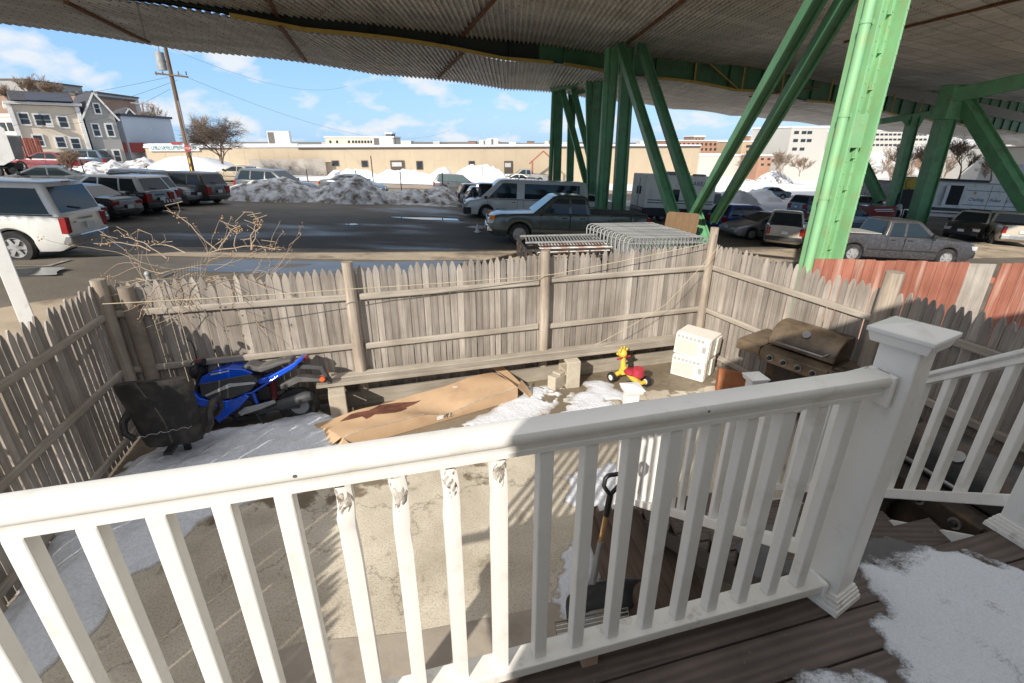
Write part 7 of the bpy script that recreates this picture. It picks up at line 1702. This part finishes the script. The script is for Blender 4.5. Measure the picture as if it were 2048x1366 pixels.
for z in (1.2, 2.0):
    m = MB(); m.box((top_.x * z / top_.z + .1, -.24, z), (.10, .03, .5)); m.build('reflector', mat('yellow_reflector', (.7, .45, .02), .5), up)
sp_ = aty(375, 297, 49.5); st_ = thing('stop_sign', 'red octagonal stop sign on the utility pole', 'sign', sp_, R(10))
m = MB(); m.prism([(.33 * math.cos(R(22.5 + 45 * k)), .33 * math.sin(R(22.5 + 45 * k))) for k in range(8)], 'y', -.02, .02); m.build('sign_plate', mat('red_sign_board', (.33, .05, .045), .5), st_)
text('STOP', .24, mat('white_lettering', (.75, .75, .75), .5), st_, (0, -.025, 0), (PI / 2, 0, 0), .004)
p2_ = aty(295, 295, 88); t2_ = aty(284, 208, 88); u2 = thing('utility_pole', 'smaller far utility pole with a T crossarm by the street houses', 'utility pole', (p2_.x, p2_.y, -1.5))
m = MB(); tt_ = t2_ - Vector((p2_.x, p2_.y, -1.5)); m.tube([(0, 0, 0), tt_], [.2, .13], 10); m.build('pole', mat('grey_pole_wood', (.28, .24, .2), .9), u2); m = MB(); m.beam((tt_.x - 1.8, 0, tt_.z + .2), (tt_.x + 1.8, 0, tt_.z - .1), .12, .14); m.build('crossarm', mat('grey_pole_wood', (.28, .24, .2), .9), u2)
WIRE = mat('black_wire', (.02, .02, .022), .6)
def wire(a, c, sag, lab, rr=.012):
    P = [a.lerp(c, k / 16) - Vector((0, 0, sag * 4 * (k / 16) * (1 - k / 16))) for k in range(17)]; m = MB(); m.tube(P, rr, 4); tag(m.build('overhead_wire', WIRE), lab, 'wire')
wire(aty(363, 148, 50), aty(-200, 215, 62), .8, 'overhead wire running left from the crossarm past the beige house')
wire(aty(355, 160, 50), aty(-200, 268, 58), 1.2, 'lower overhead wire drooping left across the beige house front')
wire(aty(363, 150, 50), aty(900, 260, 130), 3.5, 'overhead wire running right from the crossarm over the tan building')
wire(aty(330, 92, 50), aty(700, 170, 110), 2.0, 'topmost wire running right from the pole top')
wire(aty(340, 178, 50), aty(60, 250, 61), 1.0, 'service wire from the pole to the upper corner of the beige house')
POST = mat('dark_fence_post', (.03, .028, .026), .6)
def ipost(u, v0, v1, h=0):
    p = ong(u, v1); Y = p.y; t_ = aty(u - (v1 - v0) * .08, v0, Y); m = MB(); m.tube([(0, 0, -.3), (0, 0, t_.z - p.z)], .045, 8); m.ball((0, 0, t_.z - p.z), .06, 8); o = m.build('steel_post', POST, None); o.location = (p.x, Y, p.z); return o
for i, (u, v0, v1) in enumerate(((519, 334, 378), (618, 340, 376), (749, 313, 385), (715, 342, 376), (804, 345, 392), (887, 346, 398), (966, 334, 372), (172, 320, 356), (302, 333, 366), (447, 312, 352), (1768, 700, 720))[:10]):
    tag(ipost(u, v0, v1), ['thin dark post in front of the grey wagon', 'thin dark post between the wagon and the tall heap', 'tallest thin post beside the dirty heap', 'short thin post just behind the dirty heap', 'thin post right of the dirty heap in the low ridge', 'thin post in front of the street suv', 'thin post before the white ploughed pile', 'thin post by the left dirty heap', 'short post before the white slope', 'leaning tall post near the bare tree'][i], 'post', 'thin steel posts along the snow')
def meter(u, v0, v1, lab):
    p = ong(u, v1); h = aty(u, v0, p.y).z - p.z; t_ = thing('parking_meter', lab, 'parking meter', (p.x, p.y, p.z), 0, 'parking meters along the street'); MB().cyl((0, 0, -.2), (0, 0, h - .4), .04).build('post', STEEL, t_); MB().box((0, 0, h - .2), (.32, .2, .42), tap=.7).build('meter_head', DGREY, t_, bevel=.05)
meter(584, 333, 360, 'parking meter right of the bare tree'); meter(817, 341, 362, 'parking meter before the ploughed snow fence'); meter(320, 336, 352, 'parking meter on the white slope left of the pole')
# black iron fence by the building entrance
ia = ong(645, 352); ib = ong(905, 356); ifn = thing('iron_fence', 'black iron fence round the snowy forecourt of the tan building', 'fence', (ia.x, ia.y, 0), math.atan2(ib.y - ia.y, ib.x - ia.x)); Lf = (ib - ia).length; z0 = ia.z; ztp = aty(645, 325, ia.y).z
m = MB(); m.beam((0, 0, ztp), (Lf, 0, ztp - .6), .09, .09); m.build('fence_rail', POST, ifn)
m = MB()
for k in range(9): m.box((Lf * k / 8, 0, (z0 + ztp) / 2 - .3 * k / 8), (.1, .1, ztp - z0 + .4))
m.build('fence_post', POST, ifn)
m = MB()
for e in (0, 1):
    for k in range(14): m.box((Lf * e + .02, .5 + .4 * k, (z0 + ztp) / 2 - .5 * e), (.06, .06, ztp - z0 + .2))
    m.beam((Lf * e, 0, ztp - .6 * e), (Lf * e, 6, ztp - .6 * e), .08, .08)
m.build('picket_bar', POST, ifn)
ph = aty(1086, 338, 80); phs = thing('play_house', 'small open wooden gable frame in the snow by the tan building', 'play house', (ph.x, ph.y, gz(ph.x, ph.y)), .2); m = MB(); pw_ = mat('red_brown_timber', (.35, .14, .09), .7)
for s_ in (-1, 1): m.box((s_ * 1.7, 0, 1.4), (.22, .22, 4)); m.beam((s_ * 2.2, 0, 2.9), (0, 0, 4.7), .2, .2)
m.build('frame', pw_, phs)
bsh = aty(418, 340, 63); o = tag(MB().box((bsh.x, bsh.y, bsh.z - .8), (2.6, 1.8, 1.6)).build('utility_box', mat('brown_box', (.14, .09, .06), .8)), 'brown box half buried in the white slope right of the pole', 'box')
cbx_ = ong(360, 352, 0); t_ = thing('relay_box', 'small grey box standing on the white slope left of the pole foot', 'box', (cbx_.x, cbx_.y, cbx_.z)); MB().box((0, 0, .55), (.9, .5, 1.1)).build('casing', GALV, t_, bevel=.03); MB().box((0, -.27, .55), (.7, .03, .8)).build('door', STEEL, t_)

# ---------------------------------------------------------------- bare trees
BARK = mat('grey_brown_bark', (.11, .08, .06), .9, var=.35, scale=3); BARKP = mat('pale_twig_bark', (.24, .17, .115), .9, var=.3, scale=3)
def tree(label, p, h, seed, bark, spread=1.0, n0=4, depth=5, lean=0, droop=0.0, tw=1.0, name='bare_tree', group=None, trunk=.28, rt=None):
    r = random.Random(seed); T = MB(); C = MB(); t_ = thing(name, label, 'tree', p, 0, group)
    rt = rt or h * .022
    def br(mb, q, d, ln, rad, dp):
        pts = [q]; n = 4
        for i in range(n):
            d = (d + Vector((r.uniform(-.2, .2), r.uniform(-.2, .2), r.uniform(-.1, .16) - droop * (depth - dp) * .12))).normalized(); q = q + d * ln / n; pts.append(q)
        mb.tube(pts, [rad * (1 - .45 * i / n) for i in range(n + 1)], 6 if dp > 2 else 3, cap=False)
        if dp <= 0: return
        for k in range(n0 if dp > 1 else n0 + 1):
            i = r.randint(1 if dp < depth - 1 else 2, n); a = r.uniform(0, 2 * PI); sp = r.uniform(.45, 1.0) * spread
            nd = (d + Vector((math.cos(a) * sp, math.sin(a) * sp, r.uniform(-.1, .55)))).normalized()
            br(C, pts[i], nd, ln * r.uniform(.62, .92), max(rad * .52, .012 * tw), dp - 1)
    br(T, Vector((0, 0, -.3)), Vector((lean, 0, 1)).normalized(), h * trunk, rt, depth)
    T.build('trunk', bark, t_, smooth=60); C.build('crown', bark, t_)
    return t_
tp_ = ong(490, 352); tree('gnarled bare tree before the tan building with a wide crown', (tp_.x, 60, gz(tp_.x, 60)), 8.5, 5, BARK, 1.2, 4, 6, -.3, .18, .9, trunk=.30)
TG = 'leafless trees far behind'
for i, (u, vb, vt, Y, sd, lab) in enumerate(((335, 285, 212, 85, 3, 'bare tree behind the utility pole above the tan roof'), (420, 290, 230, 78, 4, 'bare tree at the left end of the tan roof'), (60, 200, 148, 96, 6, 'bare tree on the hill above the beige house'), (115, 205, 155, 96, 7, 'thin bare tree on the hill above the solar roof'), (20, 205, 160, 96, 9, 'bare tree at the far left of the hill'), (140, 330, 285, 56, 10, 'small bare bush in front of the beige house'),
    (1487, 346, 310, 118, 12, 'bare tree between the two green braces'), (1560, 348, 305, 112, 13, 'bare tree left of the pale column before the white block'), (1600, 345, 308, 110, 14, 'bare tree just left of the pale column'), (1790, 350, 290, 82, 15, 'bare tree behind the middle right column'), (1920, 352, 275, 78, 16, 'large bare tree between the right hand columns'), (1850, 350, 290, 84, 17, 'bare tree behind the thick right hand column'), (1985, 352, 285, 80, 18, 'bare tree behind the slanting right hand brace'))):
    b_ = aty(u, vb, Y); t0_ = aty(u, vt, Y); tree(lab, (b_.x, Y, b_.z - .5), (t0_.z - b_.z) * 1.2, sd, BARKP, .95, 4, 5, 0, .02, 1.6, group=TG, trunk=.34)

for i in range(16):
    u = 1730 + i * 20 + r.uniform(-8, 8) if False else 1725 + i * 21; Y = (120, 132, 145, 128)[i % 4]; p = aty(u, 330, Y); zz_ = gz(p.x, Y) + max(0, hillf(p.x, Y))
    tree(['slender bare tree on the snowy slope under the bridge', 'bushy bare tree on the snowy slope under the bridge'][i % 2], (p.x, Y, zz_ - .4), (7.5, 6.0, 8.5)[i % 3], 60 + i, BARKP, (.8, 1.1)[i % 2], 4, 4, 0, 0, 2.6, group=['slender bare trees on the slope', 'bushy bare trees on the slope'][i % 2], trunk=.34)
building('low brick house among the bare trees on the snowy slope', 1890, 1925, 305, 345, 138, BRICK, 9, 0, name='house', cat='house', rows=[(312, 318, (1898, 1908, 1918), 4)])
building('low white house among the bare trees on the snowy slope', 1955, 1990, 300, 345, 142, WHB, 9, 0, name='house', cat='house', rows=[(308, 314, (1962, 1972, 1982), 4)])
